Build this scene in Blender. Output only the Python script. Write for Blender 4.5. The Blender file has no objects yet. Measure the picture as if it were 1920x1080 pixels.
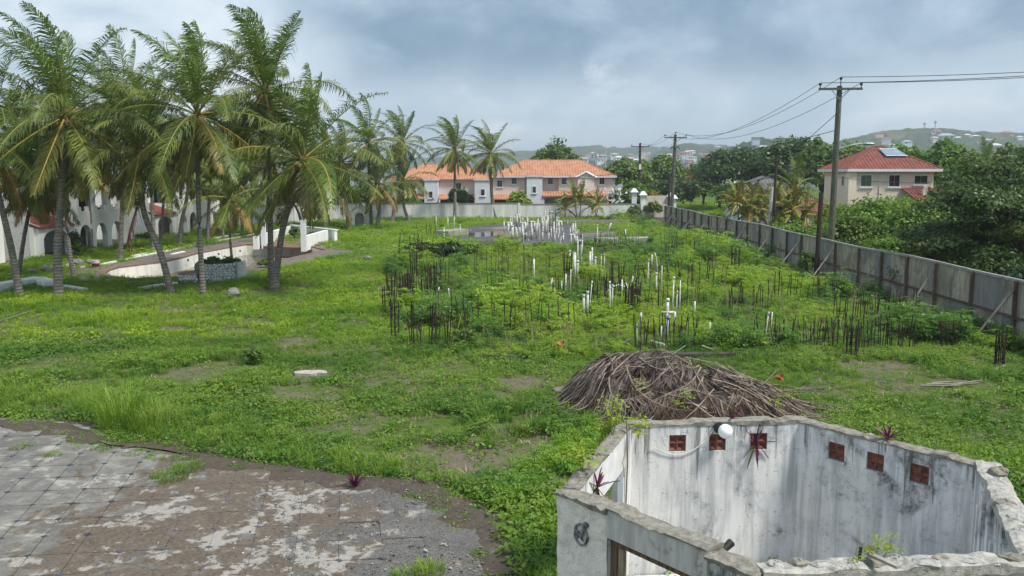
import bpy, math, random
import numpy as np
from mathutils import Vector, Matrix
R = math.radians
PI = math.pi
scene = bpy.context.scene
COL = scene.collection

# ------------------------------------------------------------------ camera, sky, sun, exposure
F_PX, CAM_H = 1650.0, 6.5
PITCH = math.atan(215 / F_PX)
cam = bpy.data.cameras.new('camera')
cam.sensor_width = 36
cam.lens = 36 * F_PX / 1920
cam.clip_start, cam.clip_end = 0.1, 12000
camo = bpy.data.objects.new('camera', cam)
COL.objects.link(camo)
camo.location = (0, 0, CAM_H)
camo.rotation_euler = (PI / 2 - PITCH, 0, 0)
scene.camera = camo

SUN_EL, SUN_AZ = 56, 122          # azimuth clockwise from +Y (the view axis): to the right, a little behind
world = bpy.data.worlds.new('World')
scene.world = world
world.use_nodes = True


def nd(nt, typ, **kw):
    n = nt.nodes.new(typ)
    for k, v in kw.items():
        if isinstance(k, str) and hasattr(n, k):
            setattr(n, k, v)
    return n


class NT:
    """small node-graph writer"""
    def __init__(self, nt):
        self.t = nt

    def set(self, sock, v):
        if isinstance(v, bpy.types.NodeSocket):
            self.t.links.new(v, sock)
        elif v is not None:
            if isinstance(v, (tuple, list)) and len(v) == 3 and sock.type == 'RGBA':
                v = (*v, 1)
            sock.default_value = v

    def math(self, op, a, b=None, c=None, clamp=False):
        n = self.t.nodes.new('ShaderNodeMath')
        n.operation = op
        n.use_clamp = clamp
        self.set(n.inputs[0], a)
        if b is not None: self.set(n.inputs[1], b)
        if c is not None: self.set(n.inputs[2], c)
        return n.outputs[0]

    def ramp(self, v, lo, hi, a=0.0, b=1.0, smooth=True):
        n = self.t.nodes.new('ShaderNodeMapRange')
        n.interpolation_type = 'SMOOTHSTEP' if smooth else 'LINEAR'
        self.set(n.inputs['Value'], v)
        for k, x in (('From Min', lo), ('From Max', hi), ('To Min', a), ('To Max', b)):
            self.set(n.inputs[k], x)
        return n.outputs[0]

    def mix(self, f, a, b, typ='MIX'):
        n = self.t.nodes.new('ShaderNodeMix')
        n.data_type = 'RGBA'
        n.blend_type = typ
        self.set(n.inputs[0], f)
        self.set(n.inputs[6], a)
        self.set(n.inputs[7], b)
        return n.outputs[2]

    def noise(self, vec, scale, detail=4, rough=.55, dist=0.0):
        n = self.t.nodes.new('ShaderNodeTexNoise')
        if vec is not None: self.set(n.inputs['Vector'], vec)
        n.inputs['Scale'].default_value = scale
        n.inputs['Detail'].default_value = detail
        n.inputs['Roughness'].default_value = rough
        n.inputs['Distortion'].default_value = dist
        return n.outputs[0]

    def vscale(self, vec, s):
        n = self.t.nodes.new('ShaderNodeVectorMath')
        n.operation = 'MULTIPLY'
        self.set(n.inputs[0], vec)
        n.inputs[1].default_value = s
        return n.outputs[0]

    def pos(self):
        return self.t.nodes.new('ShaderNodeNewGeometry').outputs['Position']

    def rnd(self):
        return self.t.nodes.new('ShaderNodeObjectInfo').outputs['Random']

    def sep(self, v):
        n = self.t.nodes.new('ShaderNodeSeparateXYZ')
        self.set(n.inputs[0], v)
        return n.outputs

    def bump(self, h, strength=.5, dist=.02):
        n = self.t.nodes.new('ShaderNodeBump')
        n.inputs['Strength'].default_value = strength
        n.inputs['Distance'].default_value = dist
        self.set(n.inputs['Height'], h)
        return n.outputs[0]


def build_world():
    nt = world.node_tree
    nt.nodes.clear()
    g = NT(nt)
    out = nt.nodes.new('ShaderNodeOutputWorld')
    sky = nt.nodes.new('ShaderNodeTexSky')
    sky.sky_type = 'NISHITA'
    sky.sun_disc = False
    sky.sun_elevation = R(SUN_EL)
    sky.sun_rotation = R(SUN_AZ)
    sky.air_density, sky.dust_density = 1.0, 2.0
    b1 = nt.nodes.new('ShaderNodeBackground')
    nt.links.new(sky.outputs[0], b1.inputs[0])
    b1.inputs[1].default_value = .1
    tc = nt.nodes.new('ShaderNodeTexCoord').outputs['Generated']
    x, y, z = g.sep(tc)
    za = g.math('MAXIMUM', z, 0.0)
    inv = g.math('DIVIDE', 1.0, g.math('ADD', za, .30))
    cx, cy = g.math('MULTIPLY', x, inv), g.math('MULTIPLY', y, inv)
    cmb = nt.nodes.new('ShaderNodeCombineXYZ')
    g.set(cmb.inputs[0], cx); g.set(cmb.inputs[1], cy); g.set(cmb.inputs[2], g.math('MULTIPLY', za, 2.0))
    p = cmb.outputs[0]
    n1 = g.noise(g.vscale(tc, (1, 1, 1.5)), 3.0, 6, .58, .3)
    n2 = g.noise(g.vscale(tc, (1, 1, 1.8)), 5.0, 6, .6, .3)
    n3 = g.noise(g.vscale(tc, (1, 1, 1.9)), 6.0, 7, .60, .35)
    # the heavy grey bank that fills the upper right, with a ragged left and lower edge
    edge = g.math('ADD', g.math('ADD', x, g.math('MULTIPLY', g.math('SUBTRACT', n3, .5), .38)), g.math('MULTIPLY', g.math('SUBTRACT', za, .15), .7))
    m1 = g.ramp(edge, -.27, -.17)
    low = g.math('ADD', za, g.math('MULTIPLY', g.math('SUBTRACT', n3, .5), .10))
    m2 = g.ramp(low, .065, .125)
    bank = g.math('MULTIPLY', m1, m2)
    v = g.math('ADD', g.math('MULTIPLY', n1, .5), g.math('MULTIPLY', n3, .75))
    v = g.ramp(v, .45, .80)
    light = g.mix(v, (.37, .49, .60), (.73, .80, .85))
    dark = g.mix(v, (.145, .24, .345), (.375, .49, .60))
    c = g.mix(g.math('MULTIPLY', bank, .92), light, dark)
    # lit breaks in the cloud
    brk = g.math('MULTIPLY', g.ramp(n2, .54, .68), g.ramp(n3, .49, .62))
    c = g.mix(g.math('MULTIPLY', brk, .8), c, (.84, .89, .93))
    # rain haze along the horizon
    hz = g.ramp(za, .0, .10, 1.0, 0.0)
    c = g.mix(g.math('MULTIPLY', hz, .62), c, (.40, .52, .63))
    b2 = nt.nodes.new('ShaderNodeBackground')
    g.set(b2.inputs[0], c)
    b2.inputs[1].default_value = 0.80
    ms = nt.nodes.new('ShaderNodeMixShader')
    ms.inputs[0].default_value = .93
    nt.links.new(b1.outputs[0], ms.inputs[1])
    nt.links.new(b2.outputs[0], ms.inputs[2])
    nt.links.new(ms.outputs[0], out.inputs[0])


build_world()
sun = bpy.data.lights.new('sun', 'SUN')
sun.energy = 2.9
sun.angle = R(13)
sun.color = (1.0, .95, .86)
suno = bpy.data.objects.new('sun', sun)
COL.objects.link(suno)
sd = Vector((math.sin(R(SUN_AZ)) * math.cos(R(SUN_EL)), math.cos(R(SUN_AZ)) * math.cos(R(SUN_EL)), math.sin(R(SUN_EL))))
suno.rotation_euler = sd.to_track_quat('Z', 'Y').to_euler()

scene.view_settings.view_transform = 'Standard'
scene.view_settings.look = 'None'
scene.view_settings.exposure = 0.74
scene.view_settings.gamma = 1
scene.view_settings.use_curve_mapping = False
scene.cycles.use_denoising = True
scene.cycles.max_bounces = 6
scene.cycles.diffuse_bounces = 3
scene.cycles.glossy_bounces = 2
scene.cycles.transmission_bounces = 4
scene.cycles.transparent_max_bounces = 8
scene.cycles.volume_bounces = 0
scene.cycles.caustics_reflective = False
scene.cycles.caustics_refractive = False


# ------------------------------------------------------------------ helpers
def ray(px, py):
    a, b = (px - 960) / F_PX, (540 - py) / F_PX
    return Vector((a, math.cos(PITCH) + b * math.sin(PITCH), -math.sin(PITCH) + b * math.cos(PITCH)))


def G(px, py, z=0.0):
    d = ray(px, py)
    t = (z - CAM_H) / d.z
    return Vector((d.x * t, d.y * t, z))


def D(px, py, Y):
    d = ray(px, py)
    t = Y / d.y
    return Vector((d.x * t, Y, CAM_H + d.z * t))


rng = np.random.default_rng(7)


def _hash(ix, iy, s):
    h = (ix * 374761393 + iy * 668265263 + s * 1442695041) & 0xffffffff
    h = ((h ^ (h >> 13)) * 1274126177) & 0xffffffff
    return ((h ^ (h >> 16)) & 0xffff) / 65535.0


def vnoise(x, y, s=0, octs=4):
    x, y = np.asarray(x, float), np.asarray(y, float)
    tot, amp, norm = 0, 1.0, 0
    for o in range(octs):
        ix, iy = np.floor(x).astype(np.int64), np.floor(y).astype(np.int64)
        fx, fy = x - ix, y - iy
        fx, fy = fx * fx * (3 - 2 * fx), fy * fy * (3 - 2 * fy)
        a, b = _hash(ix, iy, s + o), _hash(ix + 1, iy, s + o)
        c, d = _hash(ix, iy + 1, s + o), _hash(ix + 1, iy + 1, s + o)
        tot = tot + amp * ((a * (1 - fx) + b * fx) * (1 - fy) + (c * (1 - fx) + d * fx) * fy)
        norm += amp
        amp *= .5
        x, y = x * 2.03 + 11.3, y * 2.03 + 5.7
    return tot / norm


def inside(poly, x, y):
    x, y = np.asarray(x, float), np.asarray(y, float)
    r = np.zeros(x.shape, bool)
    n = len(poly)
    for i in range(n):
        x0, y0 = poly[i][0], poly[i][1]
        x1, y1 = poly[(i + 1) % n][0], poly[(i + 1) % n][1]
        c = (y0 > y) != (y1 > y)
        with np.errstate(divide='ignore', invalid='ignore'):
            r ^= c & (x < (x1 - x0) * (y - y0) / (y1 - y0 + 1e-12) + x0)
    return r


def props(o, label=None, cat=None, group=None, kind=None):
    if label: o['label'] = label
    if cat: o['category'] = cat
    if group: o['group'] = group
    if kind: o['kind'] = kind
    return o


def empty(name, loc=(0, 0, 0), rz=0.0, label=None, cat=None, group=None):
    o = bpy.data.objects.new(name, None)
    COL.objects.link(o)
    o.location = loc
    o.rotation_euler = (0, 0, rz)
    o.empty_display_size = .2
    return props(o, label, cat, group)


def meshobj(name, verts, faces, mats, parent=None, idx=None, smooth=False, loc=None):
    me = bpy.data.meshes.new(name)
    verts = np.asarray(verts, np.float32).reshape(-1, 3)
    me.from_pydata(verts, [], faces if not isinstance(faces, np.ndarray) else faces.tolist())
    for m in (mats if isinstance(mats, (list, tuple)) else [mats]):
        me.materials.append(m)
    if idx is not None:
        me.polygons.foreach_set('material_index', np.asarray(idx, np.int32))
    if smooth:
        me.polygons.foreach_set('use_smooth', np.ones(len(me.polygons), bool))
    me.update()
    o = bpy.data.objects.new(name, me)
    COL.objects.link(o)
    if parent: o.parent = parent
    if loc is not None: o.location = loc
    return o


def link_copy(o, parent=None, name=None):
    c = o.copy()
    COL.objects.link(c)
    c.parent = parent
    return c


def copy_tree(o, parent=None):
    c = link_copy(o, parent)
    for ch in list(o.children):
        copy_tree(ch, c)
    return c


class MB:
    """collects shapes into one mesh"""
    def __init__(self):
        self.v, self.f, self.m = [], [], []

    def add(self, verts, faces, mi=0):
        b = len(self.v)
        self.v.extend([tuple(p) for p in verts])
        self.f.extend([[b + i for i in fc] for fc in faces])
        self.m.extend([mi] * len(faces))
        return self

    def hexa(self, p, mi=0):
        """8 points: bottom ring 0-3 then top ring 4-7"""
        return self.add(p, [(3, 2, 1, 0), (4, 5, 6, 7), (0, 1, 5, 4), (1, 2, 6, 5), (2, 3, 7, 6), (3, 0, 4, 7)], mi)

    def box(self, c, s, rz=0.0, mi=0):
        cx, cy, cz = c
        hx, hy, hz = s[0] / 2, s[1] / 2, s[2] / 2
        ca, sa = math.cos(rz), math.sin(rz)
        pts = []
        for z in (-hz, hz):
            for x, y in ((-hx, -hy), (hx, -hy), (hx, hy), (-hx, hy)):
                pts.append((cx + x * ca - y * sa, cy + x * sa + y * ca, cz + z))
        return self.hexa(pts, mi)

    def b2(self, x0, x1, y0, y1, z0, z1, mi=0):
        return self.box(((x0 + x1) / 2, (y0 + y1) / 2, (z0 + z1) / 2), (x1 - x0, y1 - y0, z1 - z0), 0, mi)

    def wall(self, a, b, t, z0, z1, mi=0, side=0.0):
        """vertical slab from a to b (xy); side -1/0/1 shifts it to one side of the line"""
        a, b = Vector((a[0], a[1])), Vector((b[0], b[1]))
        d = (b - a).normalized()
        n = Vector((-d.y, d.x))
        o0, o1 = n * (t * (side - 1) / 2), n * (t * (side + 1) / 2)
        q = [a + o0, b + o0, b + o1, a + o1]
        z0 = z0 if isinstance(z0, tuple) else (z0, z0)
        z1 = z1 if isinstance(z1, tuple) else (z1, z1)
        zb, zt = (z0[0], z0[1], z0[1], z0[0]), (z1[0], z1[1], z1[1], z1[0])
        return self.hexa([(q[i].x, q[i].y, zb[i]) for i in range(4)] + [(q[i].x, q[i].y, zt[i]) for i in range(4)], mi)

    def tube(self, pts, rad, n=8, mi=0, caps=True):
        pts = [Vector(p) for p in pts]
        k = len(pts)
        rad = rad if isinstance(rad, (list, tuple, np.ndarray)) else [rad] * k
        rings = []
        up = Vector((0, 0, 1))
        for i, p in enumerate(pts):
            d = (pts[min(i + 1, k - 1)] - pts[max(i - 1, 0)]).normalized()
            a = d.cross(up)
            if a.length < 1e-3: a = d.cross(Vector((1, 0, 0)))
            a.normalize()
            c = a.cross(d).normalized()
            rings.append([p + (a * math.cos(2 * PI * j / n) + c * math.sin(2 * PI * j / n)) * rad[i] for j in range(n)])
        v = [q for r in rings for q in r]
        f = [(i * n + j, i * n + (j + 1) % n, (i + 1) * n + (j + 1) % n, (i + 1) * n + j) for i in range(k - 1) for j in range(n)]
        if caps:
            f.append(tuple(range(n - 1, -1, -1)))
            f.append(tuple((k - 1) * n + j for j in range(n)))
        return self.add(v, f, mi)

    def ball(self, c, r, n=10, m=7, mi=0, jit=0.0, seed=0):
        rr = random.Random(seed)
        r = r if isinstance(r, (tuple, list)) else (r, r, r)
        v, f = [], []
        for i in range(m + 1):
            th = PI * i / m
            for j in range(n):
                ph = 2 * PI * j / n
                k = 1 + rr.uniform(-jit, jit)
                v.append((c[0] + r[0] * k * math.sin(th) * math.cos(ph), c[1] + r[1] * k * math.sin(th) * math.sin(ph), c[2] + r[2] * k * math.cos(th)))
        for i in range(m):
            for j in range(n):
                f.append((i * n + j, (i + 1) * n + j, (i + 1) * n + (j + 1) % n, i * n + (j + 1) % n))
        return self.add(v, f, mi)

    def poly(self, pts, z0, z1, mi=0):
        n = len(pts)
        v = [(p[0], p[1], z0) for p in pts] + [(p[0], p[1], z1) for p in pts]
        f = [tuple(range(n - 1, -1, -1)), tuple(range(n, 2 * n))] + [(i, (i + 1) % n, n + (i + 1) % n, n + i) for i in range(n)]
        return self.add(v, f, mi)

    def build(self, name, mats, parent=None, smooth=False, loc=None):
        return meshobj(name, self.v, self.f, mats, parent, self.m, smooth, loc)


def thing(mb, name, mats, label, cat, group=None, smooth=False, loc=None):
    return props(mb.build(name, mats, None, smooth, loc), label, cat, group)


# ------------------------------------------------------------------ materials
MATS = {}


def material(name, fn):
    if name in MATS: return MATS[name]
    m = bpy.data.materials.new(name)
    m.use_nodes = True
    nt = m.node_tree
    nt.nodes.clear()
    g = NT(nt)
    out = nt.nodes.new('ShaderNodeOutputMaterial')
    sh = fn(g, nt)
    nt.links.new(sh, out.inputs[0])
    MATS[name] = m
    return m


def principled(g, nt, color, rough=.8, normal=None, spec=.3, metal=0.0):
    p = nt.nodes.new('ShaderNodeBsdfPrincipled')
    g.set(p.inputs['Base Color'], color)
    g.set(p.inputs['Roughness'], rough)
    g.set(p.inputs['Specular IOR Level'], spec)
    g.set(p.inputs['Metallic'], metal)
    if normal is not None: g.set(p.inputs['Normal'], normal)
    return p.outputs[0]


def plain(name, a, b=None, scale=6.0, rough=.7, bump=.3, bdist=.01, spec=.3, metal=0.0, objvar=0.0, stretch=(1, 1, 1), lo=.35, hi=.65):
    """two-tone surface mottled by world-position noise, with a little relief and per-object variation"""
    def fn(g, nt):
        p = g.vscale(g.pos(), stretch)
        n = g.noise(p, scale, 5, .6)
        c = g.mix(g.ramp(n, lo, hi), a, b or a)
        if objvar:
            k = g.ramp(g.rnd(), 0, 1, 1 - objvar, 1 + objvar, False)
            cm = nt.nodes.new('ShaderNodeCombineXYZ')
            for i in range(3): g.set(cm.inputs[i], k)
            c = g.mix(1.0, c, cm.outputs[0], 'MULTIPLY')
        nb = g.noise(p, scale * 5, 4, .6)
        return principled(g, nt, c, rough, g.bump(nb, bump, bdist) if bump else None, spec, metal)
    return material(name, fn)


def leafmat(name, a, b, c=None, scale=.5, rough=.5, trans=.3, objvar=1.0, spec=.35, tcol=None):
    """leaves: colour drifts over metres and from plant to plant; some light passes through"""
    def fn(g, nt):
        p = g.pos()
        n = g.noise(p, scale, 3, .5)
        n2 = g.noise(p, scale * 9, 2, .5)
        col = g.mix(g.ramp(g.math('ADD', g.math('MULTIPLY', n, .7), g.math('MULTIPLY', n2, .3)), .38, .62), a, b)
        if c is not None:
            col = g.mix(g.math('MULTIPLY', g.ramp(g.rnd(), .45, 1.0), objvar), col, c)
        ps = principled(g, nt, col, rough, None, spec)
        tr = nt.nodes.new('ShaderNodeBsdfTranslucent')
        tc = g.mix(.5, col, tcol or (.16, .26, .02))
        g.set(tr.inputs[0], tc)
        ms = nt.nodes.new('ShaderNodeMixShader')
        ms.inputs[0].default_value = trans
        nt.links.new(ps, ms.inputs[1])
        nt.links.new(tr.outputs[0], ms.inputs[2])
        return ms.outputs[0]
    return material(name, fn)


def stained(name, base, stain, dark, amount=.5, scale=1.0, streak=True, rough=.85, bump=.35, bdist=.012):
    """weathered plaster: streaks run down it, blotches of mould, pitted relief"""
    def fn(g, nt):
        p = g.pos()
        ps = g.vscale(p, (3.2 * scale, 3.2 * scale, .45 * scale if streak else 2.5 * scale))
        n1 = g.noise(ps, 1.3, 6, .65, .2)
        n2 = g.noise(p, .9 * scale, 5, .65, .5)
        n3 = g.noise(p, 5.5 * scale, 5, .7, .3)
        c = g.mix(g.math('MULTIPLY', g.ramp(n1, .48 - .2 * amount, .70), .8), base, stain)
        bl = g.math('MULTIPLY', g.ramp(n2, .56, .70), g.ramp(n3, .42, .62))
        c = g.mix(g.math('MULTIPLY', bl, .85 * min(1, amount * 1.6)), c, dark)
        sp = g.ramp(g.noise(p, 21 * scale, 3, .6), .68, .76)
        c = g.mix(g.math('MULTIPLY', sp, .5), c, dark)
        h = g.math('ADD', g.math('MULTIPLY', n3, .7), g.math('MULTIPLY', g.noise(p, 30 * scale, 3, .6), .3))
        return principled(g, nt, c, rough, g.bump(h, bump, bdist), .2)
    return material(name, fn)


M_white = stained('white_stucco', (.84, .84, .82), (.68, .68, .67), (.20, .20, .19), .35, .35)
M_white_stone = stained('white_painted_stone', (.74, .74, .73), (.48, .48, .48), (.14, .14, .14), .45, 1.6, False, bump=1.0, bdist=.06)


def _ruin(g, nt):
    p = g.pos()
    x, y, z = g.sep(p)
    ps = g.vscale(p, (4.2, 4.2, .38))
    n1 = g.noise(ps, 1.3, 6, .68, .25)
    n2 = g.noise(p, 1.0, 6, .68, .7)
    n3 = g.noise(p, 6.0, 6, .72, .4)
    ns = g.noise(g.vscale(p, (9, 9, .55)), 1.1, 5, .7, .15)
    c = g.mix(g.ramp(n2, .35, .65), (.73, .72, .70), (.58, .585, .59))
    c = g.mix(g.math('MULTIPLY', g.ramp(n1, .42, .64), .66), c, (.33, .34, .35))
    # black drips that start at the broken wall top and thin out downwards
    top = g.ramp(z, 1.0, 2.6)
    dr = g.ramp(g.math('ADD', ns, g.math('MULTIPLY', g.math('SUBTRACT', top, 1.0), .22)), .50, .62)
    c = g.mix(g.math('MULTIPLY', dr, .78), c, (.10, .10, .095))
    # mould blotches
    bl = g.math('MULTIPLY', g.ramp(g.math('ADD', n2, g.math('MULTIPLY', top, .09)), .55, .68), g.ramp(n3, .36, .66))
    c = g.mix(g.math('MULTIPLY', bl, .88), c, (.075, .078, .072))
    sp = g.ramp(g.noise(p, 19, 4, .65), .63, .70)
    c = g.mix(g.math('MULTIPLY', sp, .6), c, (.10, .10, .09))
    # hairline cracks
    v = nt.nodes.new('ShaderNodeTexVoronoi'); v.feature = 'DISTANCE_TO_EDGE'
    wob = nt.nodes.new('ShaderNodeVectorMath'); wob.operation = 'ADD'
    cm = nt.nodes.new('ShaderNodeCombineXYZ')
    for i in range(3): g.set(cm.inputs[i], g.math('MULTIPLY', g.noise(p, 3.0 + i, 4, .6), .9))
    g.set(wob.inputs[0], p); g.set(wob.inputs[1], cm.outputs[0])
    g.set(v.inputs['Vector'], wob.outputs[0]); v.inputs['Scale'].default_value = .9
    cr = g.ramp(v.outputs['Distance'], .003, .009, 1, 0)
    c = g.mix(g.math('MULTIPLY', cr, g.ramp(n3, .50, .62, 0, .6)), c, (.09, .09, .085))
    h = g.math('SUBTRACT', g.math('ADD', g.math('MULTIPLY', n3, .6), g.math('MULTIPLY', g.noise(p, 34, 3, .6), .3)), g.math('MULTIPLY', cr, .5))
    return principled(g, nt, c, .88, g.bump(h, .45, .012), .2)


M_ruin = material('mouldy_plaster', _ruin)
M_ruin_out = stained('rough_lime_plaster', (.86, .81, .72), (.60, .56, .50), (.16, .155, .14), .45, 1.2, False, bump=.9, bdist=.05)
M_coping = stained('lichen_concrete', (.33, .31, .265), (.14, .13, .11), (.035, .035, .03), .9, 2.6, False, bump=.9, bdist=.03)
M_boundary = stained('grey_render', (.72, .73, .73), (.44, .41, .39), (.22, .17, .16), .6, .22)
M_fence = None
M_wood = plain('weathered_timber', (.17, .115, .085), (.10, .07, .055), 3, .85, .5, .01, objvar=.25, stretch=(4, 4, .6))
M_brace = plain('grey_timber', (.30, .27, .24), (.18, .16, .14), 3, .85, .4, .01, objvar=.3)
M_rust = plain('rusty_steel', (.022, .017, .015), (.05, .03, .022), 9, .8, .4, .004, objvar=.4)
M_pvc = plain('white_plastic', (.68, .69, .69), (.42, .40, .35), 3.5, .45, .1, .003, objvar=.12)
M_pvc_grey = plain('grey_plastic', (.36, .40, .45), (.28, .31, .35), 2.5, .5, .1, .003)
M_black = plain('black_rubber', (.02, .02, .02), (.035, .035, .035), 5, .6, .1)
M_dark = plain('dark_void', (.025, .024, .022), (.04, .038, .035), 2, .9, 0)
M_glass = plain('window_glass', (.02, .025, .03), (.035, .04, .045), 1, .08, 0, spec=.6)
M_terra = plain('terracotta_block', (.26, .105, .07), (.15, .062, .044), 14, .85, .4, .006, objvar=.15)
M_roof = plain('orange_roof_tile', (.50, .245, .15), (.38, .18, .11), 1.2, .8, .3, .02)
M_roof_red = plain('red_roof_tile', (.25, .085, .065), (.16, .06, .05), 1.5, .8, .3, .02)
M_roof_grey = plain('grey_shingle', (.16, .16, .18), (.10, .10, .115), 2.0, .85, .4, .02)
M_pink = plain('pale_pink_render', (.80, .68, .62), (.75, .63, .57), .5, .8, .1)
M_cream = plain('cream_render', (.80, .66, .55), (.74, .61, .50), .4, .8, .1)
M_trim = plain('white_trim', (.72, .74, .76), (.66, .68, .70), 1.5, .6, 0)
M_asphalt = plain('asphalt', (.05, .05, .05), (.075, .07, .065), 1.2, .9, .4, .01)
M_pole = plain('grey_green_pole', (.145, .155, .11), (.085, .08, .065), 4, .85, .4, .01, stretch=(3, 3, .5))
M_pole_brown = plain('brown_pole', (.07, .045, .033), (.04, .028, .022), 4, .85, .4, .01, stretch=(3, 3, .5))
M_metal = plain('galvanised_steel', (.42, .45, .48), (.33, .36, .38), 3, .45, .1, metal=.6)
M_wire = plain('wire', (.03, .03, .035), None, 1, .6, 0)
M_trunk = None
M_bark = plain('tree_bark', (.085, .065, .045), (.05, .04, .03), 4, .9, .6, .03, stretch=(2, 2, .6))
M_deck = stained('pool_deck', (.20, .175, .165), (.12, .105, .10), (.05, .045, .045), .7, .35, False, bump=.4)
M_brick = plain('brick_edging', (.26, .15, .115), (.17, .115, .095), 2.5, .85, .4)
M_poolwall = stained('pool_plaster', (.72, .72, .68), (.50, .49, .44), (.22, .20, .16), .4, .6)
M_sludge = stained('pool_silt', (.38, .31, .19), (.24, .19, .12), (.10, .10, .05), .6, .5, False)
M_slab = stained('wet_slab', (.10, .095, .095), (.05, .045, .042), (.15, .115, .085), .9, .35, False, rough=.4)
M_rock = plain('grey_rock', (.26, .25, .24), (.13, .125, .12), 5, .9, .8, .03)
M_globe = plain('opal_glass', (.85, .86, .88), None, 1, .25, 0, spec=.5)


def _fence(g, nt):
    p = g.pos()
    n1 = g.noise(g.vscale(p, (5, 5, .5)), 1.4, 5, .65)
    n2 = g.noise(p, .9, 5, .6, .4)
    c = g.mix(g.ramp(n1, .36, .64), (.47, .42, .35), (.27, .24, .205))
    c = g.mix(g.math('MULTIPLY', g.ramp(n2, .46, .62), .65), c, (.105, .095, .085))
    c = g.mix(g.ramp(g.noise(g.vscale(p, (14, 14, .7)), 1.2, 4, .7), .58, .68, 0, .6), c, (.07, .062, .055))
    k = g.rnd()
    c = g.mix(g.ramp(k, .60, .8, 0, .7), c, (.17, .18, .20))
    c = g.mix(g.ramp(k, .3, .0, 0, .45), c, (.31, .27, .22))
    return principled(g, nt, c, .88, g.bump(g.noise(g.vscale(p, (9, 9, 1)), 4, 4, .6), .4, .01), .2)


M_fence = material('weathered_board', _fence)


def _trunk(g, nt):
    p = g.pos()
    x, y, z = g.sep(p)
    n = g.noise(g.vscale(p, (1, 1, 3.0)), 3.0, 5, .6)
    rings = g.math('SINE', g.math('ADD', g.math('MULTIPLY', z, 38), g.math('MULTIPLY', n, 6)))
    c = g.mix(g.ramp(n, .35, .68), (.17, .15, .13), (.30, .27, .245))
    c = g.mix(g.math('MULTIPLY', g.ramp(rings, .4, 1.0), .28), c, (.075, .065, .055))
    return principled(g, nt, c, .9, g.bump(g.math('ADD', rings, n), .5, .03), .2)


M_trunk = material('palm_bark', _trunk)

L_palm = [leafmat('palm_leaf_green', (.080, .125, .022), (.155, .195, .030), (.21, .23, .04), .8, .45, .28, .6, .4),
          leafmat('palm_leaf_olive', (.11, .125, .02), (.18, .18, .03), (.24, .19, .035), .8, .40, .32, .7, .5, (.34, .30, .03)),
          leafmat('palm_leaf_yellow', (.25, .19, .035), (.34, .25, .05), (.24, .14, .06), .8, .5, .32, .7, .4, (.42, .30, .05)),
          leafmat('palm_leaf_bright', (.10, .165, .025), (.16, .24, .035), None, .8, .40, .33, .6, .5)]
R_palm = [plain('rachis_green', (.17, .19, .045), (.22, .21, .05), 2, .5, 0),
          plain('rachis_yellow', (.42, .30, .07), (.34, .27, .07), 2, .5, 0),
          plain('rachis_gold', (.50, .33, .07), (.42, .24, .07), 2, .5, 0)]
M_dryfrond = plain('dry_frond', (.165, .125, .108), (.07, .052, .046), 2.2, .8, 0, objvar=.5)
M_coconut = plain('coconut_husk', (.17, .15, .04), (.22, .11, .04), 6, .6, .2)
L_dark = leafmat('leaf_dark', (.030, .064, .016), (.068, .120, .026), (.10, .15, .03), .35, .42, .24, .6)
L_mid = leafmat('leaf_mid', (.065, .125, .022), (.135, .21, .032), (.17, .24, .04), .3, .48, .3, .6)
L_light = leafmat('leaf_light', (.090, .185, .024), (.17, .29, .035), (.20, .29, .05), .4, .48, .36, .6, .35, (.24, .40, .03))
L_lime = leafmat('leaf_lime', (.17, .28, .02), (.30, .36, .025), (.36, .34, .03), .8, .5, .3, .6)
L_gold = leafmat('leaf_gold', (.13, .14, .015), (.30, .24, .02), (.34, .22, .02), 1.2, .5, .3, .6)
L_far = leafmat('leaf_far', (.040, .080, .02), (.08, .135, .028), (.11, .15, .035), .12, .6, .2, .6)
L_purple = leafmat('leaf_purple', (.075, .010, .045), (.17, .018, .085), (.04, .03, .02), 6, .4, .2, .5, .4, (.2, .02, .09))
L_flower = leafmat('petal_white', (.55, .55, .5), (.7, .7, .66), None, 3, .5, .3, 0, .3, (.6, .6, .5))
L_pinkfl = leafmat('petal_purple', (.25, .03, .30), (.36, .05, .36), None, 3, .5, .3, 0, .3, (.4, .05, .4))
# the lawn drifts between lime, mid and bluish green over metres
L_lawn = leafmat('lawn_leaf', (.070, .180, .022), (.195, .315, .036), (.26, .30, .08), .24, .5, .38, .5, .3, (.28, .44, .03))
L_lawn2 = leafmat('lawn_leaf_lush', (.120, .260, .020), (.300, .430, .034), (.32, .38, .06), .18, .5, .40, .4, .3, (.32, .50, .03))
L_weed = leafmat('weed_leaf', (.100, .235, .022), (.200, .350, .030), (.27, .38, .035), .4, .46, .40, .6, .4, (.28, .48, .03))
L_weed2 = leafmat('weed_leaf_lime', (.19, .33, .022), (.32, .46, .032), (.36, .42, .05), .5, .46, .42, .6, .4, (.36, .52, .03))
L_weed3 = leafmat('weed_leaf_deep', (.060, .150, .022), (.115, .230, .030), (.16, .26, .035), .5, .44, .36, .6, .45, (.2, .38, .03))
L_blade = leafmat('grass_blade', (.135, .255, .025), (.235, .350, .038), (.28, .34, .06), .5, .46, .40, .6, .4, (.30, .48, .04))

# ------------------------------------------------------------------ setting: ground, patio, pool, slab, road, hills
def P2(*pts):
    return [G(x, y).to_2d() for x, y in pts]


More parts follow.
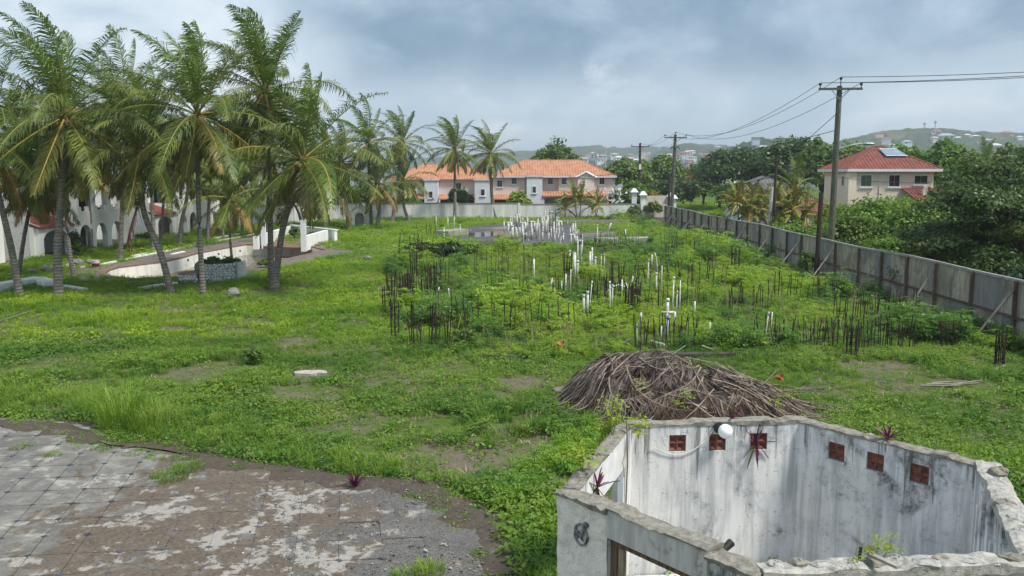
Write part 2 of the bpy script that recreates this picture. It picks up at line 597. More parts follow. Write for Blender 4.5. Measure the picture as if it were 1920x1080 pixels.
PATIO = [(-26, 5), (-26, 23.4)] + [tuple(p) for p in P2((0, 783), (90, 788), (175, 800), (215, 828), (300, 838), (400, 852), (520, 872), (640, 892), (740, 896), (820, 912), (900, 945), (950, 985), (975, 1040), (985, 1080))] + [(.2, 10), (-1, 5)]
POOL = [tuple(p) for p in P2((198, 513), (205, 507), (222, 502), (245, 499), (269, 496), (304, 492), (340, 484), (368, 476), (426, 465), (462, 459), (580, 462), (612, 470), (530, 487), (462, 500), (430, 512), (330, 520), (250, 523), (212, 519))]


def offset_poly(poly, d):
    n = len(poly)
    area = sum(poly[i][0] * poly[(i + 1) % n][1] - poly[(i + 1) % n][0] * poly[i][1] for i in range(n))
    s = 1 if area < 0 else -1
    out = []
    for i in range(n):
        a, b, c = Vector(poly[i - 1]), Vector(poly[i]), Vector(poly[(i + 1) % n])
        e1, e2 = (b - a).normalized(), (c - b).normalized()
        n1, n2 = Vector((-e1.y, e1.x)) * s, Vector((-e2.y, e2.x)) * s
        m = n1 + n2
        m = m.normalized() if m.length > 1e-3 else n1
        out.append(tuple(b + m * d / max(.6, m.dot(n1))))
    return out


BARE = [(G(x, y), r) for x, y, r in ((580, 702, .9), (545, 735, .8), (380, 700, 1.5), (330, 705, .9), (820, 797, .9), (750, 815, .5), (905, 868, .9), (1000, 840, .8), (980, 715, 1.0), (860, 690, .9), (1780, 722, 1.1), (180, 640, .9), (60, 690, .8), (1060, 900, .5), (960, 895, .5), (940, 740, .5), (150, 720, .7), (1660, 690, 1.4), (660, 610, .8), (510, 548, 1.3), (560, 640, .9), (740, 860, .4), (1110, 870, .5))]


def bareness(x, y):
    """0 = green, 1 = bare earth"""
    n = vnoise(x * .55, y * .55, 3, 4) + .045
    n2 = vnoise(x * .16, y * .16, 9, 3)
    b = np.clip((n - .60) * 5, 0, 1) * np.clip((n2 - .38) * 5, 0, 1)
    w = vnoise(x * 1.6, y * 1.6, 21, 3) - .5
    for p, r in BARE:
        d = np.hypot((x - p.x), (y - p.y) * .75) / r + w * .9
        b = np.maximum(b, np.clip((1.15 - d) * 2.2, 0, 1))
    return b


def build_ground():
    poolx = offset_poly(POOL, 1.1)
    xs = np.concatenate([[-6000, -2500, -900, -300, -140], np.arange(-80, 70.1, 1.0), [120, 300, 900, 2500, 6000]])
    ys = np.concatenate([[-300, -60, -10], np.arange(2, 190.1, 1.0), [260, 420, 900, 2500, 6500]])
    X, Y = np.meshgrid(xs, ys)
    near = (np.abs(X) < 75) & (Y < 180) & (Y > 6)
    Z = np.where(near, (vnoise(X * .25, Y * .25, 5, 3) - .5) * .10 - .03, -.03)
    pat = inside(offset_poly(PATIO, 1.2), X, Y)
    Z = np.where(pat, -.06, Z)
    Z = np.where((X > 19) & (X < 26), -.05, Z)
    Z = np.where(inside(offset_poly(POOL, 3.2), X, Y), -.05, Z)
    Z = np.where(inside(poolx, X, Y), -2.2, Z)
    nx, ny = len(xs), len(ys)
    v = np.stack([X.ravel(), Y.ravel(), Z.ravel()], 1)
    i = np.arange(nx * ny).reshape(ny, nx)
    f = np.stack([i[:-1, :-1].ravel(), i[:-1, 1:].ravel(), i[1:, 1:].ravel(), i[1:, :-1].ravel()], 1)

    def fn(g, nt):
        p = g.pos()
        n = g.noise(p, .35, 6, .62, .3)
        n2 = g.noise(p, 3.5, 5, .65)
        n3 = g.noise(p, 14, 4, .65)
        green = g.mix(n2, (.045, .085, .014), (.11, .165, .025))
        earth = g.mix(n3, (.10, .08, .06), (.21, .18, .145))
        c = g.mix(g.ramp(g.math('ADD', g.math('MULTIPLY', n, .6), g.math('MULTIPLY', n2, .4)), .42, .60), green, earth)
        px_, py_, pz_ = g.sep(p)
        c = g.mix(g.math('MULTIPLY', g.ramp(px_, 25.0, 27.0), .85), c, green)
        return principled(g, nt, c, .95, g.bump(n3, .8, .05), .1)
    o = meshobj('ground', v, f, material('earth_and_turf', fn))
    props(o, 'flat overgrown plot of patchy green turf and earth', kind='structure')


build_ground()


def build_patio():
    def fn(g, nt):
        p = g.pos()
        x, y, z = g.sep(p)
        n = g.noise(p, .55, 6, .62, .6)
        n2 = g.noise(p, 2.6, 6, .68, .5)
        n3 = g.noise(p, 16, 5, .7)
        n4 = g.noise(p, 1.1, 5, .65, .8)
        conc = g.mix(g.ramp(n2, .35, .66), (.15, .145, .132), (.265, .252, .228))
        conc = g.mix(g.math('MULTIPLY', g.ramp(n, .46, .62), .6), conc, (.115, .112, .108))
        # silt washed over the slab, thicker to the right
        sx = g.ramp(x, -10.4, -6.2)
        mud = g.ramp(g.math('ADD', g.math('MULTIPLY', n4, .75), g.math('MULTIPLY', sx, .20)), .44, .53)
        silt = g.mix(g.ramp(n3, .36, .64), (.085, .062, .043), (.15, .12, .09))
        c = g.mix(g.math('MULTIPLY', mud, .88), conc, silt)
        # pale lime left where the topping flaked off
        wx = g.ramp(x, -8.5, -4.5, .0, .055)
        wp = g.ramp(g.math('ADD', g.math('ADD', g.math('MULTIPLY', n2, .55), g.math('MULTIPLY', g.noise(p, .8, 4, .6, .4), .45)), wx), .555, .60)
        c = g.mix(g.math('MULTIPLY', wp, .75), c, g.mix(n3, (.27, .25, .225), (.48, .46, .43)))
        # dark grit towards the right-hand edge
        gx = g.ramp(x, -5.0, -2.0)
        gp = g.ramp(g.math('ADD', g.math('MULTIPLY', g.noise(p, .9, 5, .65, .5), .8), g.math('MULTIPLY', gx, .19)), .50, .56)
        grit = g.mix(g.ramp(g.noise(p, 45, 3, .7), .35, .7), (.05, .048, .048), (.21, .20, .19))
        c = g.mix(g.math('MULTIPLY', gp, .9), c, grit)
        v = nt.nodes.new('ShaderNodeTexVoronoi'); v.feature = 'DISTANCE_TO_EDGE'
        wob = nt.nodes.new('ShaderNodeVectorMath'); wob.operation = 'ADD'
        cm = nt.nodes.new('ShaderNodeCombineXYZ')
        for i in range(3): g.set(cm.inputs[i], g.math('MULTIPLY', g.noise(p, 2.0 + i, 4, .6), 1.2))
        g.set(wob.inputs[0], p); g.set(wob.inputs[1], cm.outputs[0])
        g.set(v.inputs['Vector'], wob.outputs[0]); v.inputs['Scale'].default_value = .55
        cr = g.ramp(v.outputs['Distance'], .004, .014, 1, 0)
        c = g.mix(g.math('MULTIPLY', g.math('MULTIPLY', cr, .75), g.ramp(n2, .42, .55)), c, (.05, .047, .042))
        h = g.math('ADD', g.math('MULTIPLY', n3, .6), g.math('MULTIPLY', n2, .5))
        return principled(g, nt, c, g.ramp(n, .3, .7, .62, .9), g.bump(h, .5, .012), .25)
    m = material('weathered_patio', fn)
    mj = plain('dark_joint', (.055, .052, .05), (.085, .08, .07), 5, .9, .5)
    b = MB()
    pp = []
    for p, q in zip(PATIO, PATIO[1:] + PATIO[:1]):
        p, q = Vector(p), Vector(q)
        k = max(1, min(24, int((q - p).length / .12)))
        for i in range(k):
            s = p.lerp(q, i / k)
            j = (vnoise(s.x * 3, s.y * 3, 5, 3) - .5) * .35
            pp.append((s.x + float(j), s.y + float(j)))
    b.poly(pp, -.2, .012)
    base = b.build('patio', [m])
    props(base, 'old tiled concrete patio stained with silt', kind='structure')
    e1, e2, o0 = np.array([.738, .090]), np.array([.150, -.800]), np.array([-9.73, 18.2])
    ins = plain('blue_inset', (.030, .036, .062), (.05, .055, .08), 7, .55, .2, .003)
    ins2 = plain('silted_blue_inset', (.075, .085, .125), (.12, .11, .11), 5, .8, .3, .004)
    rr = random.Random(3)
    pin = offset_poly(PATIO, -.35)
    dark = False
    e1n, e2n = e1 / np.linalg.norm(e1), e2 / np.linalg.norm(e2)
    for i in range(-9, 15):
        for j in range(-7, 8):
            c = o0 + e1 * i + e2 * j
            if c[1] < 9 or abs(c[0]) > c[1] * .62 + 2.0: continue
            mid = c + e1 / 2 + e2 / 2
            ok = all(inside(pin, *(c + e1 * a + e2 * bb)) for a, bb in ((.05, .05), (.95, .05), (.95, .95), (.05, .95)))
            if ok and not (mid[0] > -2.6 + rr.uniform(-.8, .8)):
                gap = .010 if mid[0] < -7.4 else .0035
                q = [c + e1n * gap + e2n * gap, c + e1 - e1n * gap + e2n * gap, c + e1 + e2 - e1n * gap - e2n * gap, c + e2 + e1n * gap - e2n * gap]
                t = MB()
                zt = [.034 + rr.uniform(-.007, .007) for _ in range(4)]
                t.hexa([(q[k][0], q[k][1], .002) for k in (3, 2, 1, 0)] + [(q[k][0], q[k][1], zt[k]) for k in (3, 2, 1, 0)])
                t.build('tile', [m], base)
            if inside(pin, *c) and c[0] < -1.4 + rr.uniform(-.5, .5) and rr.random() > .06:
                s = .058 if c[0] < -7.6 else .050
                t = MB()
                t.hexa([(c[0] + e[0] * s, c[1] + e[1] * s, z) for z in (.01, .0405) for e in (-e1n * 1.25, e2n, e1n * 1.25, -e2n)])
                t.build('inset', [ins if c[0] < -7.6 else ins2], base)
    # soil that has washed over the far margin
    bb = MB()
    edge = P2((0, 800), (120, 806), (210, 838), (330, 850), (440, 868), (560, 884), (680, 902), (780, 908), (880, 945), (945, 1000), (968, 1080))
    inner = P2((0, 812), (130, 826), (190, 836), (300, 838), (400, 880), (520, 912), (600, 915), (720, 930), (820, 962), (890, 1010), (900, 1080))
    outer = P2((0, 770), (120, 775), (260, 815), (400, 836), (480, 850), (580, 868), (700, 882), (820, 892), (930, 928), (1010, 985), (1040, 1080))
    def fine(row, amp, sd):
        out = []
        for p, q in zip(row, row[1:]):
            for i in range(8):
                s = p.lerp(q, i / 8)
                j = float(vnoise(s.x * 2.6, s.y * 2.6, sd, 3) - .5) * amp
                j2 = float(vnoise(s.x * 2.6 + 30, s.y * 2.6, sd, 3) - .5) * amp
                out.append(Vector((s.x + j, s.y + j2)))
        return out + [row[-1]]
    outer, edge, inner = fine(outer, .3, 1), fine(edge, .3, 2), fine(inner, 1.1, 3)
    n = len(edge)
    pts = [(p[0], p[1], z) for row, z in ((outer, -.05), (edge, .055), (inner, .005)) for p in row]
    fs = [(k * n + i, k * n + i + 1, (k + 1) * n + i + 1, (k + 1) * n + i) for k in range(2) for i in range(n - 1)]
    bb.add(pts, fs)
    soil = stained('gritty_soil', (.11, .088, .068), (.06, .05, .042), (.24, .21, .18), 1.0, 2.4, False, bump=1.0, bdist=.03)
    props(bb.build('soil_margin', [soil]), 'dark gritty soil drifted along the patio edge', kind='structure')


build_patio()


def build_pool():
    deck = offset_poly(POOL, 2.3)
    rim = offset_poly(POOL, .42)
    n = len(POOL)
    # deck ring
    v = [(p[0], p[1], .03) for p in deck] + [(p[0], p[1], .035) for p in rim] + [(p[0], p[1], -.4) for p in deck]
    f = [(i, (i + 1) % n, n + (i + 1) % n, n + i) for i in range(n)] + [(2 * n + i, 2 * n + (i + 1) % n, (i + 1) % n, i) for i in range(n)]
    root = meshobj('pool_deck', v, f, [M_deck])
    props(root, 'brown weathered deck round the empty swimming pool', kind='structure')
    # wide deck strips beyond the ring
    b = MB()
    far = P2((188, 510), (300, 478), (420, 458), (485, 446), (492, 437), (400, 452), (300, 470), (190, 500))
    b.poly(far, -.3, .022)
    near = P2((455, 512), (510, 508), (585, 490), (665, 474), (650, 466), (600, 470), (540, 490), (460, 504))
    b.poly(near, -.3, .018)
    props(b.build('pool_path', [M_deck]), 'bare brown paving strips beside the empty pool', kind='structure')
    # coping bricks, wall, floor: the pool itself
    pool = empty('swimming_pool', (0, 0, 0), 0, 'empty curved swimming pool with white walls and silty floor among the palms', 'swimming pool')
    b = MB()
    v = [(p[0], p[1], z) for p, z in [(q, .06) for q in rim] + [(q, .06) for q in POOL] + [(q, -.02) for q in rim] + [(q, -.06) for q in POOL]]
    f = []
    for i in range(n):
        j = (i + 1) % n
        f += [(i, j, n + j, n + i), (2 * n + i, 2 * n + j, j, i), (n + i, n + j, 3 * n + j, 3 * n + i)]
    b.add(v, f)
    b.build('coping', [M_brick], pool)
    v = [(p[0], p[1], -.06) for p in POOL] + [(p[0], p[1], -1.25) for p in offset_poly(POOL, -.12)]
    meshobj('pool_wall', v, [(i, (i + 1) % n, n + (i + 1) % n, n + i) for i in range(n)], [M_poolwall], pool)
    fl = offset_poly(POOL, .05)
    meshobj('pool_floor', [(p[0], p[1], -.95) for p in fl], [tuple(range(n))], [M_sludge], pool)
    w = P2((300, 500), (395, 480), (445, 484), (470, 492), (420, 506), (350, 512))
    cx = sum(p[0] for p in w) / 6; cy = sum(p[1] for p in w) / 6
    def fn(g, nt):
        return principled(g, nt, (.11, .095, .06), .08, g.bump(g.noise(g.pos(), 3, 3, .5), .08, .02), .5)
    wp = [G(x, y, -.9) for x, y in ((350, 508), (385, 492), (420, 482), (460, 478), (500, 480), (512, 488), (470, 500), (410, 512))]
    meshobj('puddle_water', [tuple(p) for p in wp], [tuple(range(len(wp)))], [material('murky_water', fn)], pool)
    for px, py in ((352, 481), (410, 470), (450, 464.5)):
        p = G(px, py)
        b = MB(); b.ball((p.x, p.y, -.28), .09, 6, 5); b.build('light_niche', [M_black], pool)
    # white kerb lines bounding the deck
    specs = [('long white kerb along the back of the pool deck', [(175, 500), (240, 487), (300, 474), (360, 462), (430, 449), (488, 438)], .32, .10),
             ('broken white kerb in the grass nearer the arcades', [(248, 482), (300, 471), (322, 467)], .3, .12),
             ('short white kerb piece behind the palm trunks', [(343, 463), (385, 455)], .3, .12),
             ('loose white kerb block left of the low terrace', [(404, 448), (445, 440)], .5, .14),
             ('thin pale kerb lying on the pool deck', [(322, 478), (345, 473)], .25, .1)]
    for lab, pts, w, h in specs:
        b = MB()
        pp = P2(*pts)
        for a, c in zip(pp, pp[1:]):
            b.wall(a, c, w, -.1, h)
        thing(b, 'kerb', [M_white], lab, 'kerb', 'white kerbs round the pool garden')


build_pool()


def build_slab():
    poly = P2((812, 458), (835, 450), (850, 436), (880, 427), (960, 420), (1060, 416), (1150, 418), (1165, 440), (1120, 458), (1090, 464), (960, 462))
    b = MB()
    b.poly(poly, -.2, .14)
    o = b.build('foundation_slab', [M_slab])
    props(o, 'dark wet concrete foundation slab in the far field', kind='structure')
    puddle = material('rain_puddle', lambda g, nt: principled(g, nt, (.03, .033, .04), .06, g.bump(g.noise(g.pos(), 4, 2, .5), .05, .02), .6))
    for pts in (((850, 440), (930, 432), (985, 432), (950, 440), (900, 445)), ((900, 452), (960, 444), (1010, 446), (980, 456), (930, 459)), ((890, 428), (960, 424), (985, 427), (930, 431))):
        pp = [G(x, y, .15) for x, y in pts]
        meshobj('puddle', [tuple(p) for p in pp], [tuple(range(len(pp)))], [puddle], o)
    wall = [('low concrete plinth at the left end of the wet slab', [(828, 446), (866, 441)], 1.6, .55), ('long low concrete plinth at the right end of the wet slab', [(1120, 461), (1222, 459)], 2.2, .55),
            ('low broken wall across the middle of the wet slab', [(935, 447), (1000, 444)], .4, .35), ('low kerb along the near edge of the wet slab', [(834, 459), (960, 461)], .3, .35),
            ('pale concrete ledge behind the white pipes', [(960, 421), (1180, 418)], .5, .3), ('short concrete kerb right of the white pipes', [(1090, 447), (1150, 444)], .5, .3)]
    for lab, pts, w, h in wall:
        b = MB()
        a, c = P2(*pts)
        b.wall(a, c, w, -.1, .14 + h)
        thing(b, 'concrete_plinth', [M_coping if w < 1 else stained('pale_concrete', (.36, .34, .30), (.20, .19, .17), (.09, .08, .07), .6, .6)], lab, 'plinth', 'low concrete walls of the far slab')
    # ground beams among the weeds
    for (x0, y0, x1, y1), lab in ((((1130, 668, 1745, 664)), 'dark ground beam below the near row of steel rods'), (((830, 570, 905, 568)), 'short dark ground beam left in the weeds'), ((860, 668, 1010, 672), 'dark ground beam at the near left corner of the weeds')):
        a, c = P2((x0, y0), (x1, y1))
        b = MB(); b.wall(a, c, .40, -.1, .10)
        thing(b, 'ground_beam', [plain('dark_beam_concrete', (.085, .08, .07), (.045, .042, .038), 3, .9, .6, .02)], lab, 'beam', 'ground beams of the foundation')


build_slab()

b = MB()
b.b2(20.8, 25.2, 52, 175, -.3, .0)
props(b.build('road', [M_asphalt]), 'narrow asphalt lane behind the board fence', kind='structure')
b = MB()
b.b2(-60, 40, 131.5, 139, -.3, .0)
props(b.build('driveway', [M_asphalt]), 'asphalt forecourt between the rendered wall and the townhouses', kind='structure')


HILL = []


def build_hills():
    def hillmat(name, a, b2, c):
        def fn(g, nt):
            p = g.pos()
            n = g.noise(p, .012, 5, .65, .3)
            n2 = g.noise(p, .06, 5, .7)
            n3 = g.noise(p, .0045, 4, .6, .5)
            col = g.mix(g.ramp(n2, .35, .65), a, b2)
            col = g.mix(g.math('MULTIPLY', g.ramp(g.math('ADD', g.math('MULTIPLY', n, .5), g.math('MULTIPLY', n3, .5)), .50, .62), .75), col, c)
            return principled(g, nt, col, .95, g.bump(n2, 1.0, 6), .1)
        return material(name, fn)
    mf = hillmat('wooded_hill', (.022, .045, .014), (.05, .082, .025), (.12, .125, .05))
    mg = hillmat('grassy_hill', (.03, .055, .018), (.06, .09, .03), (.16, .155, .065))

    def ridge(dist, prof, depth, m, lab, step, rough, seed):
        xs_px = [p[0] for p in prof]
        x0, x1 = (xs_px[0] - 960) / F_PX * dist, (xs_px[-1] - 960) / F_PX * dist
        nx, ny = int((x1 - x0) / step) + 1, int(depth * 2 / step) + 1
        X, V = np.meshgrid(np.linspace(x0, x1, nx), np.linspace(-1, 1, ny))
        Y = dist + V * depth
        pxs = X / dist * F_PX + 960
        top = CAM_H + (325 - np.interp(pxs, xs_px, [p[1] for p in prof])) / F_PX * dist
        s = np.clip(1 - np.abs(V) ** 1.5, 0, 1)
        nz = vnoise(X / (dist * .10) + seed, Y / (dist * .10), seed, 3) - .5
        tree = vnoise(X / (step * 1.7), Y / (step * 1.7), seed + 5, 3)
        tree2 = vnoise(X / (step * 6), Y / (step * 6), seed + 8, 2)
        Z = top * s * (1 + nz * .35 * (1 - s)) + rough * (tree - .45) * (.35 + 1.1 * tree2) - 2
        Z = np.maximum(Z, -1.6)
        v = np.stack([X.ravel(), Y.ravel(), Z.ravel()], 1)
        i = np.arange(nx * ny).reshape(ny, nx)
        f = np.stack([i[:-1, :-1].ravel(), i[:-1, 1:].ravel(), i[1:, 1:].ravel(), i[1:, :-1].ravel()], 1)
        props(meshobj('hills', v, f, m), lab, kind='structure')

        def place(px, py):
            tp = CAM_H + (325 - np.interp(px, xs_px, [p[1] for p in prof])) / F_PX * dist
            for V_ in np.linspace(-1, 0, 200):
                q = D(px, py, dist + V_ * depth)
                if tp * (1 - abs(V_) ** 1.5) >= q.z: return q
            return D(px, py, dist - depth * .1)
        HILL.append(place)
    ridge(2300, [(560, 318), (700, 303), (800, 297), (900, 290), (1000, 284), (1060, 280), (1085, 275), (1120, 274), (1160, 279), (1200, 276), (1230, 279), (1300, 272), (1400, 275), (1500, 280), (1600, 290), (1700, 318)], 420, mf, 'farthest pale wooded hills on the horizon', 11, 17, 3)
    ridge(1700, [(1190, 320), (1230, 285), (1270, 272), (1300, 271), (1340, 274), (1390, 279), (1440, 285), (1520, 300)], 300, mf, 'pale hill with houses behind the harbour', 9, 14, 11)
    ridge(1050, [(1060, 318), (1090, 301), (1140, 298), (1200, 299), (1250, 294), (1300, 290), (1350, 289), (1390, 296), (1440, 318)], 240, mf, 'low wooded slope of the harbour town', 6, 9, 31)
    ridge(900, [(1330, 322), (1362, 283), (1385, 270), (1400, 264), (1430, 258), (1470, 257), (1500, 261), (1530, 268), (1580, 284), (1640, 318)], 150, mf, 'rounded wooded hill behind the flat topped trees', 5, 11, 17)
    ridge(1350, [(1480, 315), (1540, 275), (1580, 262), (1620, 252), (1660, 246), (1700, 242), (1740, 241), (1775, 243), (1800, 249), (1850, 249), (1900, 250), (1960, 246), (2050, 255), (2250, 300)], 260, mg, 'long grassy hill with scattered houses and radio masts', 7, 12, 23)


build_hills()
b = MB()
b.b2(-200, 420, 420, 720, -.5, .1)
props(b.build('harbour_water', [material('harbour_water', lambda g, nt: principled(g, nt, (.03, .07, .09), .12, g.bump(g.noise(g.pos(), .5, 4, .6), .4, .3), .5))]), 'distant harbour water behind the trees', kind='structure')

# ------------------------------------------------------------------ walls, fence, buildings
def arch_strip(b, a, c, t, z0, z1, openings, side=0.0, mi=0):
    """wall from a to c with arched openings [(u0, u1, spring, top)]"""
    a, c = Vector((a[0], a[1])), Vector((c[0], c[1]))
    L = (c - a).length
    d = (c - a) / L
    P = lambda u: a + d * u
    u = 0.0
    for u0, u1, sp, tp in sorted(openings):
        if u0 > u: b.wall(P(u), P(u0), t, z0, z1, mi, side)
        n = 10
        for k in range(n):
            k0, k1 = k / n, (k + 1) / n
            h0 = sp + (tp - sp) * math.sqrt(max(0, 1 - (2 * k0 - 1) ** 2))
            h1 = sp + (tp - sp) * math.sqrt(max(0, 1 - (2 * k1 - 1) ** 2))
            b.wall(P(u0 + (u1 - u0) * k0), P(u0 + (u1 - u0) * k1), t, (h0, h1), z1, mi, side)
        u = u1
    if u < L: b.wall(P(u), P(L), t, z0, z1, mi, side)
    return b


def hip_roof(x0, x1, y0, y1, ze, zr, inset, over=.5, ribs=.35, th=.18):
    """hipped roof with the ridge along x; raised tile courses run down every slope"""
    b = MB()
    X0, X1, Y0, Y1 = x0 - over, x1 + over, y0 - over, y1 + over
    ym = (y0 + y1) / 2
    A, B, C, Dd = (X0, Y0, ze), (X1, Y0, ze), (X1, Y1, ze), (X0, Y1, ze)
    E, Fp = (X0 + inset, ym, zr), (X1 - inset, ym, zr)
    low = [(p[0], p[1], p[2] - th) for p in (A, B, C, Dd)]
    b.add([A, B, C, Dd, E, Fp] + low, [(0, 1, 5, 4), (1, 2, 5), (2, 3, 4, 5), (3, 0, 4), (6, 7, 1, 0), (7, 8, 2, 1), (8, 9, 3, 2), (9, 6, 0, 3), (9, 8, 7, 6)])
    def rib(p, q):
        p, q = Vector(p), Vector(q)
        if (q - p).length < .5: return
        up = Vector((0, 0, .07))
        s = (q - p).cross(Vector((0, 0, 1))).normalized() * .085
        b.add([p - s, p + up, p + s, q - s, q + up, q + s], [(0, 1, 4, 3), (1, 2, 5, 4), (0, 2, 1)])
    n = int((X1 - X0) / ribs)
    for i in range(1, n):
        x = X0 + (X1 - X0) * i / n
        k = min(1, (x - X0) / max(inset, .01), (X1 - x) / max(inset, .01))
        rib((x, Y0, ze), (x, Y0 + (ym - Y0) * k, ze + (zr - ze) * k))
    n = int((Y1 - Y0) / ribs)
    for i in range(1, n):
        y = Y0 + (Y1 - Y0) * i / n
        k = min((y - Y0), (Y1 - y)) / (ym - Y0)
        rib((X0, y, ze), (X0 + inset * k, y, ze + (zr - ze) * k))
        rib((X1, y, ze), (X1 - inset * k, y, ze + (zr - ze) * k))
    for p, q in ((A, E), (B, Fp), (C, Fp), (Dd, E), (E, Fp)):
        b.tube([p, q], .1, 5)
    return b


def shed_roof(b, x0, x1, y0, y1, z0, z1, ribs=.3, axis='y', mi=0):
    """sloping tile strip: low edge z0 at the first coordinate of `axis`, high edge z1 at the second"""
    q = [(x0, y0), (x1, y0), (x1, y1), (x0, y1)]
    zz = (z0, z0, z1, z1) if axis == 'y' else (z0, z1, z1, z0)
    b.hexa([(q[i][0], q[i][1], zz[i] - .12) for i in range(4)] + [(q[i][0], q[i][1], zz[i]) for i in range(4)], mi)
    span = (x1 - x0) if axis == 'y' else (y1 - y0)
    n = max(2, int(abs(span) / ribs))
    for i in range(n + 1):
        t = i / n
        if axis == 'y':
            p, r = (x0 + (x1 - x0) * t, y0, z0 + .02), (x0 + (x1 - x0) * t, y1, z1 + .02)
        else:
            p, r = (x0, y0 + (y1 - y0) * t, z0 + .02), (x1, y0 + (y1 - y0) * t, z1 + .02)
        b.tube([p, r], .07, 4, mi)


def build_window(parent, x, y, z, w, h, facing='front', mframe=None, mglass=None, panes=2, sill=True):
    """window on a wall facing -y: frame proud of the wall, panes recessed in it"""
    mframe, mglass = mframe or M_trim, mglass or M_glass
    b = MB()
    fw = .09
    if facing == 'front':
        bx = lambda u0, u1, v0, v1, d0, d1: b.b2(x + u0, x + u1, y + d0, y + d1, z + v0, z + v1)
    else:   # facing +x
        bx = lambda u0, u1, v0, v1, d0, d1: b.b2(x - d1, x - d0, y + u0, y + u1, z + v0, z + v1)
    bx(-w / 2 - fw, -w / 2, -h / 2 - fw, h / 2 + fw, -.06, .05)
    bx(w / 2, w / 2 + fw, -h / 2 - fw, h / 2 + fw, -.06, .05)
    bx(-w / 2, w / 2, h / 2, h / 2 + fw, -.06, .05)
    bx(-w / 2, w / 2, -h / 2 - fw, -h / 2, -.06, .05)
    if sill: bx(-w / 2 - .2, w / 2 + .2, -h / 2 - fw - .12, -h / 2 - fw - .002, -.14, .05)
    fr = b.build('window', [mframe], parent)
    for k in range(panes):
        b = MB()
        u0 = -w / 2 + w * k / panes + (.02 if k else 0)
        u1 = -w / 2 + w * (k + 1) / panes - (.02 if k < panes - 1 else 0)
        bx(u0, u1, -h / 2, h / 2, -.025, .02)
        b.build('pane', [mglass], fr)
    return fr


# --- villas with arcades on the left
def build_villa(x, y0, n_arch, label, end_h=5.6, porch=True, ya=None, low=False):
    v = empty('villa', (x, y0, 0), 0, label, 'villa', 'white arcaded villas along the pool garden')
    b = MB()
    yp = 5.4 if porch else 0.0
    L = yp + n_arch * 2.9 + .8
    # two-storey block behind
    back = MB()
    back.b2(-9, -2.6, 0, L, -.2, end_h)
    back.build('rear_block', [M_white], v)
    e = MB(); e.b2(-2.6, -.45, -.001, .28, -.2, end_h - 1.3); e.b2(-2.6, -1.2, -.001, .28, end_h - 1.3, end_h - .2)
    e.build('end_wall', [M_white_stone], v)
    if porch:
        p = MB()
        arch_strip(p, (0, .28), (0, 5.4), .32, -.2, 2.45, [(.6, 4.3, 1.5, 2.1)])
        p.b2(-.45, -.16, 0, .28, -.2, 2.45)
        p.build('porch_wall', [M_white], v)
        r = MB(); shed_roof(r, .35, -2.5, .1, 5.5, 2.40, 3.35, .3, 'x')
        r.build('porch_roof', [M_roof_red], v)
        cpg = MB(); cpg.b2(-2.75, -2.45, .0, 5.6, 3.36, 3.55); cpg.build('roof_ridge', [M_white], v)
        bb = MB(); bb.tube([(.3, .15, 2.42), (-2.4, .15, 3.36)], .1, 4); bb.build('barge_board', [M_trim], v)
        fl = MB(); fl.b2(-2.6, .3, .3, 5.4, -.2, .06); fl.build('porch_floor', [M_brick], v)
    ops = [(.5 + 2.9 * k, .5 + 2.9 * k + 2.05, 1.25, 2.25) for k in range(n_arch)]
    a = MB()
    xo = .25
    arch_strip(a, (xo, yp), (xo, L), .45, -.2, 3.35, ops)
    a.b2(xo - 2.6, xo - .226, yp, yp + .3, -.2, 3.35)
    a.build('arcade_wall', [M_white], v)
    f2 = MB(); f2.b2(-2.6, xo + .1, yp + .31, L, -.2, .05); f2.build('arcade_floor', [M_brick], v)
    if not low:
        # terrace above: stepped parapet, posts and dark loggia openings
        up = MB()
        for k in range(n_arch + 1):
            yy = yp + .5 + 2.9 * k - .65
            up.b2(xo - .22, xo + .22, max(yp, yy), min(L, yy + .8), 3.351, end_h - .5)
        up.b2(xo - .222, xo + .222, yp, L, end_h - .5, end_h)
        up.build('loggia', [M_white], v)
        for k in range(n_arch):
            y1 = yp + .5 + 2.9 * k + .16
            for q0, q1 in ((y1, y1 + .5), (y1 + 1.6, y1 + 2.08)):
                st = MB(); st.b2(xo - .15, xo + .15, q0, q1, 3.352, 3.75)
                st.build('parapet_step', [M_white], v)
        lg = MB(); lg.b2(-2.59, xo - .3, yp + .3, L, 3.36, 3.42); lg.build('loggia_floor', [M_brick], v)
        for k in range(n_arch):
            dr = MB(); dr.b2(-2.62, -2.55, yp + .8 + 2.9 * k, yp + 2.3 + 2.9 * k, 3.42, 5.2); dr.build('door', [M_dark], v)
        rf = MB(); rf.b2(-4, xo + .26, yp, L + .1, end_h + .002, end_h + .14); rf.build('roof', [M_coping], v)
    for k in range(n_arch):
        dr = MB(); dr.b2(-2.62, -2.54, yp + .9 + 2.9 * k, yp + 1.9 + 2.9 * k, .05, 2.1); dr.build('door', [M_wood], v)
    return v


build_villa(-38.0, 52.5, 4, 'nearest white villa, only its last arch showing at the picture edge', porch=False, low=False)
build_villa(-36.0, 66.4, 3, 'white villa with red tiled porch roof and three open arches')
build_villa(-35.7, 87.6, 2, 'farther white villa with red tiled porch and wide arch')
build_villa(-34.6, 99.5, 1, 'last white arcade bay next to the far boundary wall', porch=False, low=True, end_h=3.3)

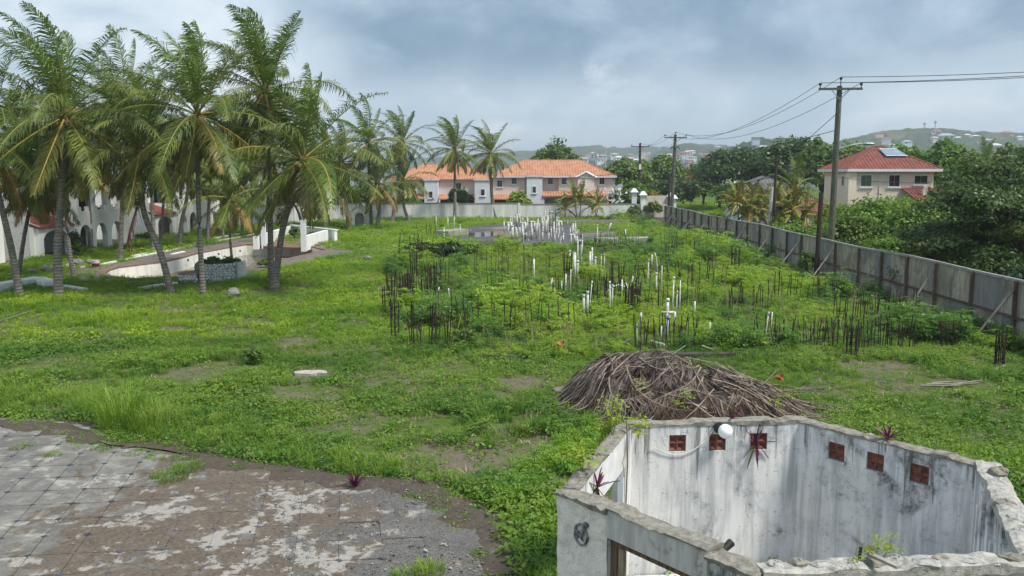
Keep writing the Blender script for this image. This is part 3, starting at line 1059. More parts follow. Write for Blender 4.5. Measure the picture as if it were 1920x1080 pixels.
# --- boundary wall at the far end
def build_boundary():
    w = empty('boundary_wall', (0, 0, 0), 0, 'long stained grey rendered wall across the far end', 'wall')
    pts = [(-38.5, 104.5), (-28.5, 115.5), (-20.5, 124.2), (-8, 128), (1.0, 129.5), (18.2, 130.8)]
    tops = [2.35, 2.3, 2.2, 2.1, 1.95, 1.95]
    for i in range(len(pts) - 1):
        b = MB()
        a, c = Vector(pts[i]), Vector(pts[i + 1])
        k = max(1, int((c - a).length / 9))
        for j in range(k):
            p, q = a.lerp(c, j / k), a.lerp(c, (j + 1) / k)
            b = MB(); b.wall(p, q, .22, -.3, tops[i]); b.build('wall_bay', [M_boundary], w)
            b = MB(); b.wall(p, q, .34, tops[i] + .002, tops[i] + .12); b.build('wall_cap', [M_coping], w)
            d = (q - p).normalized()
            b = MB(); b.wall(p - d * .18, p + d * .18, .42, -.3, tops[i] + .22); b.build('pier', [M_boundary], w)


build_boundary()


def build_gate_wall():
    g = empty('entrance_wall', (18.6, 131, 0), 0, 'cream entrance wall with white capped piers and bougainvillea', 'wall')
    cw = stained('cream_plaster', (.60, .54, .48), (.42, .38, .34), (.2, .18, .16), .35, .3)
    b = MB(); b.wall((0, 0), (5.0, .6), .3, -.3, 2.0); b.build('wall_panel', [cw], g)
    b = MB(); b.wall((.8, .3), (5.0, .8), .3, 2.02, 3.2); b.build('wall_panel', [cw], g)
    for x, y, h in ((-.3, 1.5, 4.3), (.8, 0, 3.9), (5.0, .6, 3.7), (5.9, 3.0, 3.3)):
        b = MB(); b.b2(x - .35, x + .35, y - .35, y + .35, -.3, h - .6)
        pier = b.build('pier', [M_white], g)
        b = MB(); b.add([(x - .6, y - .6, h - .6), (x + .6, y - .6, h - .6), (x + .6, y + .6, h - .6), (x - .6, y + .6, h - .6), (x - .2, y - .2, h), (x + .2, y - .2, h), (x + .2, y + .2, h), (x - .2, y + .2, h)], [(3, 2, 1, 0), (4, 5, 6, 7), (0, 1, 5, 4), (1, 2, 6, 5), (2, 3, 7, 6), (3, 0, 4, 7)])
        b.build('cap', [M_trim], pier)
        b = MB(); b.b2(x + .36, x + .46, y - .1, y + .1, h - 1.3, h - .95); b.build('lantern', [M_black], pier)


build_gate_wall()

# --- niche hut
def build_hut():
    p = G(677, 426)
    h = empty('niche_hut', (p.x, p.y, 0), 0, 'small white gabled hut with arched doorway against the far wall', 'hut')
    b = MB()
    arch_strip(b, (-1.05, 0), (1.05, 0), .3, -.2, 2.15, [(.35, 1.45, 1.15, 1.75)])
    b.add([(-1.05, -.15, 2.15), (1.05, -.15, 2.15), (0, -.15, 2.75), (-1.05, .15, 2.15), (1.05, .15, 2.15), (0, .15, 2.75)], [(0, 1, 2), (5, 4, 3), (0, 2, 5, 3), (2, 1, 4, 5)])
    b.b2(.8, 1.05, .15, 1.6, -.2, 2.15); b.b2(-1.05, -.8, .15, 1.6, -.2, 2.15)
    b.build('front_wall', [M_white], h)
    b = MB(); b.b2(-.8, .8, 1.2, 1.6, -.2, 2.15); b.build('back_wall', [M_white], h)
    b = MB()
    for s in (-1, 1):
        b.hexa([(0, -.3, 2.72), (s * 1.25, -.3, 2.02), (s * 1.25, 1.7, 2.02), (0, 1.7, 2.72), (0, -.3, 2.82), (s * 1.25, -.3, 2.12), (s * 1.25, 1.7, 2.12), (0, 1.7, 2.82)][::1 if s > 0 else 1])
    b.build('roof', [M_white], h)
    b = MB(); b.b2(-.75, -.62, -.05, .0, .0, 1.6); b.build('door', [M_black], h)
    b = MB(); b.b2(-.1, .35, 1.12, 1.19, 1.35, 1.6); b.build('plaque', [M_black], h)


build_hut()

# --- low white terrace by the pool
def build_terrace():
    t = empty('terrace_wall', (0, 0, 0), 0, 'low white U shaped wall with two posts beside the pool', 'wall')
    F1, F2, B2_, B1 = G(487, 462), G(571, 466), G(622, 449), G(545, 441)
    A = [p.to_2d() for p in (F1, F2, B2_, B1)]
    A[2] = A[1] + (Vector(A[2]) - A[1]) * .8
    b = MB(); b.wall(A[0], A[3], .3, -.2, 1.0); b.build('left_wall', [M_white], t)
    b = MB(); b.wall(A[1], A[2], .3, -.2, 1.08); b.build('right_wall', [M_white], t)
    b = MB(); b.wall(Vector(A[3]) + Vector((.2, 0)), Vector(A[2]) + Vector((.9, -.1)), .3, -.2, 1.02); b.build('back_wall', [M_white], t)
    b = MB(); b.wall(Vector(A[3]) + Vector((.1, 0)), Vector(A[2]) + Vector((1.0, -.1)), .42, 1.024, 1.12); b.build('coping', [M_trim], t)
    b = MB(); b.poly([A[0], A[1], A[2], A[3]], -.2, .05); b.build('terrace_floor', [M_brick], t)
    for px, py, h, w in ((495, 462, 2.35, .36), (570, 467, 2.5, .42)):
        p = G(px, py)
        b = MB(); b.b2(p.x - w / 2, p.x + w / 2, p.y - w / 2, p.y + w / 2, -.2, h)
        post = b.build('post', [M_trim], t)
        b = MB(); b.tube([(p.x, p.y, h), (p.x + .03, p.y, h + .35)], .06, 5); b.build('stub', [M_black], post)
    p = G(483, 463)
    b = MB(); b.b2(p.x - .3, p.x + .1, p.y - .3, p.y + .3, -.2, .95); b.build('end_pier', [M_white], t)


build_terrace()

# --- stone planter
def build_planter():
    a, c = G(336, 529), G(443, 526)
    pl = empty('stone_planter', (0, 0, 0), 0, 'broken white stone planter holding leafy green plants', 'planter')
    rr = random.Random(5)
    def rubble(a, c, z0, z1, nx, nz, t):
        """face stones bulging from the wall"""
        a, c = Vector((a[0], a[1])), Vector((c[0], c[1]))
        d = (c - a).normalized(); n = Vector((d.y, -d.x)); L = (c - a).length
        b = MB()
        b.wall(a, c, t, z0, z1, 1)
        for i in range(nx):
            for j in range(nz):
                u = (i + .5 + (.25 if j % 2 else -.25) + rr.uniform(-.2, .2)) / nx * L
                if u < .06 or u > L - .06: continue
                z = z0 + .15 + (j + .5 + rr.uniform(-.2, .2)) / nz * (z1 - z0 - .15)
                q = a + d * u + n * (t / 2)
                b.ball((q.x, q.y, z), (L / nx * .5, .06, (z1 - z0) / nz * .45), 7, 5, 0, .16, i * 31 + j)
        return b
    A, C = a.to_2d() + Vector((1.2, .1)), c.to_2d()
    st = [plain('whitewashed_stone', (.84, .84, .82), (.66, .66, .65), 5, .85, .5), plain('grey_mortar', (.42, .42, .41), (.26, .26, .25), 6, .9, .5)]
    rubble(A, C, -.2, 1.05, 13, 7, .3).build('front_wall', st, pl)
    b = MB(); b.wall(C, C + Vector((.1, 1.3)), .25, -.2, 1.1); b.build('side_wall', [M_white_stone], pl)
    b = MB(); b.wall(A + Vector((.1, .2)), A + Vector((.1, 1.3)), .25, -.2, 1.0); b.build('side_wall', [M_white_stone], pl)
    b = MB(); b.wall(A + Vector((0, 1.3)), C + Vector((0, 1.3)), .25, -.2, .95); b.build('back_wall', [M_white_stone], pl)
    b = MB(); b.poly([(A.x + .1, A.y + .2), (C.x - .1, C.y + .2), (C.x - .1, C.y + 1.15), (A.x + .1, A.y + 1.15)], .3, .8); b.build('soil', [M_coping], pl)
    S = a.to_2d()
    rubble(S, S + Vector((1.15, .05)), -.2, .45, 6, 3, .3).build('broken_step', st, pl)
    b = MB(); b.hexa([(S.x, S.y - .2, .46), (S.x + 1.25, S.y - .2, .60), (S.x + 1.25, S.y + .9, .62), (S.x, S.y + .9, .5), (S.x, S.y - .2, .54), (S.x + 1.25, S.y - .2, .68), (S.x + 1.25, S.y + .9, .7), (S.x, S.y + .9, .58)])
    b.build('broken_slab', [plain('reddish_slab', (.30, .17, .13), (.22, .2, .18), 3, .9, .5)], pl)
    b = MB(); b.ball((A.x + .05, A.y - .12, .85), (.28, .2, .42), 9, 7, 0, .1, 4); b.build('boulder', [M_rock], pl)
    return A, C


PLA, PLC = build_planter()

# --- low pale walls, rocks and odds and ends on the left lawn
for lab, pts, h in (('low white wall stub at the left picture edge', [(-60, 552), (75, 532)], .42), ('short sloping white wall end between the two left palms', [(70, 530), (100, 540)], .38), ('low pale wall end right of the thick left palm', [(118, 538), (160, 546)], .16), ('low grey kerb half buried below the planter', [(262, 542), (330, 533)], .14)):
    b = MB(); a, c = P2(*pts); b.wall(a, c, .9 if h > .3 else .35, -.1, (h * .8, h))
    thing(b, 'low_wall', [M_white], lab, 'low wall', 'low pale walls under the palms')
for i, (px, py, r, lab) in enumerate(((145, 497, .42, 'dark round rock left of the plastic bucket'), (132, 503, .36, 'pale angular rock beside the dark rock'), (88, 508, .4, 'half buried grey rock behind the thick palm'), (60, 512, .3, 'small grey rock near the left palm pair'), (170, 495, .34, 'grey boulder right behind the bucket'), (437, 556, .36, 'upright grey stone in front of the planter'), (155, 504, .2, 'small pale stone before the rocks'), (327, 930, .10, 'fist sized grey stone on the patio'), (690, 487, .3, 'dark flat rock alone on the open lawn'))):
    p = G(px, py)
    b = MB(); b.ball((0, 0, r * .45), (r, r * .8, r * (.9 if i == 5 else .62)), 9, 6, 0, .12, i)
    thing(b, 'rock', [M_rock if i not in (1, 6) else plain('pale_rock', (.5, .5, .48), (.3, .3, .29), 6, .9, .6, .02)], lab, 'rock', 'loose rocks', loc=(p.x, p.y, 0))
p = G(180, 503)
bk = empty('bucket', (p.x, p.y, 0), 0, 'white plastic bucket with a dark red band on the rubble', 'bucket')
b = MB(); b.tube([(0, 0, 0), (0, 0, .55)], [.22, .28], 12); b.build('body', [M_pvc], bk)
b = MB(); b.tube([(0, 0, .08), (0, 0, .36)], [.241, .272], 12); b.build('band', [plain('crimson_label', (.16, .01, .05), None, 1, .5, 0)], bk)
b = MB(); b.tube([(-.28, 0, .5), (-.2, -.2, .62), (.2, -.2, .62), (.28, 0, .5)], .012, 4); b.build('handle', [M_metal], bk)
for px, py, lab in ((548, 521, 'brown coconut on the grass near the twin palms'), (559, 514, 'pale brown coconut farther from the twin palms'), (527, 516, 'dark coconut against the right twin palm')):
    p = G(px, py); b = MB(); b.ball((0, 0, .12), (.17, .14, .14), 9, 6)
    thing(b, 'coconut', [M_coconut], lab, 'coconut', 'fallen coconuts', True, (p.x, p.y, 0))

# --- plot fence on the right
def build_fence():
    f = empty('board_fence', (19.4, 30, 0), 0, 'long grey board fence on rusty posts with timber props', 'fence')
    rr = random.Random(11)
    H = 2.42
    Y0, Y1 = 24.0, 112.0
    def line(y):            # gentle bow and sag of the fence line
        return 19.35 + .30 * math.sin((y - 30) / 24), H + .05 * math.sin(y / 5.0) + .03 * math.sin(y / 2.1)
    y = Y0
    k = 0
    while y < Y1:
        step = 3.35 + rr.uniform(-.35, .35)
        y2 = min(Y1, y + step)
        x, h = line(y)
        b = MB(); b.b2(-.06, .06, -.06, .06, -.2, h + .0)
        o = b.build('post', [M_wood], f); o.location = (x - 19.4 - .1, y - 30, 0)
        # boards between the posts, upper and lower tier
        n = 3 if y < 70 else 2
        for j in range(n):
            ya, yb = y + (y2 - y) * j / n, y + (y2 - y) * (j + 1) / n
            xa, ha = line(ya); xb, hb = line(yb)
            for z0, z1, off in ((.98, None, 0), (-.15, 1.0, .022)):
                b = MB()
                dx = rr.uniform(-.012, .012) + off
                ta, tb = (ha - .05, hb - .05) if z1 is None else (z1 + rr.uniform(-.05, .02),) * 2
                b.wall((xa - 19.4 + dx, ya - 30 + .008), (xb - 19.4 + dx, yb - 30 - .008), .018, z0, (ta, tb))
                b.build('board', [M_fence], f)
        xa, ha = line(y); xb, hb = line(y2)
        b = MB(); b.wall((xa - 19.4, y - 30), (xb - 19.4, y2 - 30), .13, (ha - .05, hb - .05), (ha + .05, hb + .05))
        b.build('top_rail', [plain('grey_rail', (.36, .36, .35), (.24, .24, .23), 3, .85, .3)], f)
        b = MB(); b.wall((xa - 19.4 - .06, y - 30 + .07), (xb - 19.4 - .06, y2 - 30 - .07), .06, .96, 1.05)
        b.build('middle_rail', [M_wood], f)
        if k % 2 == 1 or rr.random() < .25:
            dy = rr.uniform(-.6, .1)
            b = MB(); b.tube([(x - 19.4 - .17, y - 30, h - .35), (x - 19.4 - 1.75, y - 30 + dy, .0)], .055, 4)
            b.build('prop', [M_brace], f)
        y = y2
        k += 1


build_fence()

# --- the townhouse terrace beyond the wall
def build_townhouse():
    Y = 141.0
    X = lambda px: (px - 960) / F_PX * Y
    Z = lambda py: CAM_H + (325 - py) / F_PX * Y
    h = empty('townhouse', (0, 0, 0), 0, 'pale pink two storey townhouse row with orange tiled hip roof', 'house')
    ze = Z(330)
    x0, x1 = X(735), X(1148)
    b = MB()
    b.b2(x0, X(925), Y + .8, Y + 10, -.2, Z(335.5) - .12)
    b.b2(X(925), X(985), Y + .001, Y + 10, -.2, ze - .12)
    b.b2(X(985), X(1047), Y + .9, Y + 10, 2.6, ze - .12)
    b.b2(X(1047), x1, Y, Y + 10, 2.6, ze - .12)
    b.b2(X(985), x1, Y + 3.0, Y + 9.99, -.2, 2.6)
    b.build('wall', [M_pink], h)
    hip_roof(X(926), x1, Y, Y + 10, ze, Z(300), 5.4, .55, .42).build('roof', [M_roof], h)
    hip_roof(x0, X(921), Y + .8, Y + 10.4, Z(335.5), Z(308), 5.2, .5, .42).build('roof', [M_roof], h)
    b = MB(); b.b2(X(926) - .56, x1 + .56, Y - .62, Y - .56, ze - .24, ze - .02); b.build('gutter', [M_trim], h)
    # gabled bay
    gb = MB()
    gx0, gx1 = X(1082), X(1113)
    gb.b2(gx0, gx1, Y - .5, Y - .002, 2.6, Z(331))
    gb.add([(gx0, Y - .5, Z(331)), (gx1, Y - .5, Z(331)), ((gx0 + gx1) / 2, Y - .5, Z(324)), (gx0, Y + 2, Z(331)), (gx1, Y + 2, Z(331)), ((gx0 + gx1) / 2, Y + 2, Z(324))], [(0, 1, 2), (0, 2, 5, 3), (2, 1, 4, 5), (5, 4, 3)])
    bay = gb.build('gable_bay', [M_pink], h)
    tm = MB()
    for s, px in ((-1, gx0 - .35), (1, gx1 + .35)):
        tm.tube([(px, Y - .62, Z(333)), ((gx0 + gx1) / 2, Y - .62, Z(322.5))], .17, 4)
    tm.build('gable_trim', [M_trim], bay)
    # white stair towers
    for a, c, top, wx, wy, ww in ((987, 1016, 331.5, 1001, 355, .5), (891, 920, 338, 906, 360, .55), (798, 823, 338, 810, 364, .5), (714, 733, 350, 720, 364, .4)):
        b = MB(); b.b2(X(a), X(c), Y - 1.4, Y + 1.0, -.2, Z(top)); tw = b.build('stair_tower', [M_trim], h)
        b = MB(); b.b2(X(a) - .15, X(c) + .15, Y - 1.55, Y + .99, Z(top) + .003, Z(top) + .15); b.build('cap', [M_trim], tw)
        build_window(h, X(wx), Y - 1.4, Z(wy), ww, .95, panes=1)
    # first-floor windows
    for px, py in ((964, 338.5), (1032, 339), (1057, 339), (1127.5, 339), (937, 344), (775, 349), (860, 349), (748, 349)):
        build_window(h, X(px), (Y + .9 if 985 < px < 1047 else Y + .8 if px < 925 else Y), Z(py), .75, 1.0, mframe=M_trim, panes=2)
    # tiled awnings over the car ports
    for a, c, py0, py1 in ((1017, 1143, 366, 358), (926, 985, 372, 364), (825, 890, 372, 364), (740, 797, 371, 363)):
        b = MB(); shed_roof(b, X(a), X(c), Y - 1.6, Y - .003, Z(py0), Z(py1), .42, 'y'); b.build('awning', [M_roof], h)
    for a, c in ((928, 984), (826, 889), (742, 796)):
        b = MB(); b.b2(X(a), X(c), Y - .02, Y + .3, -.1, 2.3); b.build('garage_shade_panel', [M_dark], h)  # near-black panel; the shade of the garage recess is in its colour
    for px in (1018, 1047, 1080, 1113, 1143):
        b = MB(); b.b2(X(px) - .15, X(px) + .15, Y - 1.4, Y - 1.1, -.2, 2.6); b.build('column', [M_pink], h)
    b = MB(); b.tube([(X(1150.5), Y - .1, ze - .2), (X(1149.3), Y - .1, ze - .7), (X(1149.3), Y - .1, 0)], .07, 5); b.build('downpipe', [M_trim], h)


build_townhouse()


def build_house_right():
    h = empty('hip_roofed_house', (34.4, 90, 0), 0, 'cream house with red hip roof and solar panel behind the trees', 'house')
    W, Dp, ze, zr = 8.4, 7.6, 6.95, 9.3
    b = MB(); b.b2(0, W, 0, Dp, -.2, ze - .19); b.b2(-.35, .45, -.35, .45, -.2, ze - .195)
    b.build('wall', [M_cream], h)
    hip_roof(0, W, 0, Dp, ze, zr, 4.35, .55, .36).build('roof', [M_roof_red], h)
    b = MB(); b.b2(-.6, W + .6, -.62, -.56, ze - .28, ze - .01); b.build('fascia', [M_trim], h)
    b = MB(); b.b2(-.62, -.56, -.55, Dp + .6, ze - .28, ze - .01); b.build('fascia', [M_trim], h)
    green = plain('green_glass', (.05, .10, .05), (.08, .13, .07), 2, .15, 0)
    red = plain('red_curtain_glass', (.10, .025, .03), (.06, .02, .03), 2, .15, 0)
    build_window(h, 1.55, 0, 5.75, 1.05, 1.1, mglass=green)
    build_window(h, 4.4, 0, 5.75, 1.05, 1.1, mglass=red)
    build_window(h, 7.1, 0, 5.85, 1.3, .8)
    w = MB(); 
    bb = MB(); bb.b2(-.07, .03, 1.7, 2.3, 5.2, 6.3); fr = bb.build('window', [M_trim], h)
    bb = MB(); bb.b2(-.09, .0, 1.78, 2.22, 5.28, 6.22); bb.build('pane', [M_glass], fr)
    # solar panel on the front slope
    def onroof(x, t): return Vector((x, -.55 + t * (Dp / 2 + .55), ze + t * (zr - ze)))
    n = Vector((0, -(zr - ze), Dp / 2 + .55)).normalized()
    q = [onroof(4.1, .50), onroof(6.3, .50), onroof(5.7, .82), onroof(3.9, .82)]
    b = MB(); b.hexa([p + n * .1 for p in q] + [p + n * .2 for p in q]); sp = b.build('solar_panel', [plain('panel_glass', (.20, .27, .35), (.26, .33, .40), 1, .2, 0)], h)
    b = MB()
    for i in range(4): b.tube([q[i] + n * .2, q[(i + 1) % 4] + n * .2], .04, 4)
    b.build('panel_frame', [M_metal], sp)
    b = MB(); shed_roof(b, 5.2, W + 1.5, -3.2, -.003, 4.0, 5.0, .36, 'y'); b.build('porch_roof', [M_roof_red], h)
    b = MB(); b.b2(6.4, 6.8, -2.2, -1.8, 4.3, 5.3); b.build('chimney', [M_cream], h)
    b = MB(); b.tube([(2.9, -.05, ze - .2), (2.9, -.05, 0)], .05, 5); b.build('downpipe', [M_trim], h)


build_house_right()


def build_grey_house():
    p = D(1445, 350, 122)
    h = empty('bungalow', (p.x, 122, 0), 0, 'low bungalow with grey shingle hip roof behind the palm hedge', 'bungalow')
    b = MB(); b.b2(-4.2, 4.2, 0, 8, -.2, 3.9); b.build('wall', [M_cream], h)
    hip_roof(-4.2, 4.2, 0, 8, 4.0, 6.05, 4.4, .5, .5).build('roof', [M_roof_grey], h)
    p = D(1528, 370, 80)
    h = empty('garden_shed', (p.x, 80, 0), 0, 'small shed with red roof left of the cream house', 'shed')
    b = MB(); b.b2(-1.8, 1.8, 0, 3, -.2, 3.0); b.build('wall', [M_cream], h)
    hip_roof(-1.8, 1.8, 0, 3, 3.1, 4.0, 1.5, .3, .4).build('roof', [M_roof_red], h)


build_grey_house()

# ------------------------------------------------------------------ poles, wires, far things
def build_pole(name, base, h, r0, r1, mat, label, arm=None, lean=(0, 0), lamp=False, group=None, ang=0.0, insul=3):
    p = empty(name, base, ang, label, 'utility pole', group)
    top = Vector((lean[0], lean[1], h))
    b = MB(); b.tube([(0, 0, -.3), top * .5, top], [r0, (r0 + r1) / 2, r1], 10); b.build('shaft', [mat], p)
    ends = []
    if arm:
        w, z = arm
        q = top * (z / h)
        b = MB(); b.box((q.x, q.y - r1 - .06, z), (w, .12, .14)); b.build('crossarm', [mat], p)
        for s in (-1, 1):
            b = MB(); b.tube([(q.x + s * w * .22, q.y - r1 - .1, z - .03), (q.x, q.y - r1 - .02, z - .65)], .025, 4); b.build('brace', [M_metal], p)
        for k in range(insul):
            u = (-1, 0, 1)[k] * (w / 2 - .08)
            zz = z + .07 + (.35 if k == 1 else 0)
            b = MB(); b.tube([(q.x + u, q.y - r1 - .06, z + .06), (q.x + u, q.y - r1 - .06, zz + .12)], .03, 5)
            b.tube([(q.x + u, q.y - r1 - .06, zz + .12), (q.x + u, q.y - r1 - .06, zz + .22), (q.x + u, q.y - r1 - .06, zz + .30)], [.05, .10, .06], 7)
            b.build('insulator', [M_black], p)
            loc = Matrix.Rotation(ang, 3, 'Z') @ Vector((q.x + u, q.y - r1 - .06, zz + .3))
            ends.append(Vector(base) + loc)
    if lamp:
        q = top * .66
        b = MB(); b.tube([(q.x, q.y, 8.0), (q.x + .9, q.y, 8.25), (q.x + 1.7, q.y, 8.38)], .035, 6); b.build('lamp_arm', [M_metal], p)
        b = MB(); b.ball((q.x + 1.95, q.y, 8.34), (.42, .16, .10), 10, 6)
        b.tube([(q.x + 1.65, q.y, 8.42), (q.x + 1.65, q.y, 8.56)], .05, 6)
        b.build('lamp_head', [M_metal], p)
    return p, ends


P1 = D(1557, 455, 56); P1.z = 0
pole1, E1 = build_pole('utility_pole', P1, 11.9, .21, .16, M_pole, 'nearest tall grey green utility pole with a street lamp arm', (2.65, 11.7), lean=(.12, 0), lamp=True, group='utility poles along the lane', ang=R(-4))
P2_ = D(1259, 382, 116); P2_.z = 0
pole2, E2 = build_pole('utility_pole', P2_, 11.5, .24, .19, M_pole, 'second utility pole at the far end of the board fence', (2.9, 11.1), lean=(.3, 0), group='utility poles along the lane')
for s in (-1, 1):
    b = MB(); b.tube([(.25, -.2, 9.7), (.25 + s * .45, -.3, 9.95), (.25 + s * .55, -.3, 9.6)], [.05, .07, .05], 5); b.build('cutout_fuse', [M_black], pole2)
P3_ = D(1198, 390, 165); P3_.z = 0
pole3, E3 = build_pole('utility_pole', P3_, 12.0, .28, .2, M_pole_brown, 'third utility pole far away above the trees with plain crossarm', (3.4, 11.4), group='utility poles along the lane')
b = MB(); b.b2(-.2, .2, -.45, -.28, 7.2, 8.2); b.build('transformer', [M_trim], pole3)
q = D(1450, 400, 78); q.z = 0
pole4, _ = build_pole('utility_pole', q, 8.1, .14, .11, M_pole_brown, 'thin brown service pole without crossarm beside the grey roofed bungalow', lean=(.1, 0), group='utility poles along the lane')
q = D(1254, 395, 128); q.z = 0
pole5, _ = build_pole('utility_pole', q, 6.5, .2, .17, M_pole_brown, 'short dark brown pole touching the second utility pole', group='utility poles along the lane')
q = Vector((18.85, 54.2, 0))
pole6, _ = build_pole('timber_post', q, 5.35, .15, .14, M_pole_brown, 'short thick brown timber post standing at the board fence', lean=(.1, 0))
pole6['category'] = 'post'
b = MB(); b.b2(-.03, .03, -.17, -.149, 1.5, 5.0); b.build('split_strip', [M_black], pole6)


def wire(a, c, sag, r, label, group='overhead wires', n=14, dead=None):
    a, c = Vector(a), Vector(c)
    pts = []
    for i in range(n + 1):
        t = i / n
        p = a.lerp(c, t)
        p.z -= sag * 4 * t * (1 - t)
        pts.append(p)
    b = MB(); b.tube(pts, r, 4)
    if dead is not None:
        p = pts[int(n * dead)]; q2 = pts[int(n * dead) + 1]
        b.tube([p, p.lerp(q2, .25), p.lerp(q2, .5)], [.03, .09, .03], 5)
    o = thing(b, 'overhead_wire', [M_wire], label, 'wire', group)
    return o


RT = Vector((45, 34, 14.0))
names = ('left', 'middle', 'right')
for k in range(3):
    wire(E1[k], E2[k], 1.7, .018, f'high wire from the {names[k]} insulator of the nearest pole to the second pole')
    wire(E2[k], E3[k], 1.0, .02, f'distant wire from the {names[k]} insulator of the second pole to the third')
    wire(E1[k], Vector((46 + k * .6, 33.5 - k * .3, 12.9)), .7, .018, f'high wire leaving the {names[k]} insulator of the nearest pole towards the right')
top1 = P1 + Vector((.12, 0, 0))
wire(top1 + Vector((0, 0, 10.3)), P1 + Vector((-4.2, 14, 3.0)), .1, .022, 'steep stay wire left of the nearest pole', dead=.5)
wire(top1 + Vector((0, 0, 9.2)), q + Vector((-16, 40, 6.0)), .8, .02, 'upper service wire dropping left from the nearest pole')
tp4 = D(1452, 300, 78)
wire(top1 + Vector((0, 0, 7.9)), tp4 + Vector((0, 0, -.4)), .9, .03, 'thick service cable between the nearest pole and the thin brown pole')
wire(top1 + Vector((0, 0, 7.8)), P2_ + Vector((.2, 0, 6.1)), 1.6, .028, 'low thick cable from the nearest pole to the second pole')
wire(tp4, P2_ + Vector((.2, 0, 7.2)), 1.2, .02, 'upper low wire between the thin brown pole and the second pole')
wire(tp4 + Vector((0, 0, -.6)), P2_ + Vector((.2, 0, 6.4)), 1.3, .02, 'lower wire between the thin brown pole and the second pole')
wire(tp4 + Vector((0, 0, -.2)), Vector((40, 78, 6.0)), .9, .02, 'service wire from the thin brown pole crossing the cream house')

# --- white picket garden fence and gate pillar beyond the lane
def build_white_fence():
    f = empty('picket_fence', (26.6, 95, 0), 0, 'white post garden fence below the clipped palm hedge', 'fence')
    for i in range(11):
        y = 108 - i * 2.55
        b = MB(); b.b2(-.26, .26, y - 95 - .26, y - 95 + .26, -.2, 1.75); b.build('post', [M_trim], f)
        if i < 10:
            b = MB(); b.b2(-.06, .06, y - 95 - 2.28, y - 95 - .27, -.2, .5); b.build('plinth', [M_white], f)
    for i, (px, py, Yd) in enumerate(((1404, 405, 92), (1424, 398, 96))):
        p = D(px, py, Yd)
        g = empty('gate_pillar', (p.x, Yd, 0), 0, ('white gate pillar with round head at the lane, left of the pair', 'smaller white gate pillar with round head half hidden by bushes')[i], 'pillar', 'white gate pillars')
        hh = 3.3 - i * .2
        b = MB(); b.b2(-.36, .36, -.36, .36, -.2, hh); b.build('shaft', [M_white], g)
        b = MB(); b.ball((0, 0, hh), (.43, .43, .36), 10, 6); b.build('cap', [M_trim], g)
        b = MB(); b.b2(-.12, .12, -.48, -.363, hh - .9, hh - .5); b.build('lantern', [M_black], g)
    p = D(1342, 385, 80)
    b = MB(); b.tube([(0, 0, -.2), (0.15, 0, 5.3)], [.18, .16], 8)
    thing(b, 'concrete_post', [M_pvc], 'pale concrete post leaning beside the thin brown pole', 'post', loc=(D(1446, 380, 78.5).x, 79.0, 0))


build_white_fence()

# --- cars on the forecourt
def build_car(loc, rz, paint, label):
    c = empty('parked_car', loc, rz, label, 'car', 'cars parked before the townhouses')
    pm = plain('car_paint_' + paint[0], paint[1], None, 1, .25, 0, spec=.6)
    prof = [(-2.0, .35), (-2.05, .75), (-1.9, .98), (-.95, 1.05), (-.35, 1.02), (1.3, 1.05), (1.95, .95), (2.1, .7), (2.05, .35)]
    b = MB()
    n = len(prof)
    rows = []
    for yy, sc in ((-.82, .97), (-.74, 1.0), (.74, 1.0), (.82, .97)):
        rows.append([(x * sc, yy, z if abs(yy) < .8 else z - .05) for x, z in prof])
    v = [p for r in rows for p in r]
    f = [(k * n + i, k * n + i + 1, (k + 1) * n + i + 1, (k + 1) * n + i) for k in range(3) for i in range(n - 1)]
    f += [tuple(range(n)), tuple(reversed([3 * n + i for i in range(n)])), (0, n, 2 * n, 3 * n), (n - 1, 4 * n - 1, 3 * n - 1, 2 * n - 1)]
    b.add(v, f)
    b.build('body', [pm], c)
    b = MB()
    b.hexa([(-1.0, -.72, 1.0), (1.45, -.72, 1.0), (1.45, .72, 1.0), (-1.0, .72, 1.0), (-.25, -.58, 1.45), (.95, -.58, 1.45), (.95, .58, 1.45), (-.25, .58, 1.45)])
    cab = b.build('cabin', [M_glass], c)
    b = MB(); b.hexa([(-.3, -.6, 1.44), (1.0, -.6, 1.44), (1.0, .6, 1.44), (-.3, .6, 1.44), (-.15, -.5, 1.5), (.85, -.5, 1.5), (.85, .5, 1.5), (-.15, .5, 1.5)]); b.build('car_roof', [pm], cab)
    for x in (-1.25, 1.3):
        for s in (-1, 1):
            b = MB(); b.tube([(x, s * .72, .32), (x, s * .86, .32)], .32, 14); w = b.build('wheel', [M_black], c)
            b = MB(); b.tube([(x, s * .855, .32), (x, s * .875, .32)], .19, 10); b.build('rim', [M_metal], w)
    for s in (-1, 1):
        b = MB(); b.ball((-1.98, s * .6, .78), (.1, .17, .1), 7, 5); b.build('headlight', [M_globe], c)
    return c


for px, paint, lab, rz in ((1012, ('grey', (.10, .12, .15)), 'dark grey car under the townhouse car port', R(80)), (1118, ('blue', (.42, .55, .62)), 'pale blue car under the right end of the townhouse', R(96)), (1048, ('silver', (.4, .4, .42)), 'silver car between the two others at the townhouse', R(88))):
    build_car((( px - 960) / F_PX * 136.5, 136.5, 0), rz, paint, lab)

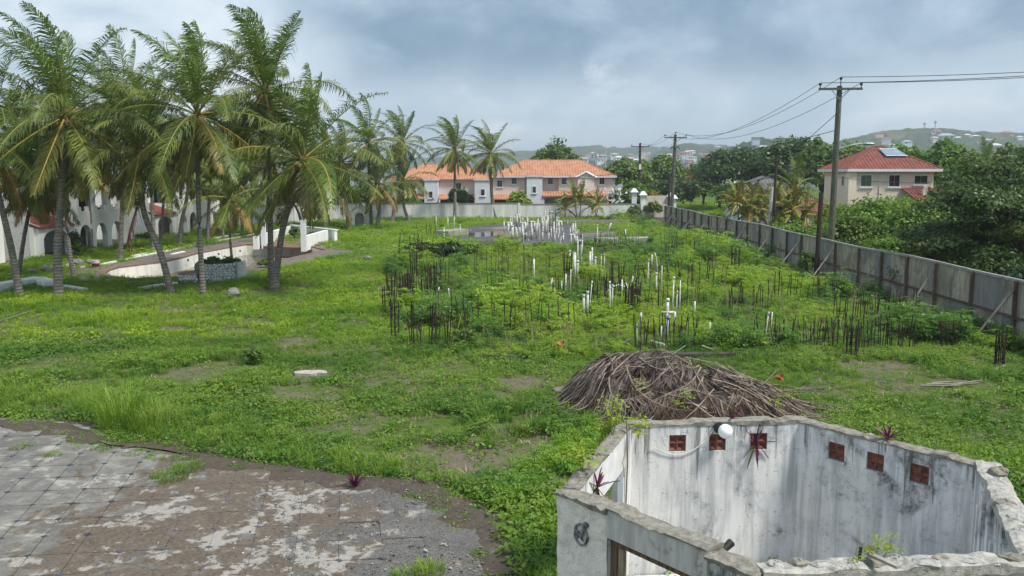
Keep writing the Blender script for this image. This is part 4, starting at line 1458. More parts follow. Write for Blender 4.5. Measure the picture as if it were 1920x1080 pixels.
# --- sailing boats in the harbour
rr = random.Random(8)
for i, (px, py) in enumerate(((1108, 282), (1136, 273), (1112, 297), (1103, 296), (1100, 298), (1133, 296), (1127, 298), (1214, 290), (1212, 291), (1218, 288), (1196, 292), (1206, 296), (1228, 294), (1232, 296), (1294, 281), (1306, 291), (1371, 277), (1287, 300), (1300, 303), (1182, 296), (1162, 297))):
    Yd = 470 + (i * 37) % 150
    p = D(px, py, Yd)
    hgt = p.z
    bt = empty('sailboat', (p.x, Yd, .1), R(rr.uniform(20, 160)), ('tall white mast of a sailboat rising above the townhouse roof, rightmost there', 'grey mast of a sailboat just above the right hip of the orange roof', 'tall white mast of a sailboat above the trees right of the second pole')[0 if i == 1 else 1 if i == 0 else 2] if i in (0, 1, 14) else 'thin white mast of a far sailboat in the harbour', 'sailboat', 'sailboats in the harbour')
    b = MB(); b.hexa([(-4.5, -.9, 0), (4, -.7, 0), (4, .7, 0), (-4.5, .9, 0), (-5, -1.5, 1.2), (6, -.15, 1.4), (6, .15, 1.4), (-5, 1.5, 1.2)]); b.build('hull', [M_trim], bt)
    b = MB(); b.tube([(0, 0, 1), (0, 0, hgt)], [.30 if i in (1, 14) else .2, .2 if i in (1, 14) else .12], 5)
    b.tube([(0, -1.0, hgt * .6), (0, 1.0, hgt * .6)], .07, 4)
    b.build('mast', [M_pvc if i != 0 else M_metal], bt)
    b = MB(); b.tube([(0, 0, 2.4), (-4.2, 0, 2.5)], .2, 5); b.build('boom', [M_trim], bt)

# --- houses scattered on the far hills and round the harbour
HC = {'white': plain('far_white_wall', (.66, .68, .70), None, 1, .8, 0), 'cream': plain('far_cream_wall', (.58, .52, .42), None, 1, .8, 0), 'yellow': plain('far_yellow_wall', (.60, .42, .16), None, 1, .8, 0), 'blue': plain('far_blue_wall', (.45, .53, .62), None, 1, .8, 0), 'pink': plain('far_pink_wall', (.52, .34, .30), None, 1, .8, 0)}
RC = {'red': plain('far_red_roof', (.32, .12, .08), None, 1, .8, 0), 'grey': plain('far_grey_roof', (.38, .40, .43), None, 1, .8, 0), 'white': plain('far_white_roof', (.66, .68, .7), None, 1, .7, 0), 'green': plain('far_green_roof', (.25, .36, .33), None, 1, .8, 0)}


def far_house(p, w, h, wall, roof, label, group='houses on the far hillsides', down=4.0, wins=3):
    o = empty('hillside_house', (p.x, p.y, p.z), R(rr.uniform(-25, 25)), label, 'house', group)
    d = w * .7
    b = MB(); b.b2(-w / 2, w / 2, 0, d, -down, h); b.build('wall', [HC[wall]], o)
    b = MB(); e = w * .06
    b.add([(-w / 2 - e, -e, h), (w / 2 + e, -e, h), (w / 2 + e, d + e, h), (-w / 2 - e, d + e, h), (-w * .2, d / 2, h + w * .17), (w * .2, d / 2, h + w * .17)], [(3, 2, 1, 0), (0, 1, 5, 4), (1, 2, 5), (2, 3, 4, 5), (3, 0, 4)])
    b.build('roof', [RC[roof]], o)
    for k in range(wins):
        x = -w / 2 + w * (k + .5) / wins
        b = MB(); b.b2(x - w * .07, x + w * .07, -.15, .2, h * .35, h * .75); b.build('window', [M_dark], o)


for px, py, hi, w, h, wall, roof, lab in (
        (1774, 261, 4, 26, 8, 'blue', 'grey', 'long pale blue house on the right hillside'),
        (1757, 249, 4, 16, 5, 'white', 'red', 'white house with red roof below the radio masts'),
        (1826, 262, 4, 15, 5, 'yellow', 'red', 'yellow house on the right hillside'),
        (1822, 271, 4, 20, 4, 'white', 'white', 'white roofed house below the yellow house'),
        (1854, 266, 4, 14, 5, 'white', 'grey', 'small white house right of the yellow house'),
        (1868, 275, 4, 16, 5, 'pink', 'white', 'pinkish house low on the right hillside'),
        (1892, 251, 4, 20, 4, 'pink', 'red', 'red roofed house on the skyline at the right edge'),
        (1650, 251, 4, 13, 4, 'cream', 'red', 'small cream house high on the grassy hill left of the masts'),
        (1677, 274, 4, 12, 4, 'white', 'white', 'white house peeping over the trees behind the solar panel'),
        (1418, 263, 3, 9, 5, 'blue', 'green', 'pale blue house near the top of the rounded hill'),
        (1434, 280, 3, 13, 4, 'white', 'grey', 'white house with wide roof at the foot of the rounded hill'),
        (1300, 284, 1, 11, 3.5, 'white', 'white', 'bright white house high behind the harbour'),
        (1315, 290, 1, 12, 3.5, 'white', 'red', 'white house with red roof stepping down the harbour hill'),
        (1345, 278, 1, 16, 5, 'white', 'grey', 'white house under the gap between two hills'),
        (1352, 283, 1, 14, 5, 'cream', 'red', 'cream house under the gap between two hills'),
        (1279, 290, 1, 14, 4, 'pink', 'red', 'pink house left of the white harbour houses')):
    far_house(HILL[hi](px, py + 2), w * .8, h * .8, wall, roof, lab)
for i in range(44):
    px = rr.choice([rr.uniform(1085, 1200), rr.uniform(1180, 1385), rr.uniform(1240, 1385)])
    py = rr.uniform(292, 303) if px < 1260 else rr.uniform(288, 305)
    p = HILL[2](px, py + 3)
    far_house(p, rr.uniform(5, 10), rr.uniform(2.5, 4.5), rr.choice(['white', 'white', 'white', 'cream', 'pink', 'blue']), rr.choice(['white', 'grey', 'red', 'green', 'red']), 'tiny pale building in the harbour town under the far hills', 'buildings of the harbour town', 4, 2)
for i in range(26):
    px, hi = rr.choice([(rr.uniform(1090, 1330), 0), (rr.uniform(1240, 1400), 1), (rr.uniform(1600, 1915), 4)])
    py = {0: rr.uniform(283, 296), 1: rr.uniform(282, 298), 4: rr.uniform(258, 280)}[hi]
    far_house(HILL[hi](px, py), rr.uniform(8, 13), 4, rr.choice(['white', 'white', 'cream']), rr.choice(['white', 'grey', 'red']), 'speck sized pale house on a far wooded slope', 'speck sized houses on the far slopes', 4, 0)
for i, (px, py, lab) in enumerate(((1733, 229, 'left lattice radio mast on the far hilltop'), (1753, 226, 'right taller lattice radio mast on the far hilltop'))):
    p = D(px, 244, 1345)
    t = D(px, py, 1345).z - p.z
    m = empty('radio_mast', (p.x, p.y, p.z - 3), 0, lab, 'mast', 'radio masts on the hilltop')
    b = MB(); b.tube([(0, 0, 0), (0, 0, t + 3)], [.8, .55], 4); b.build('mast', [M_metal], m)
    b = MB(); b.tube([(0, 0, t - 1.0), (0, 0, t + 1.5)], 2.2, 8); b.build('antenna_ring', [M_metal], m)

# ------------------------------------------------------------------ roofless round building in the foreground
HX = [Vector(p) for p in ((.85, 10.75), (1.9, 13.57), (4.64, 13.78), (6.37, 11.61), (5.32, 8.79), (2.55, 8.6))]
HTOP = 2.6
TH = .2


def build_ruin():
    ru = empty('roofless_building', (3.6, 11.2, 0), 0, 'roofless hexagonal building of mouldy white walls in the foreground', 'ruin')
    C0 = Vector((3.6, 11.2))
    rr = random.Random(4)
    A, B_, C, Dd, E, Fv = [p - C0 for p in HX]
    M_top = stained('broken_plaster_top', (.52, .50, .46), (.22, .21, .19), (.045, .045, .04), .8, 2.6, False, bump=1.0, bdist=.03)
    M_rub = stained('broken_lime', (.50, .49, .47), (.24, .235, .22), (.07, .07, .06), .8, 3.0, False, bump=1.0, bdist=.03)
    def outn(a, c):
        d = (c - a).normalized(); n = Vector((d.y, -d.x))
        return n if n.dot((a + c) / 2) > 0 else -n

    def panel(a, c, z0, z1, name='wall', mats=None, holes=None, u0=0.0, u1=None, t=TH):
        """wall slab growing outward from the inner line a-c, with square vent holes cut through; each face finely gridded for a rough edge"""
        d = (c - a).normalized(); L = (c - a).length; n = outn(a, c)
        u1 = L if u1 is None else u1
        us = sorted({u0, u1} | {x for h in (holes or []) for x in (h[0], h[1])})
        zs = sorted({z0, z1} | {x for h in (holes or []) for x in (h[2], h[3])})
        b = MB()
        for i in range(len(us) - 1):
            for j in range(len(zs) - 1):
                um, zm = (us[i] + us[i + 1]) / 2, (zs[j] + zs[j + 1]) / 2
                if any(h[0] < um < h[1] and h[2] < zm < h[3] for h in (holes or [])): continue
                p, q = a + d * us[i], a + d * us[i + 1]
                b.hexa([(p.x, p.y, zs[j]), (q.x, q.y, zs[j]), (q.x + n.x * t, q.y + n.y * t, zs[j]), (p.x + n.x * t, p.y + n.y * t, zs[j]),
                        (p.x, p.y, zs[j + 1]), (q.x, q.y, zs[j + 1]), (q.x + n.x * t, q.y + n.y * t, zs[j + 1]), (p.x + n.x * t, p.y + n.y * t, zs[j + 1])])
        return b.build(name, mats or [M_ruin], ru), d, n

    def coping(a, c, u0, u1, z, w=TH, drop=.07, rise=.02, seed=0, parent=None, mat=None, name='coping', amp=.03):
        """rough broken wall top"""
        d = (c - a).normalized(); n = outn(a, c)
        N = max(4, int((u1 - u0) / .07))
        K = 5
        v, f = [], []
        for i in range(N + 1):
            u = u0 + (u1 - u0) * i / N
            for k in range(K + 1):
                s = -.02 + (w + .04) * k / K
                p = a + d * u + n * (s + (vnoise(u * 7, k * 3.1, seed, 2) - .5) * .05)
                zz = z + rise + (vnoise(u * 5 + 9, s * 9, seed + 3, 3) - .5) * 2 * amp + (.018 if vnoise(u * 2.6, 3.3, seed + 6, 2) > .5 else -.012) - (.02 if k in (0, K) else 0)
                v.append((p.x, p.y, zz))
            for s, kk in ((-.012, 0), (w + .012, 1)):
                p = a + d * u + n * s
                v.append((p.x, p.y, z - drop - float(vnoise(u * 6, kk * 7, seed + 8, 2)) * (.09 if drop > .05 else .035)))
        S = K + 3
        for i in range(N):
            for k in range(K):
                f.append((i * S + k, (i + 1) * S + k, (i + 1) * S + k + 1, i * S + k + 1))
            f.append((i * S, i * S + K + 1, (i + 1) * S + K + 1, (i + 1) * S))
            f.append((i * S + K, (i + 1) * S + K, (i + 1) * S + K + 2, i * S + K + 2))
        f.append(tuple(range(K + 1)) + (K + 2, K + 1)); f.append(tuple(N * S + k for k in range(K, -1, -1)) + (N * S + K + 1, N * S + K + 2))
        return meshobj(name, v, f, mat or [M_coping], parent or ru)

    vents = {}
    def vent(a, d, n, u, z, lab=None):
        s = .125
        fr = None
        g = MB()
        p = a + d * u + n * .038
        for i in range(2):
            for j in range(2):
                c0 = p + d * ((i - .5) * .122)
                zz = z + (j - .5) * .122
                # each cell a little pyramid sunk in a terracotta square
                h = .058
                q = [c0 - d * h, c0 + d * h]
                o = n * -.0
                fr_ = [(q[0].x, q[0].y, zz - h), (q[1].x, q[1].y, zz - h), (q[1].x, q[1].y, zz + h), (q[0].x, q[0].y, zz + h)]
                k = c0 + n * .05
                g2 = MB(); g2.add(fr_ + [(k.x, k.y, zz)], [(0, 1, 4), (1, 2, 4), (2, 3, 4), (3, 0, 4)])
                g2.add([(x + n.x * .1, y + n.y * .1, z_) for x, y, z_ in fr_], [(0, 1, 2, 3)])
                vents.setdefault('l', []).append(g2)
        b = MB()
        c0 = p - d * .127
        for uu in (-.1265, 0, .1265):
            w = .006
            q0, q1 = p + d * (uu - w), p + d * (uu + w)
            qo0, qo1 = q0 - n * .012, q1 - n * .012
            b.hexa([(qo0.x, qo0.y, z - .13), (qo1.x, qo1.y, z - .13), (q1.x + n.x * .1, q1.y + n.y * .1, z - .13), (q0.x + n.x * .1, q0.y + n.y * .1, z - .13),
                    (qo0.x, qo0.y, z + .13), (qo1.x, qo1.y, z + .13), (q1.x + n.x * .1, q1.y + n.y * .1, z + .13), (q0.x + n.x * .1, q0.y + n.y * .1, z + .13)])
        for zz in (-.1265, 0, .1265):
            q0, q1 = p - d * .12, p + d * .12
            b.hexa([(q0.x - n.x * .010, q0.y - n.y * .010, z + zz - .006), (q1.x - n.x * .010, q1.y - n.y * .010, z + zz - .006), (q1.x + n.x * .09, q1.y + n.y * .09, z + zz - .006), (q0.x + n.x * .09, q0.y + n.y * .09, z + zz - .006),
                    (q0.x - n.x * .010, q0.y - n.y * .010, z + zz + .006), (q1.x - n.x * .010, q1.y - n.y * .010, z + zz + .006), (q1.x + n.x * .09, q1.y + n.y * .09, z + zz + .006), (q0.x + n.x * .09, q0.y + n.y * .09, z + zz + .006)])
        o = b.build('vent_block', [M_terra], ru)
        for g2 in vents.pop('l'): g2.build('vent_cell', [M_terra], o)

    def hole(u, z): return (u - .137, u + .137, z - .137, z + .137)
    L = (C - B_).length
    # back wall and back right wall with three vents each
    us1 = [.75, 1.40, 2.08]
    o, d, n = panel(B_, C, -.3, HTOP - .09, holes=[hole(u, 2.22) for u in us1])
    for u in us1: vent(B_, d, n, u, 2.22)
    coping(B_, C, -.1, L + .1, HTOP - .05, seed=2, drop=.03, amp=.022)
    us2 = [.66, 1.30, 1.98]
    o, d, n = panel(C, Dd, -.3, HTOP - .09, holes=[hole(u, 2.20) for u in us2])
    for u in us2:
        vent(C, d, n, u, 2.20)
        # plastered reveal and sill lip
        b = MB(); p, q = C + d * (u - .16) - n * .022, C + d * (u + .16) - n * .022
        b.wall(p, q, .035, 2.035, 2.062); b.build('sill', [M_ruin], ru)
    coping(C, Dd, -.1, (Dd - C).length + .1, HTOP - .05, seed=5, drop=.03, amp=.026)
    # right wall, streaked and fluted
    o, d, n = panel(Dd, E, -.3, HTOP - .11)
    for k in range(9):
        u = .18 + k * .29
        w = rr.uniform(.05, .10)
        p, q = Dd + d * (u - w) - n * .02, Dd + d * (u + w) - n * .02
        b = MB(); b.wall(p, q, rr.uniform(.05, .09), .2 + rr.random() * .8, HTOP - .06 - rr.random() * .5); b.build('buttress_strip', [M_ruin], ru)
    coping(Dd, E, -.1, (E - Dd).length + .1, HTOP - .05, w=.26, seed=8, amp=.04, mat=[M_top])
    for k in range(6):
        p = Dd + d * (.3 + k * .42) + n * rr.uniform(.08, .22)
        b = MB(); b.ball((p.x, p.y, HTOP - .03), (rr.uniform(.09, .15), rr.uniform(.07, .12), rr.uniform(.04, .08)), 9, 6, 0, .22, k); b.build('coping_stone', [M_rub if k % 3 else M_coping], ru)
    # near wall, seen along its rough top
    o, d, n = panel(E, Fv, -.3, HTOP - .12)
    coping(E, Fv, -.05, (Fv - E).length + .05, HTOP - .06, w=.24, seed=12, amp=.035, mat=[M_top])
    for k in range(11):
        p = E + d * (.15 + k * .25) + n * rr.uniform(.06, .2)
        b = MB(); b.ball((p.x, p.y, HTOP - .05), (rr.uniform(.08, .17), rr.uniform(.06, .11), rr.uniform(.03, .06)), 9, 6, 0, .22, 50 + k); b.build('coping_stone', [M_rub if k % 3 else M_coping], ru)
    # left wall: white beam over a wide doorway
    La = (B_ - A).length
    panel(A, B_, -.3, HTOP - .09, u0=0, u1=.42)
    panel(A, B_, -.3, HTOP - .09, u0=2.62, u1=La)
    o, d, n = panel(A, B_, 1.98, HTOP - .075, 'lintel', [plain('fresh_white_paint', (.74, .74, .73), (.62, .62, .60), 3, .7, .2)], u0=.421, u1=2.619)
    coping(A, B_, -.05, La + .05, HTOP - .06, seed=15, drop=.01, amp=.018)
    b = MB()
    for u in (.46, 2.58):
        p, q = A + d * (u - .04), A + d * (u + .04)
        b.wall(p + n * .06, q + n * .06, .08, -.1, 2.015)
    b.build('door_frame', [M_trim], ru)
    # front left wall: plain panel, doorway with timber frame, concrete lintel
    Lf = (Fv - A).length
    # the rough lime-plastered pier bulges out of the straight wall
    dF = (Fv - A).normalized(); nF = outn(A, Fv)
    NU, NZ = 16, 40
    v, f = [], []
    for j in range(NZ + 1):
        z = -.3 + (HTOP + .19) * j / NZ
        for i in range(NU + 1):
            u = -.16 + (.74 + .16) * i / NU
            bul = TH + (abs(vnoise(u * 4, z * 3, 33, 3) - .5)) * .16 + .012
            p = A + dF * u + nF * bul
            v.append((p.x, p.y, z))
    f = [(j * (NU + 1) + i, j * (NU + 1) + i + 1, (j + 1) * (NU + 1) + i + 1, (j + 1) * (NU + 1) + i) for j in range(NZ) for i in range(NU)]
    meshobj('plaster_face', v, f, [M_ruin_out], ru)
    panel(A, Fv, -.3, HTOP - .12, u0=-.15, u1=.73)
    panel(A, Fv, -.3, HTOP - .14, u0=2.25, u1=Lf + .1)
    lt = stained('lintel_concrete', (.60, .585, .55), (.36, .35, .32), (.07, .07, .06), .8, 2.0) if True else plain('x', (.44, .43, .40), (.20, .19, .165), 2.6, .9, .6, .02)
    o, d, n = panel(A, Fv, 2.2, HTOP - .06, 'lintel', [lt], u0=.731, u1=2.249, t=TH + .04)
    coping(A, Fv, -.15, .76, HTOP - .07, w=TH + .07, seed=21, amp=.03, drop=.03)
    coping(A, Fv, .74, 2.26, HTOP - .04, w=TH + .05, drop=.0, rise=.012, seed=23, amp=.008)
    coping(A, Fv, 2.24, Lf + .15, HTOP - .08, w=TH + .06, seed=25, amp=.04, drop=.04)
    wood = plain('door_timber', (.19, .13, .085), (.08, .055, .04), 4, .8, .5, .008, stretch=(6, 6, .7))
    for u in (.78, 2.2):
        b = MB(); b.wall(A + d * (u - .045) + n * .09, A + d * (u + .045) + n * .09, .12, -.1, 2.19); b.build('door_post', [wood], ru)
    b = MB(); b.wall(A + d * .826 + n * .09, A + d * 2.154 + n * .09, .12, 2.09, 2.192); b.build('door_head', [wood], ru)
    b = MB(); b.wall(A + d * .87 + n * .13, A + d * .95 + n * .13, .05, -.1, 2.08); b.build('door_stop', [plain('pale_door_timber', (.34, .27, .17), (.22, .17, .11), 4, .8, .4, stretch=(6, 6, .7))], ru)
    # floor and a sloped bench inside
    fl = MB(); fl.poly([(p.x * .99, p.y * .99) for p in (A, Fv, E, Dd, C, B_)], -.2, .03); fl.build('floor', [M_ruin], ru)
    return C0, A, B_, C, Dd, E, Fv, outn


RU = build_ruin()


def ruin_bits():
    C0, A, B_, C, Dd, E, Fv, outn = RU
    # opal globe lamp on the back wall
    d = (C - B_).normalized(); n = outn(B_, C)
    w = C0 + B_ + d * 1.40 - n * .002
    lamp = empty('wall_lamp', (w.x, w.y, 2.47), math.atan2(d.y, d.x), 'white opal globe lamp on the ruin wall above the middle vent', 'lamp')
    b = MB(); b.tube([(0, -.0, .0), (0, -.05, .0)], .085, 12); b.build('base', [M_black], lamp)
    b = MB(); b.tube([(0, -.05, 0), (.03, -.12, .01)], .06, 10); b.build('socket', [M_black], lamp)
    b = MB(); b.ball((.06, -.19, -.01), .115, 20, 14); b.build('globe', [M_globe], lamp, True)
    # slack cable
    P = lambda u, z: (C0 + B_ + d * u - n * .03).to_tuple() + (z,)
    pts = [P(1.32, 2.46), P(1.26, 2.36), P(1.17, 2.24), P(1.02, 2.12), P(.84, 2.05), P(.66, 2.05), P(.48, 2.10), P(.38, 2.16), P(.30, 2.15)]
    b = MB(); b.tube(pts, .0095, 5); thing(b, 'slack_cable', [M_pvc], 'slack white cable hanging from the globe lamp', 'cable')
    # dead vine stems in the left doorway
    dl = (B_ - A).normalized(); nl = outn(A, B_)
    Q = lambda u, o, z: (C0 + A + dl * u - nl * o).to_tuple() + (z,)
    b = MB(); b.tube([Q(2.55, .02, 2.75), Q(2.5, .05, 2.4), Q(2.58, .04, 2.0), Q(2.52, .04, 1.5), Q(2.56, .03, 1.1), Q(2.54, .02, .7)], .014, 5)
    b.tube([Q(2.5, .05, 2.4), Q(2.3, .03, 2.15), Q(2.36, .04, 1.9)], .008, 4)
    thing(b, 'dead_vine', [plain('vine_stem', (.22, .18, .14), None, 5, .9, .3)], 'bare brown vine stem hanging down the doorway corner', 'vine')
    # wall boss: ring with a twisted figure on the plaster pier
    dF = (Fv - A).normalized(); nF = outn(A, Fv)
    c = C0 + A + dF * .30 + nF * (TH + .035)
    boss = empty('wall_ornament', (c.x, c.y, 2.08), math.atan2(dF.y, dF.x), 'weathered grey ring shaped metal ornament on the plaster pier', 'ornament')
    om = plain('tarnished_metal', (.30, .32, .33), (.08, .08, .08), 14, .55, .5, .004, metal=.3)
    N = 20
    b = MB(); b.tube([(.115 * math.cos(2 * PI * k / N), 0, .13 * math.sin(2 * PI * k / N)) for k in range(N + 1)], .018, 6); b.build('ring', [om], boss)
    b = MB(); b.tube([(-.07, -.01, -.06), (-.02, -.03, .03), (.03, -.03, .0), (.05, -.02, .08), (.09, -.02, .13), (.14, -.02, .17)], [.02, .028, .03, .025, .03, .018], 6); b.build('figure', [om], boss)
    b = MB(); b.tube([(-.09, -.01, .05), (-.02, -.02, .0), (.06, -.02, -.06)], .014, 5); b.build('crossbar', [om], boss)
    b = MB(); b.ball((.10, -.02, .17), (.045, .03, .03), 8, 6); b.build('knob', [om], boss)
    # black floodlight leaning on the lintel end
    p = C0 + A + dF * 1.98 - nF * .42
    fl = empty('floodlight', (p.x, p.y, 2.30), R(25), 'small black floodlight fixed inside the ruin behind the lintel', 'floodlight')
    b = MB(); b.tube([(-.05, .0, -.02), (.09, .02, .05)], [.035, .05], 10); b.build('body', [M_black], fl)
    b = MB(); b.tube([(.088, .0195, .0495), (.098, .021, .054)], [.052, .05], 10); b.build('lens', [plain('dull_lens', (.12, .1, .09), None, 1, .3, 0)], fl)
    b = MB(); b.tube([(-.03, 0, -.02), (-.06, 0, -.14), (-.1, .3, -.18)], .012, 5); b.build('bracket', [M_metal], fl)
    # dark bowl and debris near the far corner of the near wall
    p = G(1692, 1052, 2.55)
    bw = empty('black_bowl', (p.x, p.y + .25, 2.42), 0, 'upturned black bowl behind the near wall top of the ruin', 'bowl')
    b = MB(); b.ball((0, 0, 0), (.11, .11, .09), 12, 8); b.build('bowl', [M_black], bw)
    b = MB(); b.tube([(0, 0, -2.4), (0, 0, -.02)], .02, 6); b.build('stand', [M_metal], bw)
    q = G(1660, 1052, 2.6)
    b = MB(); b.tube([(0, 0, -.12), (.02, .01, .12)], [.012, .02], 5); thing(b, 'iron_stub', [M_rust], 'thin dark iron stub sticking up from the near wall', 'stub', loc=(q.x - .25, q.y + .05, 2.6))
    q = G(1657, 1062, 2.6)
    b = MB(); b.box((0, 0, 0), (.06, .34, .03), .5); thing(b, 'loose_lath', [M_brace], 'loose grey lath lying on the near wall top', 'lath', loc=(q.x, q.y, 2.66))


ruin_bits()

# ------------------------------------------------------------------ starter bars and pipes standing in the weeds
def build_rods():
    rr = random.Random(21)
    protos = []
    for k in range(6):
        b = MB()
        h = 1.0
        bend = [rr.uniform(-.05, .05) for _ in range(3)]
        pts = [(0, 0, -.15), (bend[0] * .4, bend[1] * .3, .35), (bend[0], bend[1], .7), (bend[0] * 1.3 + bend[2], bend[1] * 1.4, 1.0)]
        b.tube(pts, .017, 5)
        protos.append(b)
    meshes = [None] * 6
    GRP = 'rusty starter bars standing in the weeds'
    spots = []
    def row(x0, y0, x1, y1, n, h, jit=.15):
        n = int(n * 1.75)
        for i in range(n):
            t = i / max(1, n - 1)
            spots.append((x0 + (x1 - x0) * t + rr.uniform(-jit, jit), y0 + (y1 - y0) * t + rr.uniform(-jit, jit), h * rr.uniform(.75, 1.2)))
    pr = lambda px, py: G(px, py).to_2d()
    def prow(a, c, n, h, jit=.15):
        p, q = pr(*a), pr(*c)
        row(p.x, p.y, q.x, q.y, n, h, jit)
    prow((765, 652), (845, 656), 11, 1.55)
    prow((1405, 650), (1530, 650), 15, 1.05)
    prow((1530, 655), (1715, 655), 24, 1.15)
    prow((1195, 655), (1310, 650), 16, 1.15)
    prow((730, 570), (820, 575), 14, 1.6)
    prow((735, 610), (760, 560), 7, 1.3)
    prow((770, 560), (840, 540), 14, 1.7)
    prow((830, 620), (1060, 628), 15, 1.45, .4)
    prow((890, 572), (1060, 575), 12, 1.4, .4)
    prow((1100, 590), (1200, 585), 18, 1.5)
    prow((1200, 588), (1320, 582), 10, 1.2)
    prow((1040, 560), (1170, 550), 14, 1.3)
    prow((1140, 545), (1220, 552), 14, 1.5)
    prow((1230, 545), (1350, 545), 14, 1.6, .3)
    prow((1360, 590), (1440, 585), 10, 1.3)
    prow((1440, 560), (1570, 575), 14, 1.3, .3)
    prow((1570, 610), (1720, 605), 22, 1.3, .3)
    prow((1240, 480), (1330, 488), 14, 1.8, .3)
    prow((1110, 476), (1200, 474), 16, 1.6, .3)
    prow((870, 520), (1040, 520), 10, 1.8, .5)
    prow((745, 505), (800, 500), 8, 2.2, .4)
    prow((790, 450), (830, 440), 6, 1.5, .4)
    spots.sort(key=lambda s: s[1])
    far = MB()
    for x, y, h in spots[298:]:
        lx, ly = rr.gauss(0, .07) * h, rr.gauss(0, .07) * h
        far.tube([(x, y, -.1), (x + lx * .4 + rr.uniform(-.03, .03), y + ly * .5, h * .5), (x + lx, y + ly, h)], .018, 4)
    props(far.build('steel_rods', [M_rust]), 'thin rusty rods in the farther rows, too many to count', kind='stuff')
    for i, (x, y, h) in enumerate(spots[:298]):
        k = i % 6
        if meshes[k] is None:
            o = protos[k].build('steel_rod', [M_rust])
            meshes[k] = o
        else:
            o = link_copy(meshes[k])
        o.location = (x, y, 0)
        o.scale = (1, 1, h)
        o.rotation_euler = (rr.gauss(0, .06), rr.gauss(0, .06), rr.uniform(0, 6.28))
        props(o, 'thin dark rusty steel rod standing in a row among the weeds', 'steel rod', GRP)
    # caged column starters
    def cage(px, py, h, n, w, lean, label):
        p = pr(px, py)
        c = empty('column_cage', (p.x, p.y, 0), rr.uniform(0, 1), label, 'column cage', 'tied column cages of rusty rods')
        for k in range(n):
            a = 2 * PI * k / n + .4
            b = MB(); x, y = w * math.cos(a), w * math.sin(a)
            sp = rr.uniform(1.0, 1.0 + lean)
            b.tube([(x, y, -.2), (x * sp, y * sp, h * .5), (x * sp * (1 + lean), y * sp + rr.uniform(-.05, .05), h * rr.uniform(.88, 1.05))], .022, 5)
            b.build('rod', [M_rust], c)
        for z in (.18, .4, .62, .82):
            b = MB(); N = 8
            b.tube([(w * 1.12 * math.cos(2 * PI * k / N), w * 1.12 * math.sin(2 * PI * k / N), h * z) for k in range(N + 1)], .012, 4); b.build('tie', [M_rust], c)
    for px, py, h, n, w, lean, lab in (
            (1597, 668, 1.15, 7, .20, .05, 'column cage of rods in the near row, middle of the right rows'),
            (1775, 652, 1.05, 8, .20, .9, 'splayed column cage of rods near the board fence'),
            (1873, 688, 1.35, 8, .15, .02, 'dense black column cage nearest to the board fence'),
            (733, 560, 1.5, 7, .2, .3, 'outermost column cage at the left edge of the weeds'),
            (741, 635, 1.55, 6, .17, .05, 'column cage at the near left corner of the weeds'),
            (726, 585, 1.3, 6, .18, .2, 'column cage just before the outermost left one'),
            (756, 575, 1.2, 6, .18, .1, 'stout column cage second from the left edge'),
            (767, 572, 1.6, 7, .2, .1, 'tall column cage inside the left cluster of rods'),
            (776, 528, 1.9, 6, .2, .15, 'column cage at the middle of the left cluster'),
            (786, 505, 1.9, 6, .2, .1, 'column cage at the far side of the left cluster'),
            (812, 545, 1.6, 6, .18, .2, 'leaning column cage at the right side of the left cluster'),
            (1064, 525, 1.7, 9, .25, .05, 'black column cage beside the white pipe bundle in mid field'),
            (1179, 600, 1.7, 9, .18, .02, 'black column cage left of the tall bent white pipe'),
            (1191, 598, 1.6, 9, .2, .02, 'black column cage right of the tall bent white pipe'),
            (1143, 560, 1.4, 6, .18, .05, 'column cage behind the arched white pipe'),
            (1378, 515, 1.9, 6, .25, .1, 'column cage alone in the right middle of the weeds'),
            (1255, 500, 1.7, 6, .25, .2, 'column cage among the far right rods'),
            (1036, 445, 3.0, 7, .3, .02, 'black column cage rising among the far white pipes')):
        cage(px, py, h, n, w, lean, lab)
    # bent rods lying in the weeds
    for pts, lab in ((((905, 640, .1), (940, 620, .5), (985, 612, .75), (1020, 615, .6), (1040, 640, .1)), 'long rusty rod bent in an arch over the weeds'), (((1475, 655, .2), (1540, 648, .3), (1600, 645, .35)), 'rusty rod lying level before the right rows'), (((1540, 650, .1), (1562, 630, .6), (1580, 622, .9)), 'rusty rod leaning across the right rows')):
        b = MB(); b.tube([G(x, y, 0) + Vector((0, 0, z)) for x, y, z in pts], .024, 5)
        thing(b, 'bent_rod', [M_rust], lab, 'steel rod', 'bent rods in the weeds')


build_rods()


